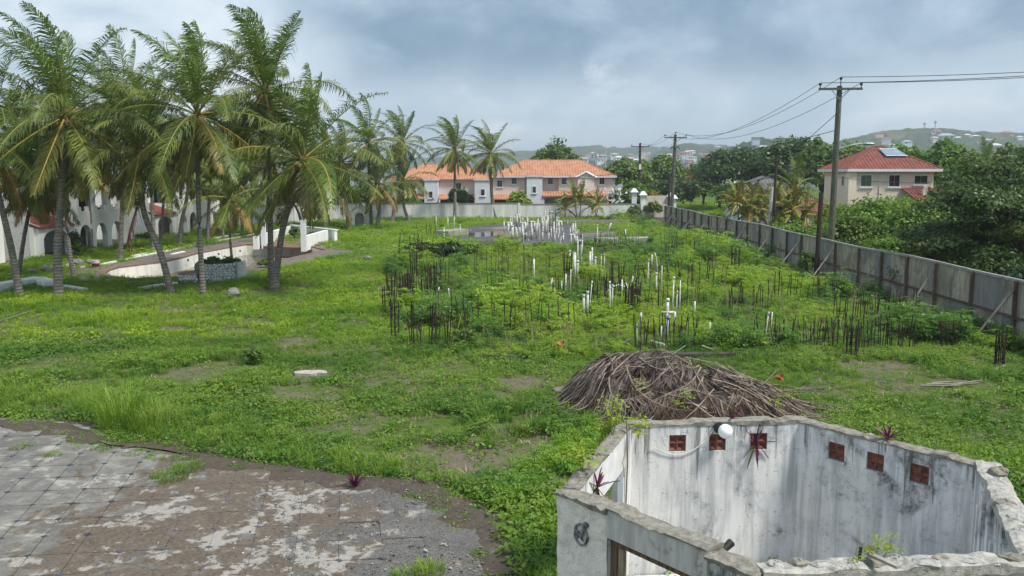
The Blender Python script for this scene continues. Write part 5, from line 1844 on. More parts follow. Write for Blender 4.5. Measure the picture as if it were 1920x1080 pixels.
def build_pipes():
    rr = random.Random(5)
    def pipe(px, py, h, r, label, lean=(0, 0), grey=False, kind=0, group='white pipes standing in the near weeds', cap=False):
        p = G(px, py)
        r *= .62
        b = MB()
        t = (lean[0] * h, lean[1] * h, h)
        if kind == 0:
            b.tube([(0, 0, -.1), t], r, 8)
            if rr.random() < .6: b.tube([(t[0], t[1], h - .12), (t[0] * 1.02, t[1], h + .02)], r * 1.25, 8)
        elif kind == 1:   # bent top
            b.tube([(0, 0, -.1), (0, 0, h * .6), (lean[0] * h * .4, 0, h * .85), (lean[0] * h, 0, h)], r, 7)
        elif kind == 2:   # tee
            b.tube([(0, 0, -.1), (0, 0, h)], r, 8); b.tube([(-.22, 0, h), (.3, 0, h)], r, 8); b.tube([(.3, 0, h + .03), (.3, 0, h * .45)], r, 8)
        elif kind == 3:   # arch
            b.tube([(-.75, 0, h * .55), (-.3, 0, h * .92), (0, 0, h), (.35, 0, h * .9), (.55, 0, h * .4), (.6, 0, -.1)], r, 7)
        o = thing(b, 'standing_pipe', [M_pvc_grey if grey else M_pvc], label, 'pipe', group, True, (p.x, p.y, 0))
        return o
    near = ((1001, 535, 1.55, .075, (0, 0), 0, 'single white pipe standing alone left of the middle'),
            (1029, 562, 1.15, .06, (.15, 0), 0, 'slanting white pipe left of the middle column cage'),
            (1060, 560, 1.3, .05, (.02, 0), 0, 'thin white pipe before the middle pipe bundle'),
            (1068, 558, 1.5, .05, (.04, 0), 0, 'thin white pipe right of the other thin one'),
            (1053, 562, 1.0, .04, (0, 0), 0, 'thinnest white pipe before the middle bundle'),
            (1077, 527, 1.75, .15, (0, 0), 0, 'thick white pipe, stoutest of the middle bundle'),
            (1068, 520, 1.7, .08, (0, 0), 0, 'white pipe left beside the stoutest one of the bundle'),
            (1082, 525, 1.2, .10, (.03, 0), 0, 'shorter white pipe leaning on the stoutest one'),
            (1083, 506, 2.0, .07, (0, 0), 2, 'white pipe with elbow at the top of the middle bundle'),
            (1090, 505, 1.7, .10, (0, 0), 0, 'pale thick pipe at the back of the middle bundle'),
            (1106, 515, 1.5, .13, (0, 0), 0, 'white pipe with a wide socket right of the bundle'),
            (1110, 512, 1.7, .08, (0, 0), 0, 'white pipe behind the wide socket pipe'),
            (1116, 510, 1.0, .1, (0, 0), 0, 'short white socket pipe right of the bundle'),
            (1127, 514, 1.3, .04, (0, 0), 0, 'thin white pipe, left of a pair beyond the sockets'),
            (1133, 516, 1.35, .045, (0, 0), 0, 'thin white pipe, right of a pair beyond the sockets'),
            (1094, 598, 1.10, .085, (0, 0), 0, 'white pipe, left of a tight pair in the near field'),
            (1101, 598, 1.25, .085, (.01, 0), 0, 'white pipe, right of a tight pair in the near field'),
            (1104, 592, 1.6, .04, (.08, 0), 0, 'thin pole leaning behind the tight pair of pipes'),
            (1144, 598, 1.7, .05, (-.02, 0), 0, 'tall thin white pipe left of the arched pipe'),
            (1147, 590, 1.4, .04, (.02, 0), 0, 'thin yellowish pipe beside the tall thin one'),
            (1133, 588, .8, .045, (0, 0), 0, 'short thin pipe left of the arched pipe'),
            (1160, 578, 1.15, .055, (0, 0), 3, 'arched white pipe in the near middle'),
            (1166, 560, 1.0, .07, (0, 0), 0, 'white pipe behind the arched pipe'),
            (1182, 596, 1.9, .055, (.05, 0), 1, 'tall bent white pipe between two black cages'),
            (1178, 590, 1.5, .05, (-.1, 0), 1, 'bent white pipe leaning left between black cages'),
            (1213, 552, 1.9, .05, (.03, 0), 0, 'tall thin white pipe before the far rods'),
            (1222, 512, 1.2, .09, (0, 0), 0, 'white pipe with socket beyond the tall thin one'),
            (1230, 553, 1.2, .075, (0, 0), 0, 'white pipe below a bent thin one on the right'),
            (1231, 530, 1.8, .05, (-.08, 0), 1, 'thin bent pipe rising right of the tall thin one'),
            (1240, 558, 1.7, .035, (0, 0), 0, 'thin grey cane beside the bent pipe'),
            (1250, 612, 1.2, .10, (.02, 0), 0, 'white socket pipe with crooked joint on the near right'),
            (1260, 598, 1.9, .055, (.02, 0), 0, 'tall white pipe behind the crooked socket pipe'),
            (1274, 598, 1.75, .035, (0, 0), 0, 'slim white pipe, tallest of the near right group'),
            (1267, 600, 1.3, .035, (.03, 0), 0, 'slim pipe with yellowed top in the near right group'),
            (1250, 635, 1.05, .085, (0, 0), 2, 'white elbow pipe with hanging arm on the near right'),
            (1246, 637, .95, .12, (.12, 0), 0, 'thick grey white pipe leaning against the elbow pipe'),
            (1302, 598, .8, .075, (0, 0), 0, 'short white pipe, rightmost of the near group'),
            (1330, 640, .75, .08, (.01, 0), 0, 'broken white pipe standing apart on the right'),
            (1199, 653, 1.35, .07, (.03, 0), 1, 'rust stained white pipe rising behind the dry frond heap'),
            (1194, 653, .9, .04, (0, 0), 0, 'thin short pipe beside the rust stained one'),
            (1240, 640, .6, .05, (0, 0), 0, 'short thin pipe behind the heap'),
            (1432, 652, 1.35, .045, (.1, 0), 0, 'slanting white pipe left of a pair before the right rods'),
            (1442, 648, 1.3, .035, (.06, 0), 0, 'slanting pale pole right of a pair before the right rods'),
            (822, 570, .85, .05, (.05, 0), 1, 'short bent white pipe in the left weeds'),
            (842, 570, .8, .05, (-.03, 0), 1, 'short white pipe right of the bent one in the left weeds'),
            (801, 545, .95, .06, (.0, 0), 1, 'curved white pipe inside the left rod cluster'),
            (882, 445, 0.9, .05, (.1, 0), 1, 'bent pale pipe in front of the left plinth'),
            (1120, 470, 2.2, .06, (0, 0), 0, 'white pole left of the right plinth'),
            (1139, 472, 2.4, .1, (.12, 0), 1, 'bent white pipe before the right plinth'),
            (1172, 470, 1.8, .09, (0, 0), 0, 'short white pipe before the right plinth'))
    for px, py, h, r, lean, kind, lab in near:
        pipe(px, py, h, r, lab, lean, 'grey' in lab and 'white' in lab, kind)
    # the forest of pipes on the wet slab
    n = 0
    spots = []
    for i in range(100):
        t = rr.random()
        px = 948 + 132 * (rr.random() ** .9) + rr.gauss(0, 8)
        py = 424 + 40 * rr.random()
        if px < 1000: py = min(py, 450)
        if px > 1050 and rr.random() < .7: py = max(py, 446)
        spots.append((px, py))
    for px, py in spots:
        big = rr.random() < .28
        Yd = G(px, py).y
        h = rr.uniform(.7, 1.9) * (1.15 if 985 < px < 1040 else .75) * (1.25 if big else 1)
        pipe(px, py, h, rr.uniform(.10, .16) if big else rr.uniform(.04, .08), 'white plastic pipe in the dense cluster on the far wet slab', (rr.gauss(0, .04), 0), False, 0 if rr.random() < .8 else 2, 'dense cluster of white pipes on the far wet slab')
    for px, py, lab in ((840, 436, 'lone white pipe on the left plinth of the wet slab'), (852, 438, 'thin lone pipe right of the one on the left plinth'), (863, 447, 'white stub at the near left of the wet slab'), (818, 437, 'pale stub at the far left of the wet slab'), (833, 466, 'pale stub before the left plinth'), (1107, 405, 'tall thin pipe against the boundary wall on the right')):
        pipe(px, py, rr.uniform(1.2, 2.4), .07, lab, group='lone pipes round the wet slab')
    # fallen pipes
    for (x0, y0, z0), (x1, y1, z1), lab in (((895, 541, .3), (938, 531, .5), 'white pipe lying level across the left weeds'), ((812, 566, .3), (833, 598, .2), 'pale stick sloping down in the left weeds'), ((1150, 655, .1), (1180, 636, .5), 'grey stick leaning behind the dry frond heap'), ((1316, 648, .3), (1338, 656, .15), 'grey stick lying right of the heap'), ((1715, 628, .0), (1740, 608, .6), 'pale stick leaning in the weeds by the fence'), ((1222, 640, .15), (1245, 646, .15), 'white pipe lying flat behind the heap'), ((1855, 695, .05), (1885, 685, .08), 'grey pole lying by the last column cage'), ((0, 602, .05), (58, 583, .05), 'long pale dry frond stalk lying on the left lawn')):
        b = MB(); b.tube([G(x0, y0, z0), G(x1, y1, z1)], .05 if 'white' in lab else .035, 6)
        thing(b, 'fallen_stick', [M_pvc if 'white' in lab else M_brace], lab, 'stick', 'fallen sticks and pipes')


build_pipes()

# ------------------------------------------------------------------ vegetation
WIND = np.array([-.75, .10, .0])


def frond_mesh(r, L, az, el, droop, hang, nleaf=44, leafL=.85, wind=1.0, base=.14, ww=1.0):
    """one feather leaf: curved rachis with two combed rows of narrow leaflets"""
    N = 14
    d = np.array([math.cos(az) * math.cos(el), math.sin(az) * math.cos(el), math.sin(el)])
    p = np.zeros(3)
    P, T = [p.copy()], [d.copy()]
    tw = r.normal(0, .12)
    for i in range(N):
        s = (i + 1) / N
        d = d + np.array([0, 0, -1.0]) * droop * s * 1.6 / N + WIND * wind * s * .9 / N * max(.25, 1 - abs(d[0]) * .3)
        d = d / np.linalg.norm(d)
        p = p + d * L / N
        P.append(p.copy()); T.append(d.copy())
    P, T = np.array(P), np.array(T)
    s = np.linspace(base, .995, nleaf) + r.normal(0, .004, nleaf)
    s = np.clip(s, base, 1)
    ii = s * N
    i0 = np.minimum(ii.astype(int), N - 1)
    fr = (ii - i0)[:, None]
    B = P[i0] * (1 - fr) + P[i0 + 1] * fr
    t = T[i0] * (1 - fr) + T[i0 + 1] * fr
    t /= np.linalg.norm(t, axis=1)[:, None]
    flat = np.array([-math.sin(az), math.cos(az), 0.0])
    side = flat[None, :] + tw * s[:, None] * np.array([0, 0, 1.0])
    side = side - t * (side * t).sum(1)[:, None]
    side /= np.linalg.norm(side, axis=1)[:, None]
    up = np.cross(t, side)
    up *= np.where(up[:, 2:3] < 0, -1, 1) if abs(el) < 1.2 else 1
    prof = np.sin(np.clip((s - base) / (1 - base), 0, 1) ** .75 * PI * .86 + .28) ** .8
    V, Fc = [], []
    for sg in (-1, 1):
        ln = leafL * prof * r.uniform(.75, 1.15, nleaf) * np.where(r.random(nleaf) < .10, .45, 1)
        rake = (.35 + .75 * s)[:, None]
        g = np.array([0, 0, -1.0])
        jit = r.normal(0, .15, (nleaf, 3))
        d1 = side * sg * 1.0 + t * rake + up * .22 + g * hang * .45 + WIND * wind * .35 + jit
        d1 /= np.linalg.norm(d1, axis=1)[:, None]
        d2 = d1 * .75 + g * (hang * 1.1 + .12) + WIND * wind * .6 + jit * .8
        d2 /= np.linalg.norm(d2, axis=1)[:, None]
        m = B + d1 * (ln * .5)[:, None]
        e = m + d2 * (ln * .5)[:, None]
        wv = np.cross(d1, up)
        wv /= np.linalg.norm(wv, axis=1)[:, None] + 1e-6
        w0, w1 = .015 * ww, .027 * ww
        b = 0 if not V else sum(len(x) for x in V)
        stack = np.stack([B - wv * w0, B + wv * w0, m + wv * w1, m - wv * w1, e], 1).reshape(-1, 3)
        V.append(stack)
        o = b + np.arange(nleaf) * 5
        for k in o:
            Fc.append((k, k + 1, k + 2, k + 3)); Fc.append((k + 3, k + 2, k + 4))
    nl = len(Fc)
    b = sum(len(x) for x in V)
    rad = np.linspace(.055, .012, N + 1) * ww
    sd = np.cross(T, np.array([0, 0, 1.0])); sd /= np.linalg.norm(sd, axis=1)[:, None] + 1e-6
    nn = np.cross(sd, T)
    ring = np.stack([P + sd * rad[:, None], P + nn * rad[:, None] * .8, P - sd * rad[:, None], P - nn * rad[:, None] * .6], 1).reshape(-1, 3)
    V.append(ring)
    for i in range(N):
        for k in range(4):
            Fc.append((b + i * 4 + k, b + i * 4 + (k + 1) % 4, b + (i + 1) * 4 + (k + 1) % 4, b + (i + 1) * 4 + k))
    idx = [0] * nl + [1] * (len(Fc) - nl)
    return np.concatenate(V), Fc, idx


def palm(base, mids, crown, label, seed, L=4.6, n=24, r0=.20, leafL=.85, wind=1.3, el_lo=-66, tone=0, nuts=9, group='coconut palms', ww=1.0, nleaf=44, foot=True):
    r = np.random.default_rng(seed)
    c = Vector(crown)
    o = empty('palm_tree', (base[0], base[1], 0), 0, label, 'palm', group)
    ctrl = [Vector((base[0], base[1], -.2))] + [Vector(m) for m in mids] + [c]
    # smooth the trunk through the control points
    pts = []
    M = len(ctrl)
    for i in range(M - 1):
        p0, p1, p2, p3 = ctrl[max(0, i - 1)], ctrl[i], ctrl[i + 1], ctrl[min(M - 1, i + 2)]
        for k in range(6):
            t = k / 6
            pts.append(.5 * ((2 * p1) + (p2 - p0) * t + (2 * p0 - 5 * p1 + 4 * p2 - p3) * t * t + (3 * p1 - 3 * p2 + p3 - p0) * t ** 3))
    pts.append(c)
    off = Vector((base[0], base[1], 0))
    b = MB()
    K = len(pts)
    rad = [r0 * (1.0 - .38 * i / K) * (1 + .55 * math.exp(-i * .9)) * (1 + .03 * math.sin(i * 2.1)) for i in range(K)]
    b.tube([p - off for p in pts], rad, 10)
    b.build('trunk', [M_trunk], o, True)
    # fibrous heart
    b = MB(); b.ball(tuple(c - off + Vector((0, 0, .05))), (r0 * 1.25, r0 * 1.25, .42), 8, 6, 0, .15, seed); b.build('crown_shaft', [plain('palm_fibre', (.16, .10, .05), (.09, .055, .03), 8, .9, .5)], o)
    ga = 2.39996
    a0 = r.uniform(0, 6)
    for i in range(n):
        t = i / (n - 1)
        el = R(82 + (el_lo - 82) * t ** 1.05 + r.normal(0, 6))
        az = a0 + i * ga + r.normal(0, .15)
        # the wind swings the upper leaves to one side
        old = t > .62
        droop = .75 + .75 * (1 - abs(t - .5)) + r.uniform(-.15, .3) if not old else .6 + r.uniform(0, .4)
        hang = .25 + 1.05 * t + r.uniform(-.1, .2)
        ll = L * (1.2 if t < .6 else 1.2 - .62 * (t - .6)) * (.72 + .32 * math.sin(PI * min(1, t * .9 + .12))) * r.uniform(.9, 1.08)
        wnd = wind * (1.15 - .75 * t)
        v, f, idx = frond_mesh(r, ll, az, el, droop, hang, nleaf, leafL, wnd, ww=ww)
        k = r.random()
        tt = t + tone * .2 - .14
        if tt < .14: lm, rm = L_palm[3], R_palm[0]
        elif tt < .62: lm, rm = (L_palm[0] if k < .82 else L_palm[3]), R_palm[0 if k < .7 else 1]
        elif tt < .90: lm, rm = (L_palm[1] if k < .62 else L_palm[0] if k < .82 else L_palm[2]), R_palm[1 if k < .6 else 2]
        else: lm, rm = (L_palm[2] if k < .5 else L_palm[1]), R_palm[2]
        meshobj('frond', v, f, [lm, rm], o, idx, loc=c - off)
    for i in range(nuts):
        a = r.uniform(0, 6.28)
        b = MB(); b.ball(tuple(c - off + Vector((math.cos(a) * .34, math.sin(a) * .34, -.28 - r.uniform(0, .25)))), (.15, .15, .19), 7, 5); b.build('coconut', [M_coconut], o, True)
    return o


def near_palm(base_px, mids_px, crown_px, Y=None, **k):
    b = G(*base_px)
    Yc = b.y if Y is None else Y
    mids = [D(x, y, Yc) for x, y in mids_px]
    c = D(crown_px[0], crown_px[1], Yc)
    return palm((b.x, b.y), mids, c, **k)


PL = [
    # base, mids, crown, length, trunk radius, n, tone, label
    ((110, 557), [(108, 470), (114, 370)], (122, 218), 5.4, .30, 26, 0, 'big palm with thick straight trunk, second from the left edge'),
    ((38, 557), [(22, 470), (2, 385)], (-28, 262), 4.8, .25, 22, .35, 'palm leaning left out of the picture with shaded fronds'),
    ((30, 540), [(46, 440)], (66, 345), 3.3, .17, 18, .6, 'slim short palm crossing the leaning palm at its foot'),
    ((322, 550), [(303, 480), (272, 405), (264, 350)], (262, 285), 4.2, .24, 22, .4, 'palm with a bowed trunk, dark crown left of the slender palm'),
    ((381, 551), [(376, 470), (372, 380)], (370, 215), 4.9, .20, 26, .15, 'slender tall palm with yellow skirts and a cord round its trunk'),
    ((513, 543), [(530, 430), (552, 360)], (566, 300), 5.0, .25, 26, -.15, 'lush green palm leaning right, front one of the twin pair'),
    ((508, 532), [(507, 430), (503, 300)], (497, 172), 4.7, .24, 24, .05, 'tall straight palm behind the lush leaning palm'),
    ((225, 489), [(228, 420), (229, 300)], (232, 205), 5.2, .22, 24, .1, 'palm behind the big left palm with broad dark crown'),
    ((288, 472), [(286, 400)], (284, 252), 4.8, .24, 22, .35, 'palm standing behind the bowed trunk near the kerb'),
    ((336, 466), [(340, 420), (352, 360)], (352, 300), 4.4, .24, 20, .5, 'low palm between the bowed palm and the slender palm'),
    ((388, 458), [(391, 400)], (394, 318), 4.4, .22, 20, .55, 'palm directly behind the slender tall palm'),
    ((436, 494), [(431, 440)], (432, 372), 3.6, .13, 18, .1, 'small palm with thin trunk left of the planter end'),
    ((500, 446), [(500, 400)], (506, 318), 4.4, .22, 20, .4, 'palm beyond the white terrace hidden by the twin palms'),
    ((568, 425), [(558, 395), (540, 360)], (548, 325), 4.6, .22, 20, .4, 'far palm leaning left behind the lush palm'),
    ((170, 470), [(168, 400)], (150, 262), 5.0, .24, 22, .45, 'shaded palm before the villa with the red porch roof'),
    ((205, 462), [(200, 420)], (192, 285), 4.2, .22, 20, .75, 'shaded low palm before the three open arches'),
    ((140, 520), [(128, 450)], (120, 292), 4.0, .2, 20, .75, 'shaded low palm hidden behind the big left palm'),
    ((300, 455), [(305, 400)], (312, 298), 4.2, .2, 20, .7, 'shaded low palm right of the bowed palm'),
    ((420, 447), [(415, 410)], (412, 305), 4.2, .2, 20, .6, 'low palm behind the small thin palm'),
    ((470, 441), [(472, 400)], (470, 300), 4.2, .2, 20, .55, 'low palm left of the white terrace posts'),
    ((60, 480), [(62, 420)], (48, 268), 5.0, .22, 24, .45, 'shaded palm between the leaning palm and the big palm'),
    ((620, 425), [(612, 390)], (598, 312), 4.4, .2, 20, .5, 'low palm drooping over the right end of the terrace'),
    ((455, 438), [(452, 380)], (446, 262), 4.9, .25, 22, .2, 'palm between the slender palm and the tall straight palm'),
]
for i, (bp, mp, cp, L, r0, n, tone, lab) in enumerate(PL):
    near_palm(bp, mp, cp, label=lab, seed=40 + i, L=L, n=n + 10, r0=r0 * .78, tone=tone, leafL=1.25 if L > 4.5 else 1.0, nleaf=78 if L > 4.5 else 60, group='coconut palms by the pool')
PF = [
    ((697, 426), [(694, 370)], (690, 268), 5.4, .24, 22, .1, 'far palm with bushy crown behind the niche hut'),
    ((706, 427), [(712, 390)], (708, 345), 4.6, .28, 18, .45, 'low far palm with yellow green fronds beside the niche hut'),
    ((735, 417), [(742, 370)], (754, 268), 4.9, .26, 22, .0, 'windswept far palm left of the pair before the townhouse'),
    ((768, 414), [(757, 385)], (756, 338), 4.6, .24, 18, .1, 'low far palm with curved foot against the boundary wall'),
    ((853, 411), [(853, 350)], (852, 281), 5.0, .24, 24, .0, 'windswept far palm, left of the pair before the townhouse'),
    ((930, 409), [(922, 370)], (919, 289), 4.9, .26, 24, .0, 'windswept far palm, right of the pair before the townhouse'),
    ((655, 428), [(650, 390)], (640, 305), 5.0, .26, 20, .2, 'far palm left of the niche hut behind drooping fronds'),
    ((610, 432), [(608, 390)], (612, 318), 5.0, .26, 20, .3, 'far palm behind the right side of the lush palm'),
]
for i, (bp, mp, cp, L, r0, n, tone, lab) in enumerate(PF):
    if i == 2: lab = 'windswept far palm over the left end of the townhouse'
    near_palm(bp, mp, cp, label=lab, seed=90 + i, L=L, n=n + 8, r0=r0, tone=tone, leafL=1.1, nleaf=44, wind=1.8, ww=1.5, nuts=3, group='windswept palms along the boundary wall')
# palms behind the lane
for i, (px, py, Yc, L, lab) in enumerate(((1490, 352, 84, 3.6, 'palm with upright fronds right of the grey roofed bungalow'), (1846, 312, 96, 2.9, 'dark palm rising from the trees at the far right'), (1800, 335, 110, 2.8, 'palm half hidden in the trees right of the cream house'))):
    c = D(px, py, Yc)
    palm((c.x, Yc), [], c, lab, 130 + i, L=L, n=18, r0=.18, leafL=.8, nleaf=36, ww=1.3, tone=.0 if i else -.1, nuts=0, group='palms beyond the lane', wind=.5)
# hanging dry frond
b = MB()
P_ = [D(266, 345, 64), D(258, 385, 64), D(246, 425, 64), D(237, 462, 64)]
b.tube(P_, [.07, .09, .1, .05], 5)
r_ = random.Random(3)
for k in range(26):
    t = r_.random()
    a = P_[0].lerp(P_[3], .2 + .7 * t)
    e = a + Vector((r_.uniform(-.25, .25), r_.uniform(-.3, .3), -r_.uniform(.6, 1.5)))
    b.tube([a, a.lerp(e, .5) + Vector((r_.uniform(-.1, .1), 0, 0)), e], [.02, .025, .008], 3)
thing(b, 'hanging_frond', [plain('rust_brown_frond', (.13, .05, .035), (.08, .035, .025), 3, .85, 0)], 'dead reddish brown frond hanging beside a palm trunk', 'dead frond')


def crown_mesh(r, blobs, n, leaf, flat=.6, sub=26, subr=.30, upb=.45):
    """many small leaf faces gathered in twig clumps over the blobs' shells; gaps stay open between the clumps"""
    out = []
    wts = np.array([b[3] * b[4] + b[3] * b[5] + b[4] * b[5] for b in blobs]); wts = wts / wts.sum()
    for bl, w in zip(blobs, wts):
        c, rad = np.array(bl[:3]), np.array(bl[3:6])
        k = max(6, int(sub * (w * len(blobs)) ** .5))
        u = r.normal(size=(k, 3)); u /= np.linalg.norm(u, axis=1)[:, None]
        u[:, 2] = np.where(u[:, 2] < -.35, -u[:, 2] * .6, u[:, 2])
        q = c + u * rad * (r.uniform(.55, 1.0, (k, 1)) ** .6)
        m = int(n * w)
        pick = r.integers(0, k, m)
        sr = subr * rad.mean() * r.uniform(.55, 1.35, k)
        off = r.normal(size=(m, 3)) * np.array([1, 1, flat])
        off = off / (np.linalg.norm(off, axis=1)[:, None] + 1e-6) * (r.uniform(0, 1, (m, 1)) ** .45)
        P = q[pick] + off * sr[pick][:, None]
        N = off * .6 + u[pick] * .5 + r.normal(size=(m, 3)) * .55 + np.array([0, 0, upb])
        out.append((P, N))
    P = np.concatenate([o[0] for o in out]); N = np.concatenate([o[1] for o in out])
    N /= np.linalg.norm(N, axis=1)[:, None]
    return leaf_quads(r, P, N, leaf)


def leaf_quads(r, P, N, leaf, asp=.55):
    m = len(P)
    a = np.cross(N, r.normal(size=(m, 3))); a /= np.linalg.norm(a, axis=1)[:, None] + 1e-6
    b = np.cross(N, a)
    s = (leaf * r.uniform(.6, 1.35, m))[:, None]
    q = np.stack([P - a * s, P + b * s * asp, P + a * s, P - b * s * asp], 1).reshape(-1, 3)
    f = np.arange(m * 4).reshape(m, 4)
    return q, f


def tree(name, base, blobs, n, leaf, mat, label, cat, group=None, trunk=.25, seed=1, branches=True, part='crown', **kw):
    """blobs relative to the base"""
    r = np.random.default_rng(seed)
    o = empty(name, base, 0, label, cat, group)
    v, f = crown_mesh(r, blobs, n, leaf, **kw)
    meshobj(part, v, f, [mat], o)
    if trunk:
        b = MB()
        z0 = min(bl[2] - bl[5] for bl in blobs)
        zc = max(.3, np.mean([bl[2] for bl in blobs]) * .75)
        cx, cy = np.mean([bl[0] for bl in blobs]), np.mean([bl[1] for bl in blobs])
        b.tube([(0, 0, -.3), (cx * .2, cy * .2, zc * .4), (cx * .6, cy * .6, zc)], [trunk, trunk * .8, trunk * .55], 8)
        if branches:
            for bl in blobs[:9]:
                b.tube([(cx * .3, cy * .3, zc * .5), ((bl[0] + cx * .5) / 2, (bl[1] + cy * .5) / 2, (zc + bl[2]) / 2), bl[:3]], [trunk * .5, trunk * .35, trunk * .15], 5)
        b.build('trunk', [M_bark], o)
    return o


def blobset(r, w, d, z0, z1, k, flat=1.0):
    """k overlapping blobs filling a w x d x (z0..z1) crown"""
    out = []
    for i in range(k):
        a = i * 2.4 + r.uniform(0, .5)
        q = math.sqrt((i + .5) / k) * .95
        rr_ = .5 * min(w, d) * r.uniform(.40, .56)
        x, y = math.cos(a) * q * max(0, w / 2 - rr_), math.sin(a) * q * max(0, d / 2 - rr_)
        dome = math.sqrt(max(0.05, 1 - q * q))
        h = z1 - z0
        rz = h * .30 * flat * r.uniform(.8, 1.2)
        z = z0 + h * .28 + (h * .72 - rz) * dome * r.uniform(.62, 1.0)
        out.append((x, y, z, rr_, rr_ * .9, max(.25, rz)))
    return out


def bush_at(px, ytop, Y, wpx, label, mat, seed, name='bush', cat='bush', leaf=.12, n=2600, group=None, k=7, zlow=0.0, flat=1.0, trunk=.08, dep=None, side=0, **kw):
    """bush or tree whose crown tops out at pixel row ytop at depth Y and spans wpx pixels"""
    r = np.random.default_rng(seed)
    t = D(px, ytop, Y)
    w = wpx / F_PX * Y
    bl = blobset(r, w, dep or w * .8, zlow, t.z, k, flat)
    if side > 0: t.x = max(t.x, 19.75 + w * .52)      # beyond the boards
    if side < 0: t.x = min(t.x, 19.1 - w * .52)
    return tree(name, (t.x, Y, 0), bl, n, leaf, mat, label, cat, group, trunk, seed + 500, part='crown' if name != 'bush' else 'foliage', **kw)


# trees and bushes beyond the boards
g1 = 'bushes growing behind the board fence'
BB = [
    (1655, 350, 60, 190, L_light, 'broad mid green bush behind the fence below the cream house', 9000, .13),
    (1585, 388, 57, 130, L_mid, 'bush wrapped round the foot of the nearest pole', 5200, .12),
    (1515, 418, 62, 130, L_light, 'pale green bush behind the fence left of the brown timber post', 5000, .12),
    (1450, 412, 70, 100, L_light, 'pale bush by the lane where the board fence bends', 3800, .12),
    (1560, 438, 58, 120, L_mid, 'low leafy bush behind the timber post', 4000, .12),
    (1725, 362, 56, 170, L_light, 'tall bush between the mid green bush and the dark tree', 8000, .12),
    (1640, 432, 52, 170, L_light, 'light green bush leaning over the fence right of the nearest pole', 6500, .11),
    (1720, 440, 46, 170, L_mid, 'leafy bush close behind the fence under the dark tree', 6500, .11),
    (1810, 462, 40, 190, L_dark, 'dark low bush behind the fence under the big tree', 7000, .10),
    (1905, 470, 36, 190, L_dark, 'dark low bush at the right edge behind the fence', 6500, .10),
    (1775, 400, 47, 170, L_mid, 'bush with lighter tips in the middle of the dark foliage', 7000, .11),
    (1480, 392, 78, 90, L_lime, 'yellow green bush before the bungalow', 3000, .13),
    (1560, 374, 74, 90, L_lime, 'lime green shrub left of the cream house', 3200, .12),
    (1610, 368, 68, 140, L_light, 'leafy bush hiding the lower storey of the cream house, left', 5500, .13),
    (1690, 372, 70, 150, L_mid, 'leafy bush hiding the lower storey of the cream house, right', 6000, .13),
    (1780, 345, 72, 170, L_dark, 'dark bushy tree behind the big spreading tree', 7500, .15),
    (1890, 350, 60, 190, L_dark, 'dark bushy tree at the right edge behind the big tree', 8500, .13),
]
for i, (px, yt, Y, w, m, lab, n, lf) in enumerate(BB):
    bush_at(px, yt, Y, w, lab, m, 200 + i, leaf=lf, n=int(n * 1.3), group=g1, k=14, trunk=.07, sub=34, subr=.40, side=1)
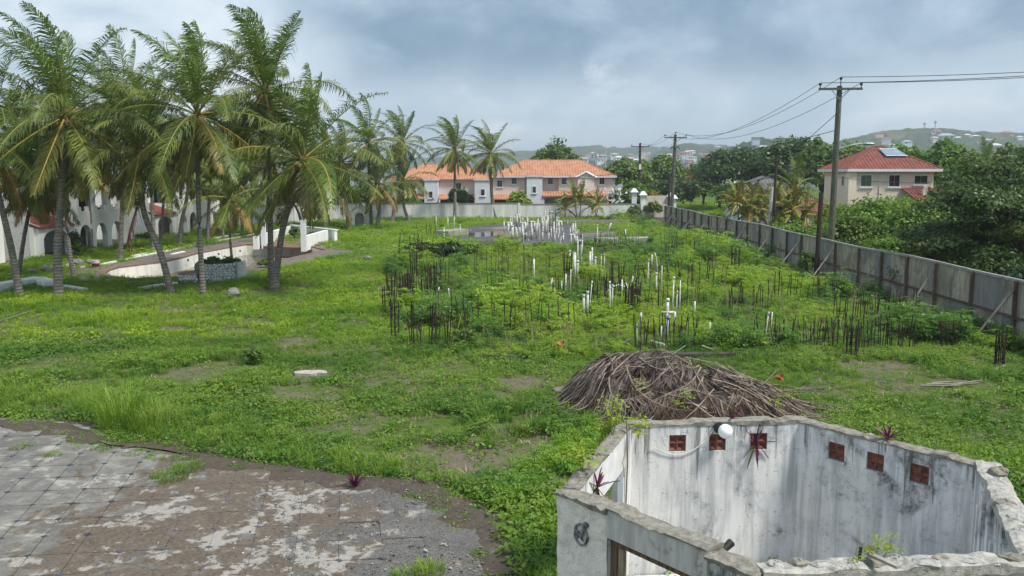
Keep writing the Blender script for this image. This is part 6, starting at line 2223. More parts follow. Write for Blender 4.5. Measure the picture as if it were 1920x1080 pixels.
# the big dark tree
r = np.random.default_rng(77)
bl = []
for i in range(34):
    a, q = i * 2.4, math.sqrt((i + .5) / 34)
    bl.append((math.cos(a) * q * 5.4, math.sin(a) * q * 4.2, 2.5 + (1 - q ** 3) * 4.1 + r.uniform(-.4, .5) - (i % 4) * .75, r.uniform(1.2, 1.9), r.uniform(1.2, 1.7), r.uniform(.35, .6)))
tree('broad_tree', (25.6, 44, 0), bl, 44000, .105, L_dark, 'big dark spreading tree with layered foliage at the right edge', 'tree', 'trees beyond the lane', .3, 78, flat=.35, sub=24, subr=.5, upb=.8)
r = np.random.default_rng(79)
bl = blobset(r, 9, 8, .5, 7.4, 14, .6)
tree('broad_tree', (31, 50, 0), bl, 14000, .13, L_dark, 'dark dense tree right behind the big spreading tree', 'tree', 'trees beyond the lane', .3, 80, flat=.5, sub=26, subr=.45)
TT = [  # px, ytop, Y, width px, mat, n, leaf, flat, zlow, label
    (1410, 283, 150, 210, L_dark, 15000, .34, .55, 1.5, 'flat topped rain tree with layered dark canopy'),
    (1352, 290, 158, 110, L_mid, 7000, .34, .55, 1.5, 'lighter left shoulder of the flat topped canopy'),
    (1490, 268, 140, 150, L_dark, 11000, .32, .7, 1.0, 'taller dark tree left of the nearest pole'),
    (1545, 272, 128, 110, L_mid, 8000, .30, .7, 1.0, 'leafy tree behind the nearest pole'),
    (1590, 276, 118, 110, L_mid, 8000, .28, .8, 1.0, 'green tree behind the left slope of the red roof'),
    (1690, 276, 120, 120, L_light, 8000, .28, .8, 1.0, 'light green tree behind the solar panel'),
    (1765, 272, 118, 120, L_light, 9000, .28, .8, 1.0, 'bright tree right of the red hip roof'),
    (1820, 300, 84, 110, L_mid, 8000, .20, .8, .5, 'mid green tree right of the cream house'),
    (1905, 280, 112, 110, L_mid, 8000, .27, .8, 1.0, 'tree at the right edge under the grassy hill'),
    (1880, 318, 68, 120, L_dark, 8000, .17, .8, .5, 'dark tree at the right edge in the middle distance'),
    (1175, 301, 175, 92, L_mid, 7500, .38, .9, 1.0, 'round green tree right of the townhouse roof'),
    (1240, 296, 190, 88, L_mid, 7500, .40, .9, 1.0, 'tree behind the second utility pole'),
    (1205, 320, 200, 70, L_light, 5000, .42, .9, .5, 'pale tree between the third pole and the second pole'),
    (1290, 318, 200, 60, leafmat('leaf_rusty', (.10, .09, .03), (.17, .13, .05), (.22, .11, .05), .3), 4500, .40, .9, .5, 'rusty olive tree with orange tints'),
    (1320, 330, 170, 60, L_mid, 4000, .36, .9, .5, 'low tree behind the clipped palm hedge'),
    (1390, 348, 125, 120, L_mid, 6500, .27, .7, .5, 'wide low tree before the flat topped canopy'),
    (1250, 345, 160, 90, L_dark, 6000, .34, .9, .3, 'dark low tree behind the entrance wall'),
    (1042, 271, 178, 88, L_mid, 8500, .38, .9, 2.0, 'round tree rising behind the orange roof'),
    (1190, 340, 152, 50, L_light, 3500, .30, .9, .3, 'light bush right of the townhouse end'),
    (620, 340, 150, 60, L_dark, 4500, .34, .9, .3, 'dark tree behind the boundary wall left of the hut'),
    (560, 345, 140, 70, L_dark, 4500, .32, .9, .3, 'dark tree behind the boundary wall beyond the terrace'),
    (440, 350, 135, 90, L_mid, 5000, .32, .9, .3, 'green tree behind the boundary wall left part'),
    (330, 330, 140, 110, L_dark, 5000, .32, .9, .3, 'dark tree behind the white villas'),
    (690, 350, 139, 70, L_mid, 4500, .32, .9, .3, 'bush behind the boundary wall at the left end of the townhouse'),
]
for i, (px, yt, Y, w, m, n, lf, fl, zl, lab) in enumerate(TT):
    tree('broad_tree', (D(px, yt, Y).x, Y, 0), blobset(np.random.default_rng(300 + i), 1.2 * w / F_PX * Y, w / F_PX * Y, zl, D(px, yt, Y).z * 1.13, 14, fl), n, lf, m, lab, 'tree', 'trees in the middle distance', .28, 800 + i, flat=.45 if fl < .7 else .7, sub=26, subr=.42)
r = np.random.default_rng(66)
bl = []
for i in range(60):
    y = r.uniform(44, 86); x = r.uniform(max(23, y * .36), y * .62 + 3)
    bl.append((x, y, r.uniform(.6, 2.2), r.uniform(1.4, 2.4), r.uniform(1.4, 2.4), r.uniform(.8, 1.5)))
v, f = crown_mesh(r, bl, 26000, .16, sub=20, subr=.5)
props(meshobj('undergrowth', v, f, [L_mid]), 'thick undergrowth filling the ground between the trees on the right', kind='stuff')
# shrubs along the townhouse front
SH = [
    (862, 345, 134, 62, L_dark, 4200, .22, 'dark round shrub before the townhouse between the far palms'),
    (973, 357, 134, 54, L_lime, 4200, .20, 'clipped bright green ball bush before the townhouse'),
    (772, 366, 134.5, 50, L_light, 3000, .22, 'bright bush at the left end of the townhouse'),
    (1172, 352, 135, 66, L_mid, 4800, .22, 'grey green bush between the townhouse and the entrance wall'),
    (1222, 350, 133.5, 50, L_gold, 4600, .19, 'golden bougainvillea bush over the entrance wall'),
    (1152, 352, 134.2, 24, L_mid, 1800, .2, 'small bush with white blossom at the townhouse corner'),
    (1047, 372, 134, 18, L_light, 1200, .2, 'small shrub beside the feathery palm clump'),
]
for i, (px, yt, Y, w, m, n, lf, lab) in enumerate(SH):
    o = bush_at(px, yt, Y, w, lab, m, 400 + i, leaf=lf, n=n, group='shrubs before the townhouse', k=8, trunk=.08, sub=30, subr=.4)
    if i == 5:
        rr2 = np.random.default_rng(3)
        P = np.stack([rr2.normal(0, .55, 90), rr2.normal(-.5, .4, 90), rr2.uniform(2.2, 4.3, 90)], 1)
        v, f = leaf_quads(rr2, P, rr2.normal(size=(90, 3)) + np.array([0, -1.5, 1]), .17, .9)
        meshobj('blossom', v, f, [L_flower], o)
    if i == 4:
        rr2 = np.random.default_rng(4)
        P = np.stack([rr2.normal(1.2, .35, 70), rr2.normal(-1.2, .3, 70), rr2.uniform(2.1, 3.0, 70)], 1)
        v, f = leaf_quads(rr2, P, rr2.normal(size=(70, 3)) + np.array([0, -1.5, 1]), .15, .9)
        meshobj('blossom', v, f, [L_pinkfl], o)
# vines over the entrance wall
for i, (px, yt, w, lab) in enumerate(((1190, 384, 30, 'dark creeper hanging on the end of the rendered wall'), (1226, 376, 40, 'green creeper spilling over the entrance wall'))):
    bush_at(px, yt, 130.2, w, lab, L_mid, 420 + i, name='creeper', cat='creeper', leaf=.18, n=2600, k=12, trunk=0, dep=1.2, sub=30, subr=.55, group='creepers on the far wall')


# feathery garden palms: several low stems each
def garden_palm(loc, h, label, seed, n=16, L=2.4, group='feathery garden palms', tone=0.0, stems=3):
    r = np.random.default_rng(seed)
    o = empty('garden_palm', loc, 0, label, 'garden palm', group)
    for s in range(stems):
        a = r.uniform(0, 6.28)
        x, y = math.cos(a) * .5 * (stems > 1), math.sin(a) * .4 * (stems > 1)
        hh = h * r.uniform(.75, 1.05)
        b = MB(); b.tube([(x * .5, y * .5, -.1), (x, y, hh * .6), (x * 1.2, y * 1.2, hh)], [.09, .07, .06], 6); b.build('stem', [M_trunk], o)
        for i in range(n // stems + 2):
            t = i / (n // stems + 1)
            v, f, idx = frond_mesh(r, L * r.uniform(.8, 1.1), i * 2.4 + a, R(78 - 95 * t + r.normal(0, 6)), 1.0, .2 + .5 * t, 22, .6, .4, ww=2.0)
            k = r.random()
            lm = L_palm[3] if k < .6 - tone * .5 else L_palm[1] if k < .95 - tone * .2 else L_palm[2]
            meshobj('frond', v, f, [lm, R_palm[1]], o, idx, loc=(x * 1.2, y * 1.2, hh))
    return o


p = D(1085, 372, 127.5); p.z = 0
garden_palm(p, 3.2, 'feathery palm clump before the townhouse gable', 500, 20, 3.0, stems=2)
p = D(1114, 380, 127); p.z = 0
garden_palm(p, 2.2, 'smaller feathery palm right of the palm clump', 501, 12, 2.6, stems=2)
p = D(1060, 380, 127); p.z = 0
garden_palm(p, 1.8, 'low feathery palm left of the palm clump', 507, 10, 2.4, stems=1)
for i in range(9):
    y = 109 - i * 3.0
    garden_palm((27.6 + (i % 2) * .8, y, 0), 3.0 + (i % 3) * .3, f'clipped hedge palm above the white post fence', 510 + i, 14, 2.2, 'clipped hedge palms', .2 if i > 4 else .0, 3)
p = D(1414, 385, 91); p.z = 0
garden_palm((p.x, 91, 0), 3.2, 'drooping bright palm beside the white gate pillar', 530, 16, 2.6, stems=1)
for i, (px, Yd) in enumerate(((1395, 80), (1425, 84), (1465, 80), (1500, 78))):
    p = D(px, 380, Yd)
    garden_palm((p.x, Yd, 0), 3.6, ('golden palm clump left of the gate pillar', 'golden palm clump behind the gate pillar', 'palm clump before the bungalow', 'palm clump left of the cream house')[i], 540 + i, 18, 2.4, tone=.25)

# vine mounds swallowing the left rods
for i, (px, yt, Y, w, lab, m) in enumerate(((790, 449, 66, 90, 'dark vine mound smothering the left rods', L_dark), (845, 450, 67, 84, 'dark leafy vine mound right of the first', L_dark), (885, 457, 68, 44, 'low end of the dark vine mound', L_mid), (766, 460, 64, 44, 'left tip of the dark vine mound', L_dark), (1020, 456, 76, 50, 'leafy clump at the near edge of the wet slab', L_light), (930, 462, 76, 50, 'low leafy clump left of the slab edge', L_light), (1095, 458, 74, 60, 'bright leafy clump below the right plinth', L_light))):
    bush_at(px, yt, Y, w, lab, m, 450 + i, name='vine_mound', cat='vine mound', leaf=.115, n=2600, k=7, trunk=0, group='leafy mounds on the foundation', sub=30, subr=.45)
# shrubs inside the plot along the boards
for i, (px, yt, Y, w, m) in enumerate(((1232, 402, 118, 60, L_mid), (1205, 408, 122, 60, L_light), (1262, 416, 104, 60, L_light), (1300, 432, 92, 66, L_light), (1345, 446, 82, 70, L_light), (1388, 462, 72, 80, L_light), (1435, 478, 65, 84, L_light), (1482, 494, 58.5, 90, L_light), (1556, 466, 54.5, 44, L_mid), (1530, 516, 53, 90, L_light), (1562, 540, 48, 96, L_light), (1615, 566, 43.5, 100, L_mid), (1672, 596, 39.5, 80, L_mid), (1500, 530, 51, 96, L_light), (1430, 505, 56, 96, L_light), (1360, 480, 64, 90, L_light), (1300, 462, 74, 80, L_light))):
    bush_at(px, yt, Y, w, 'light green leafy shrub growing in a drift along the board fence', m, 470 + i, leaf=.075 if Y < 60 else .10, n=2400, k=8, trunk=.03, group='leafy shrubs drifting along the board fence', sub=40, subr=.42, side=-1)
# planter greens, porch shrubs, terrace plants
A_, C_ = PLA, PLC
for i in range(5):
    t = (i + .5) / 5
    q = A_.lerp(C_, t)
    tree('planter_plant', (q.x, q.y + .65, .75), blobset(np.random.default_rng(600 + i), .95, .9, 0, .55 + .25 * (i % 2), 5), 260, .10, L_mid, 'leafy dark green plant growing in the stone planter', 'plant', 'plants in the stone planter', .02, 610 + i, part='foliage', sub=14, subr=.5)
for i, (px, py, h, w, m, lab) in enumerate(((140, 476, 2.2, 1.5, L_dark, 'dark shrub in the corner beside the red porch'), (148, 478, 1.0, 1.2, L_lime, 'small yellow green shrub below the dark porch shrub'), (275, 451, .8, 2.4, L_mid, 'low weeds under the farther villa end wall'), (552, 452, 1.5, 1.6, L_mid, 'leafy plant inside the white terrace'), (588, 452, 1.0, 1.4, L_mid, 'low plant in the right corner of the white terrace'), (500, 502, .5, 1.4, L_mid, 'weed clump on the pool floor edge'), (640, 432, .9, 2.2, L_mid, 'weed clump in the grass left of the niche hut'), (868, 650, .75, 1.5, L_mid, 'dark leafy clump at the near left edge of the weeds'), (475, 680, .45, 1.0, L_mid, 'low round weed clump alone on the lawn'))):
    p = G(px, py)
    tree('shrub' if i < 4 else 'weed_clump', (p.x, p.y, 0), blobset(np.random.default_rng(620 + i), w, w * .8, 0, h, 6), 600 if i < 8 else 500, .12 if i < 7 else .06, m, lab, 'shrub' if i < 4 else 'weed clump', None, .03, 630 + i, part='foliage', sub=16, subr=.5)


# ------------------------------------------------------------------ ground cover scattered by geometry nodes
def scatter(name, variants, pts, rot, scl, pick, mat, label, mats=None):
    """one object: its mesh holds the plant variants (tagged) plus loose points; the node group puts a variant on every point"""
    V, Fc, kind = [], [], []
    b = 0
    for k, (v, f) in enumerate(variants):
        V.append(v); Fc += (np.asarray(f, object) + 0).tolist() if False else [[i + b for i in fc] for fc in f]
        kind += [k] * len(v); b += len(v)
    V.append(pts); kind += [-1] * len(pts)
    n0 = b
    me = bpy.data.meshes.new(name)
    me.from_pydata(np.concatenate(V).astype(np.float32), [], Fc)
    me.materials.append(mat)
    N = len(me.vertices)
    a = me.attributes.new('kind', 'INT', 'POINT'); a.data.foreach_set('value', np.array(kind, np.int32))
    full = lambda arr, w: np.concatenate([np.zeros((n0, w)), arr.reshape(-1, w)]).astype(np.float32).ravel()
    a = me.attributes.new('turn', 'FLOAT_VECTOR', 'POINT'); a.data.foreach_set('vector', full(rot, 3))
    a = me.attributes.new('size', 'FLOAT_VECTOR', 'POINT'); a.data.foreach_set('vector', full(scl, 3))
    a = me.attributes.new('pick', 'INT', 'POINT'); a.data.foreach_set('value', np.concatenate([np.zeros(n0), pick]).astype(np.int32))
    o = bpy.data.objects.new(name, me)
    COL.objects.link(o)
    props(o, label, None, None, 'stuff')
    ng = bpy.data.node_groups.new(name, 'GeometryNodeTree')
    ng.interface.new_socket('Geometry', in_out='INPUT', socket_type='NodeSocketGeometry')
    ng.interface.new_socket('Geometry', in_out='OUTPUT', socket_type='NodeSocketGeometry')
    N_ = ng.nodes; Lk = ng.links.new
    gi, go = N_.new('NodeGroupInput'), N_.new('NodeGroupOutput')

    def attr(nm, typ):
        x = N_.new('GeometryNodeInputNamedAttribute'); x.data_type = typ
        x.inputs['Name'].default_value = nm
        return x.outputs['Attribute']
    kd = attr('kind', 'INT')
    join = N_.new('GeometryNodeJoinGeometry')

    def only(k):
        cmp = N_.new('FunctionNodeCompare'); cmp.data_type = 'INT'; cmp.operation = 'EQUAL'
        ins = [s for s in cmp.inputs if s.type == 'INT']
        Lk(kd, ins[0]); ins[1].default_value = k
        sp = N_.new('GeometryNodeSeparateGeometry'); sp.domain = 'POINT'
        Lk(gi.outputs[0], sp.inputs['Geometry']); Lk(cmp.outputs[0], sp.inputs['Selection'])
        return sp.outputs['Selection']
    for k in reversed(range(len(variants))):
        g2 = N_.new('GeometryNodeGeometryToInstance')
        Lk(only(k), g2.inputs[0]); Lk(g2.outputs[0], join.inputs[0])
    ip = N_.new('GeometryNodeInstanceOnPoints')
    Lk(only(-1), ip.inputs['Points']); Lk(join.outputs[0], ip.inputs['Instance'])
    ip.inputs['Pick Instance'].default_value = True
    Lk(attr('pick', 'INT'), ip.inputs['Instance Index'])
    Lk(attr('turn', 'FLOAT_VECTOR'), ip.inputs['Rotation'])
    Lk(attr('size', 'FLOAT_VECTOR'), ip.inputs['Scale'])
    Lk(ip.outputs[0], go.inputs[0])
    md = o.modifiers.new('scatter', 'NODES'); md.node_group = ng
    return o


def v_creeper(r, n=30, rad=.22, h=.13, leaf=.032):
    a, q = r.uniform(0, 6.28, n), np.sqrt(r.uniform(0, 1, n)) * rad
    P = np.stack([np.cos(a) * q, np.sin(a) * q, h * (1 - (q / rad) ** 2) * r.uniform(.35, 1, n) + .012], 1)
    N = np.stack([np.cos(a) * .5, np.sin(a) * .5, np.ones(n)], 1) + r.normal(0, .35, (n, 3))
    N /= np.linalg.norm(N, axis=1)[:, None]
    v, f = leaf_quads(r, P, N, leaf, .6)
    return v, f.tolist()


def v_grass(r, n=24, h=.22, rad=.09, w=.006, bend=.6):
    V, F2 = [], []
    for i in range(n):
        a, q = r.uniform(0, 6.28), rad * math.sqrt(r.random())
        b = np.array([math.cos(a) * q, math.sin(a) * q, 0])
        a2 = a + r.normal(0, .8)
        d = np.array([math.cos(a2), math.sin(a2), 0])
        s = np.array([-d[1], d[0], 0]) * w
        hh = h * r.uniform(.5, 1.15); bd = bend * hh * r.uniform(.3, 1.2)
        m, t = b + d * bd * .35 + np.array([0, 0, hh * .62]), b + d * bd + np.array([0, 0, hh * r.uniform(.8, 1.0)])
        k = len(V)
        V += [b - s, b + s, m + s * .8, m - s * .8, t]
        F2 += [[k, k + 1, k + 2, k + 3], [k + 3, k + 2, k + 4]]
    return np.array(V), F2


def v_pinnate(r, stems=7, h=.6, leafl=.30, nl=7, leaf=.035, spread=.35):
    """bushy seedling: arching stems, each with feathered side leaves"""
    P, N = [], []
    for s in range(stems):
        a = r.uniform(0, 6.28); lean = spread * r.uniform(.2, 1)
        top = np.array([math.cos(a) * lean, math.sin(a) * lean, h * r.uniform(.6, 1.1)])
        for j in range(4):
            t = .4 + .6 * (j + r.random()) / 4
            b = top * t
            az = r.uniform(0, 6.28)
            d = np.array([math.cos(az), math.sin(az), .25])
            for k in range(nl):
                u = (k + .6) / nl * leafl
                sd = np.array([-d[1], d[0], 0]) * (1 if k % 2 else -1) * leaf * 1.1
                P.append(b + d * u + sd + np.array([0, 0, -u * u * 1.2])); N.append(np.array([d[0] * .3, d[1] * .3, 1]) + r.normal(0, .3, 3))
    P, N = np.array(P), np.array(N)
    N /= np.linalg.norm(N, axis=1)[:, None]
    v, f = leaf_quads(r, P, N, leaf, .5)
    f = f.tolist()
    # stems
    V, F2 = [v], f
    k = len(v)
    for s in range(stems):
        a = r.uniform(0, 6.28)
        t = np.array([math.cos(a) * spread * .6, math.sin(a) * spread * .6, h * .85])
        w = np.array([-math.sin(a), math.cos(a), 0]) * .006
        V.append(np.array([-w, w, t + w * .5, t - w * .5])); F2.append([k, k + 1, k + 2, k + 3]); k += 4
    return np.concatenate(V), F2


EXC = [offset_poly(PATIO, -.05), offset_poly(POOL, .5)]
SLABP = P2((815, 460), (840, 447), (865, 433), (900, 424), (1000, 421), (1075, 424), (1090, 440), (1110, 452), (1085, 462), (960, 460))
RUINP = [tuple(p) for p in HX]
FOUND = [tuple(p) for p in P2((728, 500), (740, 645), (850, 668), (1040, 685), (1200, 662), (1540, 658), (1745, 645), (1890, 660))] + [(19.2, 31), (19.2, 110), (9, 122), (5, 118)] + [tuple(p) for p in P2((1190, 412), (1225, 468), (1000, 470), (840, 468), (760, 468))]
DECKP = [tuple(p) for p in P2((190, 505), (300, 474), (420, 456), (486, 444), (560, 462), (665, 472), (585, 489), (510, 507), (455, 512), (330, 518), (215, 522))]


def free(x, y, mar=0.0):
    ok = (x < 19.25) & ~((x < -36.3) & (y > 60)) & (x > -60)
    ok &= ~inside(EXC[0], x, y) & ~inside(EXC[1], x, y) & ~inside(SLABP, x, y) & ~inside(RUINP, x, y) & ~inside(DECKP, x, y)
    ok &= y < np.interp(x, [-38, -20.5, -8, 1, 18.2, 24], [104, 123.5, 127.3, 128.8, 130, 130.4])
    ok &= np.abs(x) < y * .60 + 3.5
    return ok


def sample(n, x0, x1, y0, y1, dens):
    x, y = rng.uniform(x0, x1, n), rng.uniform(y0, y1, n)
    k = rng.random(n) < dens(x, y)
    x, y = x[k], y[k]
    k = free(x, y)
    return x[k], y[k]


def scatter_set(name, variants, x, y, base, jit, mat, label, picks=None, zs=None):
    n = len(x)
    rot = np.stack([rng.normal(0, .10, n), rng.normal(0, .10, n), rng.uniform(0, 6.28, n)], 1)
    s = base * rng.uniform(1 - jit, 1 + jit, n)
    scl = np.stack([s, s, s * (zs if zs is not None else rng.uniform(.8, 1.2, n))], 1)
    pk = rng.integers(0, len(variants), n) if picks is None else picks
    return scatter(name, variants, np.stack([x, y, np.full(n, -.01)], 1), rot, scl, pk, mat, label)


rv = np.random.default_rng(12)
LAWN_V = [v_creeper(rv, 30, .22, .13), v_creeper(rv, 26, .19, .10, .028), v_creeper(rv, 34, .25, .20, .036), v_grass(rv, 26, .17, .12, .006, .9), v_grass(rv, 22, .22, .10, .006, .8), v_pinnate(rv, 4, .20, .16, 6, .024, .18)]


def lawn_pick(x, y):
    g = vnoise(x * .18 + 40, y * .18, 31, 3)
    k = rng.integers(0, 3, len(x))
    grassy = rng.random(len(x)) < np.clip((g - .40) * 3.2, .12, .85)
    k = np.where(grassy, rng.integers(3, 5, len(x)), k)
    return np.where(rng.random(len(x)) < .10, 5, k)


def lawn_dens(x, y):
    return (1 - bareness(x, y)) * np.clip(.45 + (vnoise(x * .5 + 7, y * .5, 51, 3) - .36) * 2.2, .16, 1)


def lawn_size(x, y):
    return .75 + .85 * np.clip((vnoise(x * .33 + 3, y * .33, 61, 4) - .35) * 2.4, 0, 1)


x, y = sample(52000, -22, 22, 11.5, 34, lambda x, y: lawn_dens(x, y))
scatter_set('grass', LAWN_V, x, y, lawn_size(x, y), .3, L_lawn, 'short weedy lawn of creeping leaves and grass in the near field', lawn_pick(x, y))
x, y = sample(52000, -42, 21, 34, 70, lambda x, y: lawn_dens(x, y))
scatter_set('grass', LAWN_V, x, y, 1.1 * lawn_size(x, y), .3, L_lawn2, 'weedy lawn under and right of the palms', np.where(rng.random(len(x)) < .55, rng.integers(3, 5, len(x)), lawn_pick(x, y)))
x, y = sample(44000, -66, 21, 70, 130, lambda x, y: lawn_dens(x, y) * .9 + .1)
scatter_set('grass', LAWN_V, x, y, 1.6 * lawn_size(x, y), .3, L_lawn2, 'far lawn up to the boundary wall', lawn_pick(x, y))
def free2(x, y):
    return (y < np.abs(x) * 5.5) & (x < y * .64 + 4)


x, y = rng.uniform(25.4, 75, 14000), rng.uniform(40, 200, 14000)
kk = free2(x, y); x, y = x[kk], y[kk]
scatter_set('grass', LAWN_V, x, y, 2.6 * lawn_size(x, y), .3, L_lawn2, 'rough grass beyond the lane', lawn_pick(x, y))
# thin straggling cover on the bare soil
x, y = sample(9000, -20, 20, 11.5, 40, lambda x, y: bareness(x, y) * .5)
scatter_set('sparse_grass', LAWN_V[:2] + [LAWN_V[3]], x, y, .55, .35, L_lawn, 'thin straggling weeds on the bare soil patches')

# weeds over the foundation
WEED_V = [v_pinnate(rv, 9, .62, .30, 7, .046, .38), v_pinnate(rv, 7, .48, .26, 7, .042, .32), v_pinnate(rv, 10, .85, .32, 8, .052, .42), v_creeper(rv, 64, .36, .42, .060), v_creeper(rv, 50, .30, .30, .052)]
fx = [p[0] for p in FOUND]; fy = [p[1] for p in FOUND]


def weed_dens(x, y):
    e = .30 + .9 * np.clip((vnoise(x * .35, y * .35, 71, 3) - .36) * 3, 0, 1)
    return inside(FOUND, x, y) * e * np.where(y > 60, .55, 1)


x, y = sample(26000, min(fx), 19.3, 30.5, 122, weed_dens)
tall = (.42 + .75 * np.clip((vnoise(x * .22, y * .22, 81, 3) - .40) * 3, 0, 1) + .25 * np.clip((x - 10) / 6, 0, 1)) * np.where(x > 17.3, .62, 1)
sz = tall * np.where(y > 60, 1.3, 1.0)
spec = vnoise(x * .30 + 60, y * .30, 121, 3) + rng.normal(0, .05, len(x))
for lo, hi, m, lab in ((-1, .44, L_weed3, 'darker leafy weeds over the old foundation'), (.44, .57, L_weed, 'knee high bright leafy weeds over the old foundation'), (.57, 2, L_weed2, 'yellow green feathery weeds over the old foundation')):
    k = (spec >= lo) & (spec < hi)
    pk = rng.integers(0, 3, k.sum()) if m is not L_weed3 else rng.integers(2, 5, k.sum())
    if m is L_weed: pk = rng.integers(0, 5, k.sum())
    scatter_set('weeds', WEED_V, x[k], y[k], sz[k], .35, m, lab, pk)
# dry stalks standing among them
DRY_V = [v_grass(rv, 9, .9, .10, .006, .5), v_grass(rv, 7, .7, .14, .006, .9)]
x, y = sample(2600, min(fx), 19, 31, 110, lambda x, y: inside(FOUND, x, y) * .8)
scatter_set('dry_stalks', DRY_V, x, y, 1.0, .4, plain('dry_stem', (.30, .24, .14), (.18, .13, .08), 3, .8, 0, objvar=.4), 'dry brown stalks among the foundation weeds')
x, y = sample(5200, -24, 20, 11.5, 60, lambda x, y: .25 + .75 * bareness(x, y))
scatter_set('dry_litter', [v_grass(rv, 8, .10, .12, .007, 2.6), v_grass(rv, 6, .07, .10, .009, 3.2)], x, y, 1.1, .4, plain('straw', (.34, .27, .17), (.20, .15, .10), 3, .8, 0, objvar=.4), 'dry straw and leaf litter strewn over the lawn')
# leafy margin left of the ruin and between heap and lawn
MARG = [tuple(p) for p in P2((925, 925), (1000, 860), (1090, 800), (1120, 780), (1110, 880), (1062, 940), (1062, 1080), (985, 1080), (1000, 1010))]
x, y = sample(5200, -2, 4, 11, 26, lambda x, y: inside(MARG, x, y) * (.25 + .75 * (vnoise(x * 1.1, y * 1.1, 91, 3) > .47)))
scatter_set('weeds', WEED_V[3:] + [WEED_V[1]], x, y, .62, .35, L_weed, 'leafy weeds beside the ruin wall')
# longer grass along the patio edge
EDGE = [tuple(p) for p in P2((0, 730), (200, 735), (330, 770), (480, 800), (620, 850), (760, 868), (900, 905), (930, 945), (800, 905), (640, 892), (520, 868), (400, 846), (290, 826), (200, 800), (170, 778), (0, 780))]
GR_V = [v_grass(rv, 30, .36, .12, .0075, .9), v_grass(rv, 26, .30, .12, .007, 1.1), v_grass(rv, 26, .44, .10, .008, .8)]
x, y = sample(9000, -16, 2, 15, 29, lambda x, y: inside(EDGE, x, y) * (.35 + .65 * (vnoise(x * .8, y * .8, 95, 3) > .45)))
k = vnoise(x * .5, y * .5, 97, 2)
scatter_set('long_grass', GR_V, x, y, (.42 + .5 * k), .35, L_blade, 'longer bright grass fringing the patio edge')
xm, ym = rng.uniform(-17, 1.5, 30000), rng.uniform(12, 26, 30000)
km = inside(offset_poly(PATIO, .5), xm, ym) & ~inside(offset_poly(PATIO, -.9), xm, ym) & (vnoise(xm * 1.2, ym * 1.2, 141, 3) > .53) & (rng.random(30000) < .45)
scatter_set('sparse_grass', [LAWN_V[1], LAWN_V[3], LAWN_V[0]], xm[km], ym[km], .55, .5, L_lawn, 'scattered weeds creeping over the patio margin')
# loose gravel on the patio
def v_stone(r):
    b = MB(); b.ball((0, 0, .3), (1, .8, .55), 5, 3, 0, .25, int(r.integers(0, 999)))
    return np.array(b.v), b.f


gx = rng.uniform(-8, .9, 9000); gy = rng.uniform(12.5, 20.5, 9000)
kk = inside(offset_poly(PATIO, .9), gx, gy) & (rng.random(9000) < np.clip((gx + 7) / 6, .05, 1) * np.clip((vnoise(gx * 1.3, gy * 1.3, 99, 3) - .38) * 4, 0.05, 1))
gx, gy = gx[kk], gy[kk]
n = len(gx)
scatter('gravel', [v_stone(rv), v_stone(rv), v_stone(rv)], np.stack([gx, gy, np.full(n, .034)], 1), np.stack([np.zeros(n), np.zeros(n), rng.uniform(0, 6, n)], 1), (rng.gamma(2.0, .0055, n) + .004)[:, None].repeat(3, 1), rng.integers(0, 3, n), plain('grit', (.34, .33, .31), (.12, .115, .11), 3, .9, 0, objvar=.5), 'loose grit and small stones on the patio')


def tuft(px, py, n, h, rad, label, mat=None, seed=0, w=.009, bend=.8, name='grass_tuft'):
    p = G(px, py)
    r = np.random.default_rng(seed)
    v, f = v_grass(r, n, h, rad, w, bend)
    o = meshobj(name, v, f, [mat or L_blade], loc=(p.x, p.y, .0))
    return props(o, label, 'grass tuft', 'grass tufts')


tuft(228, 798, 220, 1.15, .55, 'tall arching grass tuft at the far edge of the patio', seed=1, w=.011)
tuft(290, 806, 180, .75, .6, 'bright grass tuft right of the tall one', seed=2)
tuft(178, 776, 170, .8, .5, 'pale feathery grass tuft left of the tall one', seed=3)
tuft(320, 900, 260, .20, .38, 'grass patch growing through the middle of the patio, left end', seed=4, w=.007)
tuft(352, 884, 220, .24, .34, 'grass patch growing through the middle of the patio, right end', seed=5, w=.007)
tuft(40, 842, 110, .14, .25, 'small weed tuft at the left edge of the patio', seed=6, w=.007)
tuft(98, 856, 110, .12, .22, 'small brownish weed tuft beside the patio joint', seed=7, w=.007)
tuft(760, 1085, 120, .22, .22, 'grass tuft at the bottom edge of the patio', seed=8, w=.007)
tuft(805, 1075, 140, .24, .25, 'leafier grass tuft right of the bottom edge tuft', seed=9, w=.008)


p = G(582, 701)
b = MB(); b.poly([(-.45, -.22), (.1, -.30), (.25, -.12), (.62, -.2), (.5, .12), (.3, .28), (-.3, .26), (-.55, .05)], -.05, .07)
thing(b, 'slab_fragment', [stained('pale_slab_fragment', (.46, .43, .38), (.28, .25, .21), (.12, .10, .09), .6, 2, False)], 'broken pale concrete slab lying bare in the lawn', 'slab', loc=(p.x, p.y, 0))
p = G(1775, 723)
for i in range(5):
    b = MB(); a0 = Vector((-.9 + i * .25, (i % 3) * .18 - .2, .05)); b.tube([a0, a0 + Vector((1.1, .12 * (i - 2), .06))], [.035, .02], 5)
    thing(b, 'dry_stick', [M_brace], ('long dry stalk lying on the bare spot at the right', 'second dry stalk crossing the bare spot at the right', 'short dry stalk on the bare spot at the right', 'thin dry stalk before the bare spot at the right', 'dry stalk nearest to the board fence on the bare spot')[i], 'stick', 'dry stalks on the right lawn', loc=(p.x, p.y, 0))

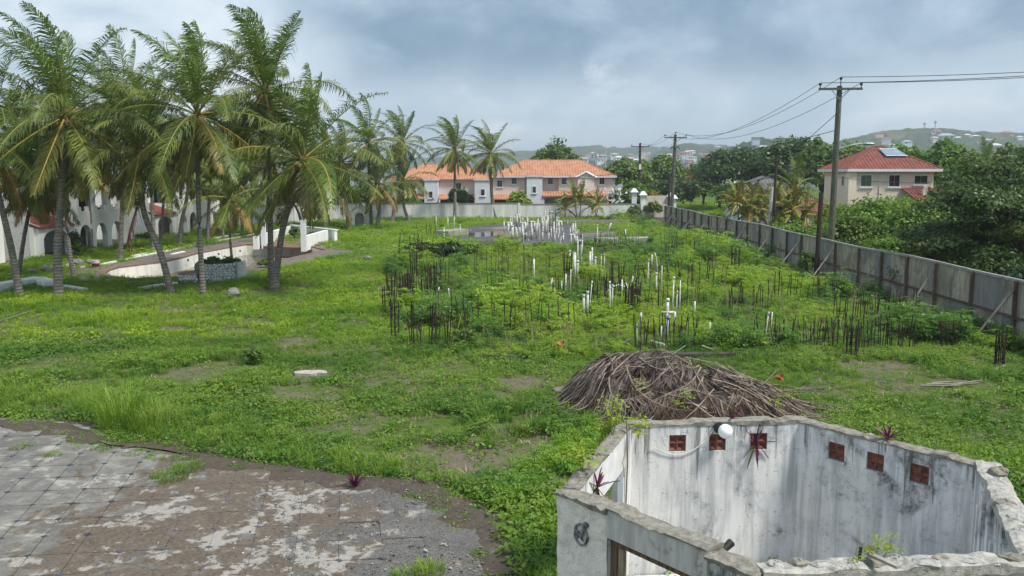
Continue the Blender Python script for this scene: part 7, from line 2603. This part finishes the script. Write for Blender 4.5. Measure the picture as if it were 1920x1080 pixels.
# ------------------------------------------------------------------ purple rosettes and sprigs
def rosette(loc, n, L, label, seed, mat=None, hang=False, w=.021):
    r = random.Random(seed)
    o = empty('purple_plant', loc, 0, label, 'plant', 'purple strap leaved plants')
    for i in range(n):
        a = i * 2.4 + r.uniform(-.2, .2)
        el = R(r.uniform(25, 82)) if not hang or i % 3 else R(r.uniform(-85, -40))
        d = Vector((math.cos(a) * math.cos(el), math.sin(a) * math.cos(el), math.sin(el)))
        s = d.cross(Vector((0, 0, 1))).normalized() * w
        u = s.cross(d).normalized()
        ll = L * r.uniform(.7, 1.1)
        pts = []
        for k, ws in ((0, .7), (.35, 1.1), (.7, .9), (1, .05)):
            c = d * ll * k + Vector((0, 0, -.18 * ll * k * k))
            pts += [c - s * ws + u * .006, c + u * -.004, c + s * ws + u * .006]
        b = MB(); b.add(pts, [(3 * k + j, 3 * k + j + 1, 3 * k + j + 4, 3 * k + j + 3) for k in range(3) for j in range(2)])
        b.build('leaf', [mat or (L_purple if r.random() < .82 else L_palm[1])], o)
    return o


def sprig(loc, h, n, label, seed, mat=None, leaf=.03):
    r = np.random.default_rng(seed)
    o = empty('weed_sprig', loc, 0, label, 'sprig', 'yellow green sprigs on the ruin')
    v, f = v_pinnate(r, n, h, h * .55, 6, leaf, h * .45)
    meshobj('foliage', v, f, [mat or L_lime], o)
    return o


p = G(666, 916)
rosette((p.x, p.y, .03), 26, .42, 'dark purple rosette plant growing alone on the patio', 1, w=.013)
C0, RA, RB, RC_, RD, RE, RF, outn = RU
dB, nB = (RC_ - RB).normalized(), outn(RB, RC_)
q = C0 + RB + dB * 2.02 - nB * .02
rosette((q.x, q.y - .03, 2.20), 16, .42, 'purple and green plant hanging from the right vent of the back wall', 2, hang=True)
q = C0 + RB + dB * 1.66 + nB * .12
rosette((q.x, q.y, 2.58), 14, .28, 'purple plant on top of the back wall above the lamp side', 3)
dC, nC = (RD - RC_).normalized(), outn(RC_, RD)
q = C0 + RC_ + dC * 1.42 + nC * .1
rosette((q.x, q.y, 2.56), 14, .30, 'reddish purple plant on top of the back right wall', 4)
dA, nA = (RB - RA).normalized(), outn(RA, RB)
q = C0 + RA + dA * .72 - nA * .05
rosette((q.x, q.y, 2.3), 13, .38, 'purple plant hanging in the left doorway', 5, hang=True)
dF, nF = (RF - RA).normalized(), outn(RA, RF)
q = C0 + RA + dF * 1.72 - nF * .35
rosette((q.x, q.y, 2.12), 13, .26, 'purple and green plant inside the ruin beside the black floodlight', 6)
q = C0 + RA + dA * .55 + nA * .12
sprig((q.x, q.y, 2.55), .42, 6, 'yellow green sprig at the near left corner of the ruin', 1, leaf=.045)
q = C0 + RA + dA * 2.35 + nA * .15
sprig((q.x, q.y, 2.5), .70, 7, 'tall pale sprig behind the white beam of the ruin', 2, leaf=.035)
q = C0 + RA + dA * 2.75 - nA * .1
sprig((q.x + .05, q.y - .1, 2.42), .36, 4, 'small sprig at the back left corner of the ruin', 3, leaf=.04)
for i, (px, py) in enumerate(((1605, 1058), (1665, 1048), (1640, 1050))):
    q = G(px, py, 2.6)
    sprig((q.x, q.y + .12, 2.52), (.22, .30, .2)[i], (1, 5, 3)[i], ('thin yellow sprig on the near wall top', 'bright green sprig behind the near wall top', 'small sprig left of the bright one behind the near wall')[i], 5 + i, leaf=.022)


# ------------------------------------------------------------------ the heap of dead palm fronds
HC_, HRX, HRY, HH = Vector((4.55, 24.0)), 3.05, 2.6, 1.2


def heap_z(x, y):
    u, v = (x - HC_.x) / HRX, (y - HC_.y) / HRY
    u = u + .12 * np.sin(v * 3)
    d = u * u + v * v
    lean = 1 - .36 * np.clip(u + .30, -1, 1)
    return np.clip(1 - d, 0, 1) ** .62 * HH * lean * (.55 + .9 * vnoise(x * 1.2, y * 1.2, 111, 3))


def build_heap():
    r = np.random.default_rng(5)
    xs, ys = np.linspace(HC_.x - 4, HC_.x + 4, 80), np.linspace(HC_.y - 2.8, HC_.y + 2.8, 60)
    X, Y = np.meshgrid(xs, ys)
    Z = heap_z(X, Y) * .88 + (vnoise(X * 6, Y * 6, 7, 3) - .5) * .16 - .06
    v = np.stack([X.ravel(), Y.ravel(), Z.ravel()], 1)
    i = np.arange(X.size).reshape(X.shape)
    f = np.stack([i[:-1, :-1].ravel(), i[:-1, 1:].ravel(), i[1:, 1:].ravel(), i[1:, :-1].ravel()], 1)
    o = meshobj('frond_litter', v, f, [plain('rotting_litter', (.075, .055, .042), (.035, .027, .022), 7, .95, .8, .04)])
    props(o, 'dark rotting litter at the core of the frond heap', kind='stuff')
    greys = [M_dryfrond, plain('dry_frond_pale', (.28, .235, .205), (.13, .105, .09), 2.2, .8, 0, objvar=.4), plain('dry_frond_brown', (.14, .085, .058), (.07, .046, .034), 2.2, .8, 0, objvar=.4)]
    stalk = plain('dry_stalk', (.30, .245, .20), (.12, .092, .075), 3, .8, 0, objvar=.4)
    for q in range(230):
        a0, rad = r.uniform(0, 6.28), math.sqrt(r.uniform(0, .85))
        x0, y0 = HC_.x + HRX * rad * math.cos(a0), HC_.y + HRY * rad * math.sin(a0)
        # most fronds lie downhill, some across
        ang = math.atan2((y0 - HC_.y) / HRY, (x0 - HC_.x) / HRX) + r.normal(0, 1.25) + (r.uniform(-2, 2) if q % 3 == 0 else 0)
        if q < 40: ang = r.uniform(2.6, 4.4); x0 = HC_.x + r.uniform(-2.2, .6); y0 = HC_.y + r.uniform(-1.3, 1.0)           # pale ones swept to the left front
        L = r.uniform(1.6, 3.0)
        if q > 150: ang = r.normal(-.25, .3); x0 = HC_.x + r.uniform(1.0, 2.4); y0 = HC_.y + r.uniform(-1.2, .8); L = r.uniform(1.8, 2.6)   # brush on the right end
        N = 9
        if q < 40: L = r.uniform(1.1, 1.9)
        curl = r.normal(0, .17)
        lift = r.uniform(.02, .34)
        P = []
        x, y = x0, y0
        for k in range(N + 1):
            z = float(heap_z(x, y)) + lift * (1 - .5 * k / N) + .02
            P.append((x, y, z))
            x += math.cos(ang) * L / N; y += math.sin(ang) * L / N; ang += curl
        P = np.array(P)
        # stiff stalk: smooth the line
        for _ in range(3): P[1:-1] = (P[:-2] + 2 * P[1:-1] + P[2:]) / 4
        T = np.gradient(P, axis=0); T /= np.linalg.norm(T, axis=1)[:, None]
        nl = 46
        s = np.linspace(.10, 1, nl) * N
        i0 = np.minimum(s.astype(int), N - 1); fr = (s - i0)[:, None]
        B = P[i0] * (1 - fr) + P[i0 + 1] * fr
        t = T[i0]
        sd = np.cross(t, [0, 0, 1.0]); sd /= np.linalg.norm(sd, axis=1)[:, None] + 1e-6
        V, F2 = [], []
        for sg in (-1, 1):
            ln = r.uniform(.4, .8) * np.sin(np.linspace(.5, 2.9, nl)) ** .7 * r.uniform(.6, 1.2, nl)
            fold = r.uniform(.1, .9)
            keep = r.random(nl) > r.uniform(0, .45)
            ln = ln * np.where(keep, 1, .12)
            d = t * r.uniform(.7, 1.3) + sd * sg * fold + r.normal(0, .24, (nl, 3))
            down = np.stack([(B[:, 0] - HC_.x) / HRX, (B[:, 1] - HC_.y) / HRY, np.zeros(nl)], 1)
            d = d + down * r.uniform(0, 1.0)
            d /= np.linalg.norm(d, axis=1)[:, None]
            m = B + d * (ln * .5)[:, None]; e = B + d * ln[:, None] + r.normal(0, .04, (nl, 3))
            for w, kk in ((m, .75), (e, .9)):
                hz = heap_z(w[:, 0], w[:, 1]) + .01
                w[:, 2] = np.maximum(hz + r.uniform(0, .05, nl), w[:, 2] * .5 + hz * .5 - .05 * kk)
            wv = np.cross(d, [0, 0, 1.0]); wv /= np.linalg.norm(wv, axis=1)[:, None] + 1e-6
            wv = wv * .6 + np.array([0, 0, 1.0]) * r.uniform(-.6, .6, (nl, 1))
            w0, w1 = .007, .0125
            b = sum(len(z) for z in V)
            V.append(np.stack([B - wv * w0, B + wv * w0, m + wv * w1, m - wv * w1, e], 1).reshape(-1, 3))
            for k in b + np.arange(nl) * 5:
                F2.append((k, k + 1, k + 2, k + 3)); F2.append((k + 3, k + 2, k + 4))
        n1 = len(F2)
        b = sum(len(z) for z in V)
        rad_ = np.linspace(.021, .006, N + 1)[:, None]
        S = np.cross(T, [0, 0, 1.0]); S /= np.linalg.norm(S, axis=1)[:, None] + 1e-6
        V.append(np.stack([P + S * rad_, P + np.array([0, 0, 1.0]) * rad_, P - S * rad_], 1).reshape(-1, 3))
        for k in range(N):
            for j in range(2): F2.append((b + k * 3 + j, b + k * 3 + j + 1, b + (k + 1) * 3 + j + 1, b + (k + 1) * 3 + j))
        base = P[0].copy(); base[2] = 0
        mt = greys[int(r.integers(0, 3))] if q >= 40 else greys[int(r.integers(0, 2))]
        o = meshobj('dead_frond', np.concatenate(V) - base, F2, [mt, stalk], None, [0] * n1 + [1] * (len(F2) - n1), loc=base)
        props(o, 'dry grey brown palm frond tangled in the heap behind the ruin', 'dead frond', 'dead fronds heaped behind the ruin')
    # boat shaped husks and pale sticks in the heap
    for (px, py, z, L, a, lab, m) in ((1165, 765, .35, .55, .5, 'pinkish boat shaped palm husk at the front of the heap', plain('husk_pink', (.36, .24, .19), (.22, .14, .11), 5, .7, .2)), (1055, 735, .25, .6, .1, 'grey boat shaped husk at the left tip of the heap', M_brace), (1050, 650, .45, .34, .7, 'orange brown dead leaf caught on the weeds', plain('rust_leaf', (.42, .17, .06), (.30, .12, .05), 5, .7, .1)), (1150, 730, .6, .5, -.4, 'long brown husk half way up the heap', plain('husk_brown', (.24, .14, .09), (.14, .08, .06), 5, .7, .2)), (1460, 715, .75, .25, .9, 'small orange dead leaf on the right of the heap', plain('rust_leaf', (.42, .17, .06), (.30, .12, .05), 5, .7, .1))):
        p = G(px, py, z)
        b = MB()
        n = 7
        pts, fs = [], []
        for k in range(n + 1):
            u = k / n - .5
            w = .11 * math.sqrt(max(0, 1 - (2 * u) ** 2)) + .004
            for s, zz in ((-1, .05), (0, -.02), (1, .05)):
                pts.append((u * L, s * w, zz + .10 * (2 * u) ** 2))
        for k in range(n):
            for j in range(2): fs.append((k * 3 + j, k * 3 + j + 1, (k + 1) * 3 + j + 1, (k + 1) * 3 + j))
        b.add(pts, fs)
        o = thing(b, 'palm_husk', [m], lab, 'husk', loc=p + Vector((0, 0, .05)))
        o.rotation_euler = (.4, -.2, a)
    for (x0, y0, z0), (x1, y1, z1), lab in (((1428, 722, .9), (1462, 690, 1.25), 'pale dry stick poking out of the right of the heap'), ((1260, 665, 1.5), (1285, 648, 1.7), 'short pale stick on the crest of the heap'), ((1465, 665, .1), (1560, 700, .15), 'thin dry twig lying right of the heap')):
        b = MB(); b.tube([G(x0, y0, z0), G(x1, y1, z1)], [.022, .012], 5)
        thing(b, 'dry_stick', [M_brace], lab, 'stick', 'dry sticks at the heap')
    # sprouts through the heap
    for i, (px, py, z) in enumerate(((1200, 735, 1.0), (1270, 765, .7), (1285, 750, .8), (1160, 795, .3), (1460, 760, .55), (1480, 750, .5))):
        p = G(px, py, z)
        sprig((p.x, p.y, z - .1), .42, 3, 'yellow green sprout growing up through the dead frond heap', 40 + i, L_lime, .035)['group'] = 'green sprouts in the frond heap'


build_heap()

# ------------------------------------------------------------------ humid air over the whole scene
hz = bpy.data.materials.new('humid_air')
hz.use_nodes = True
hz.node_tree.nodes.clear()
_o = hz.node_tree.nodes.new('ShaderNodeOutputMaterial')
_v = hz.node_tree.nodes.new('ShaderNodeVolumePrincipled')
_v.inputs['Color'].default_value = (.80, .88, .96, 1)
_v.inputs['Density'].default_value = .00035
_v.inputs['Anisotropy'].default_value = .2
hz.node_tree.links.new(_v.outputs[0], _o.inputs['Volume'])
hz.cycles.homogeneous_volume = True if hasattr(hz, 'cycles') and hasattr(hz.cycles, 'homogeneous_volume') else None
b = MB()
b.b2(-6100, 6100, -400, 6600, -3.6, 115)
props(b.build('haze', [hz]), 'thin humid haze in the air', kind='stuff')
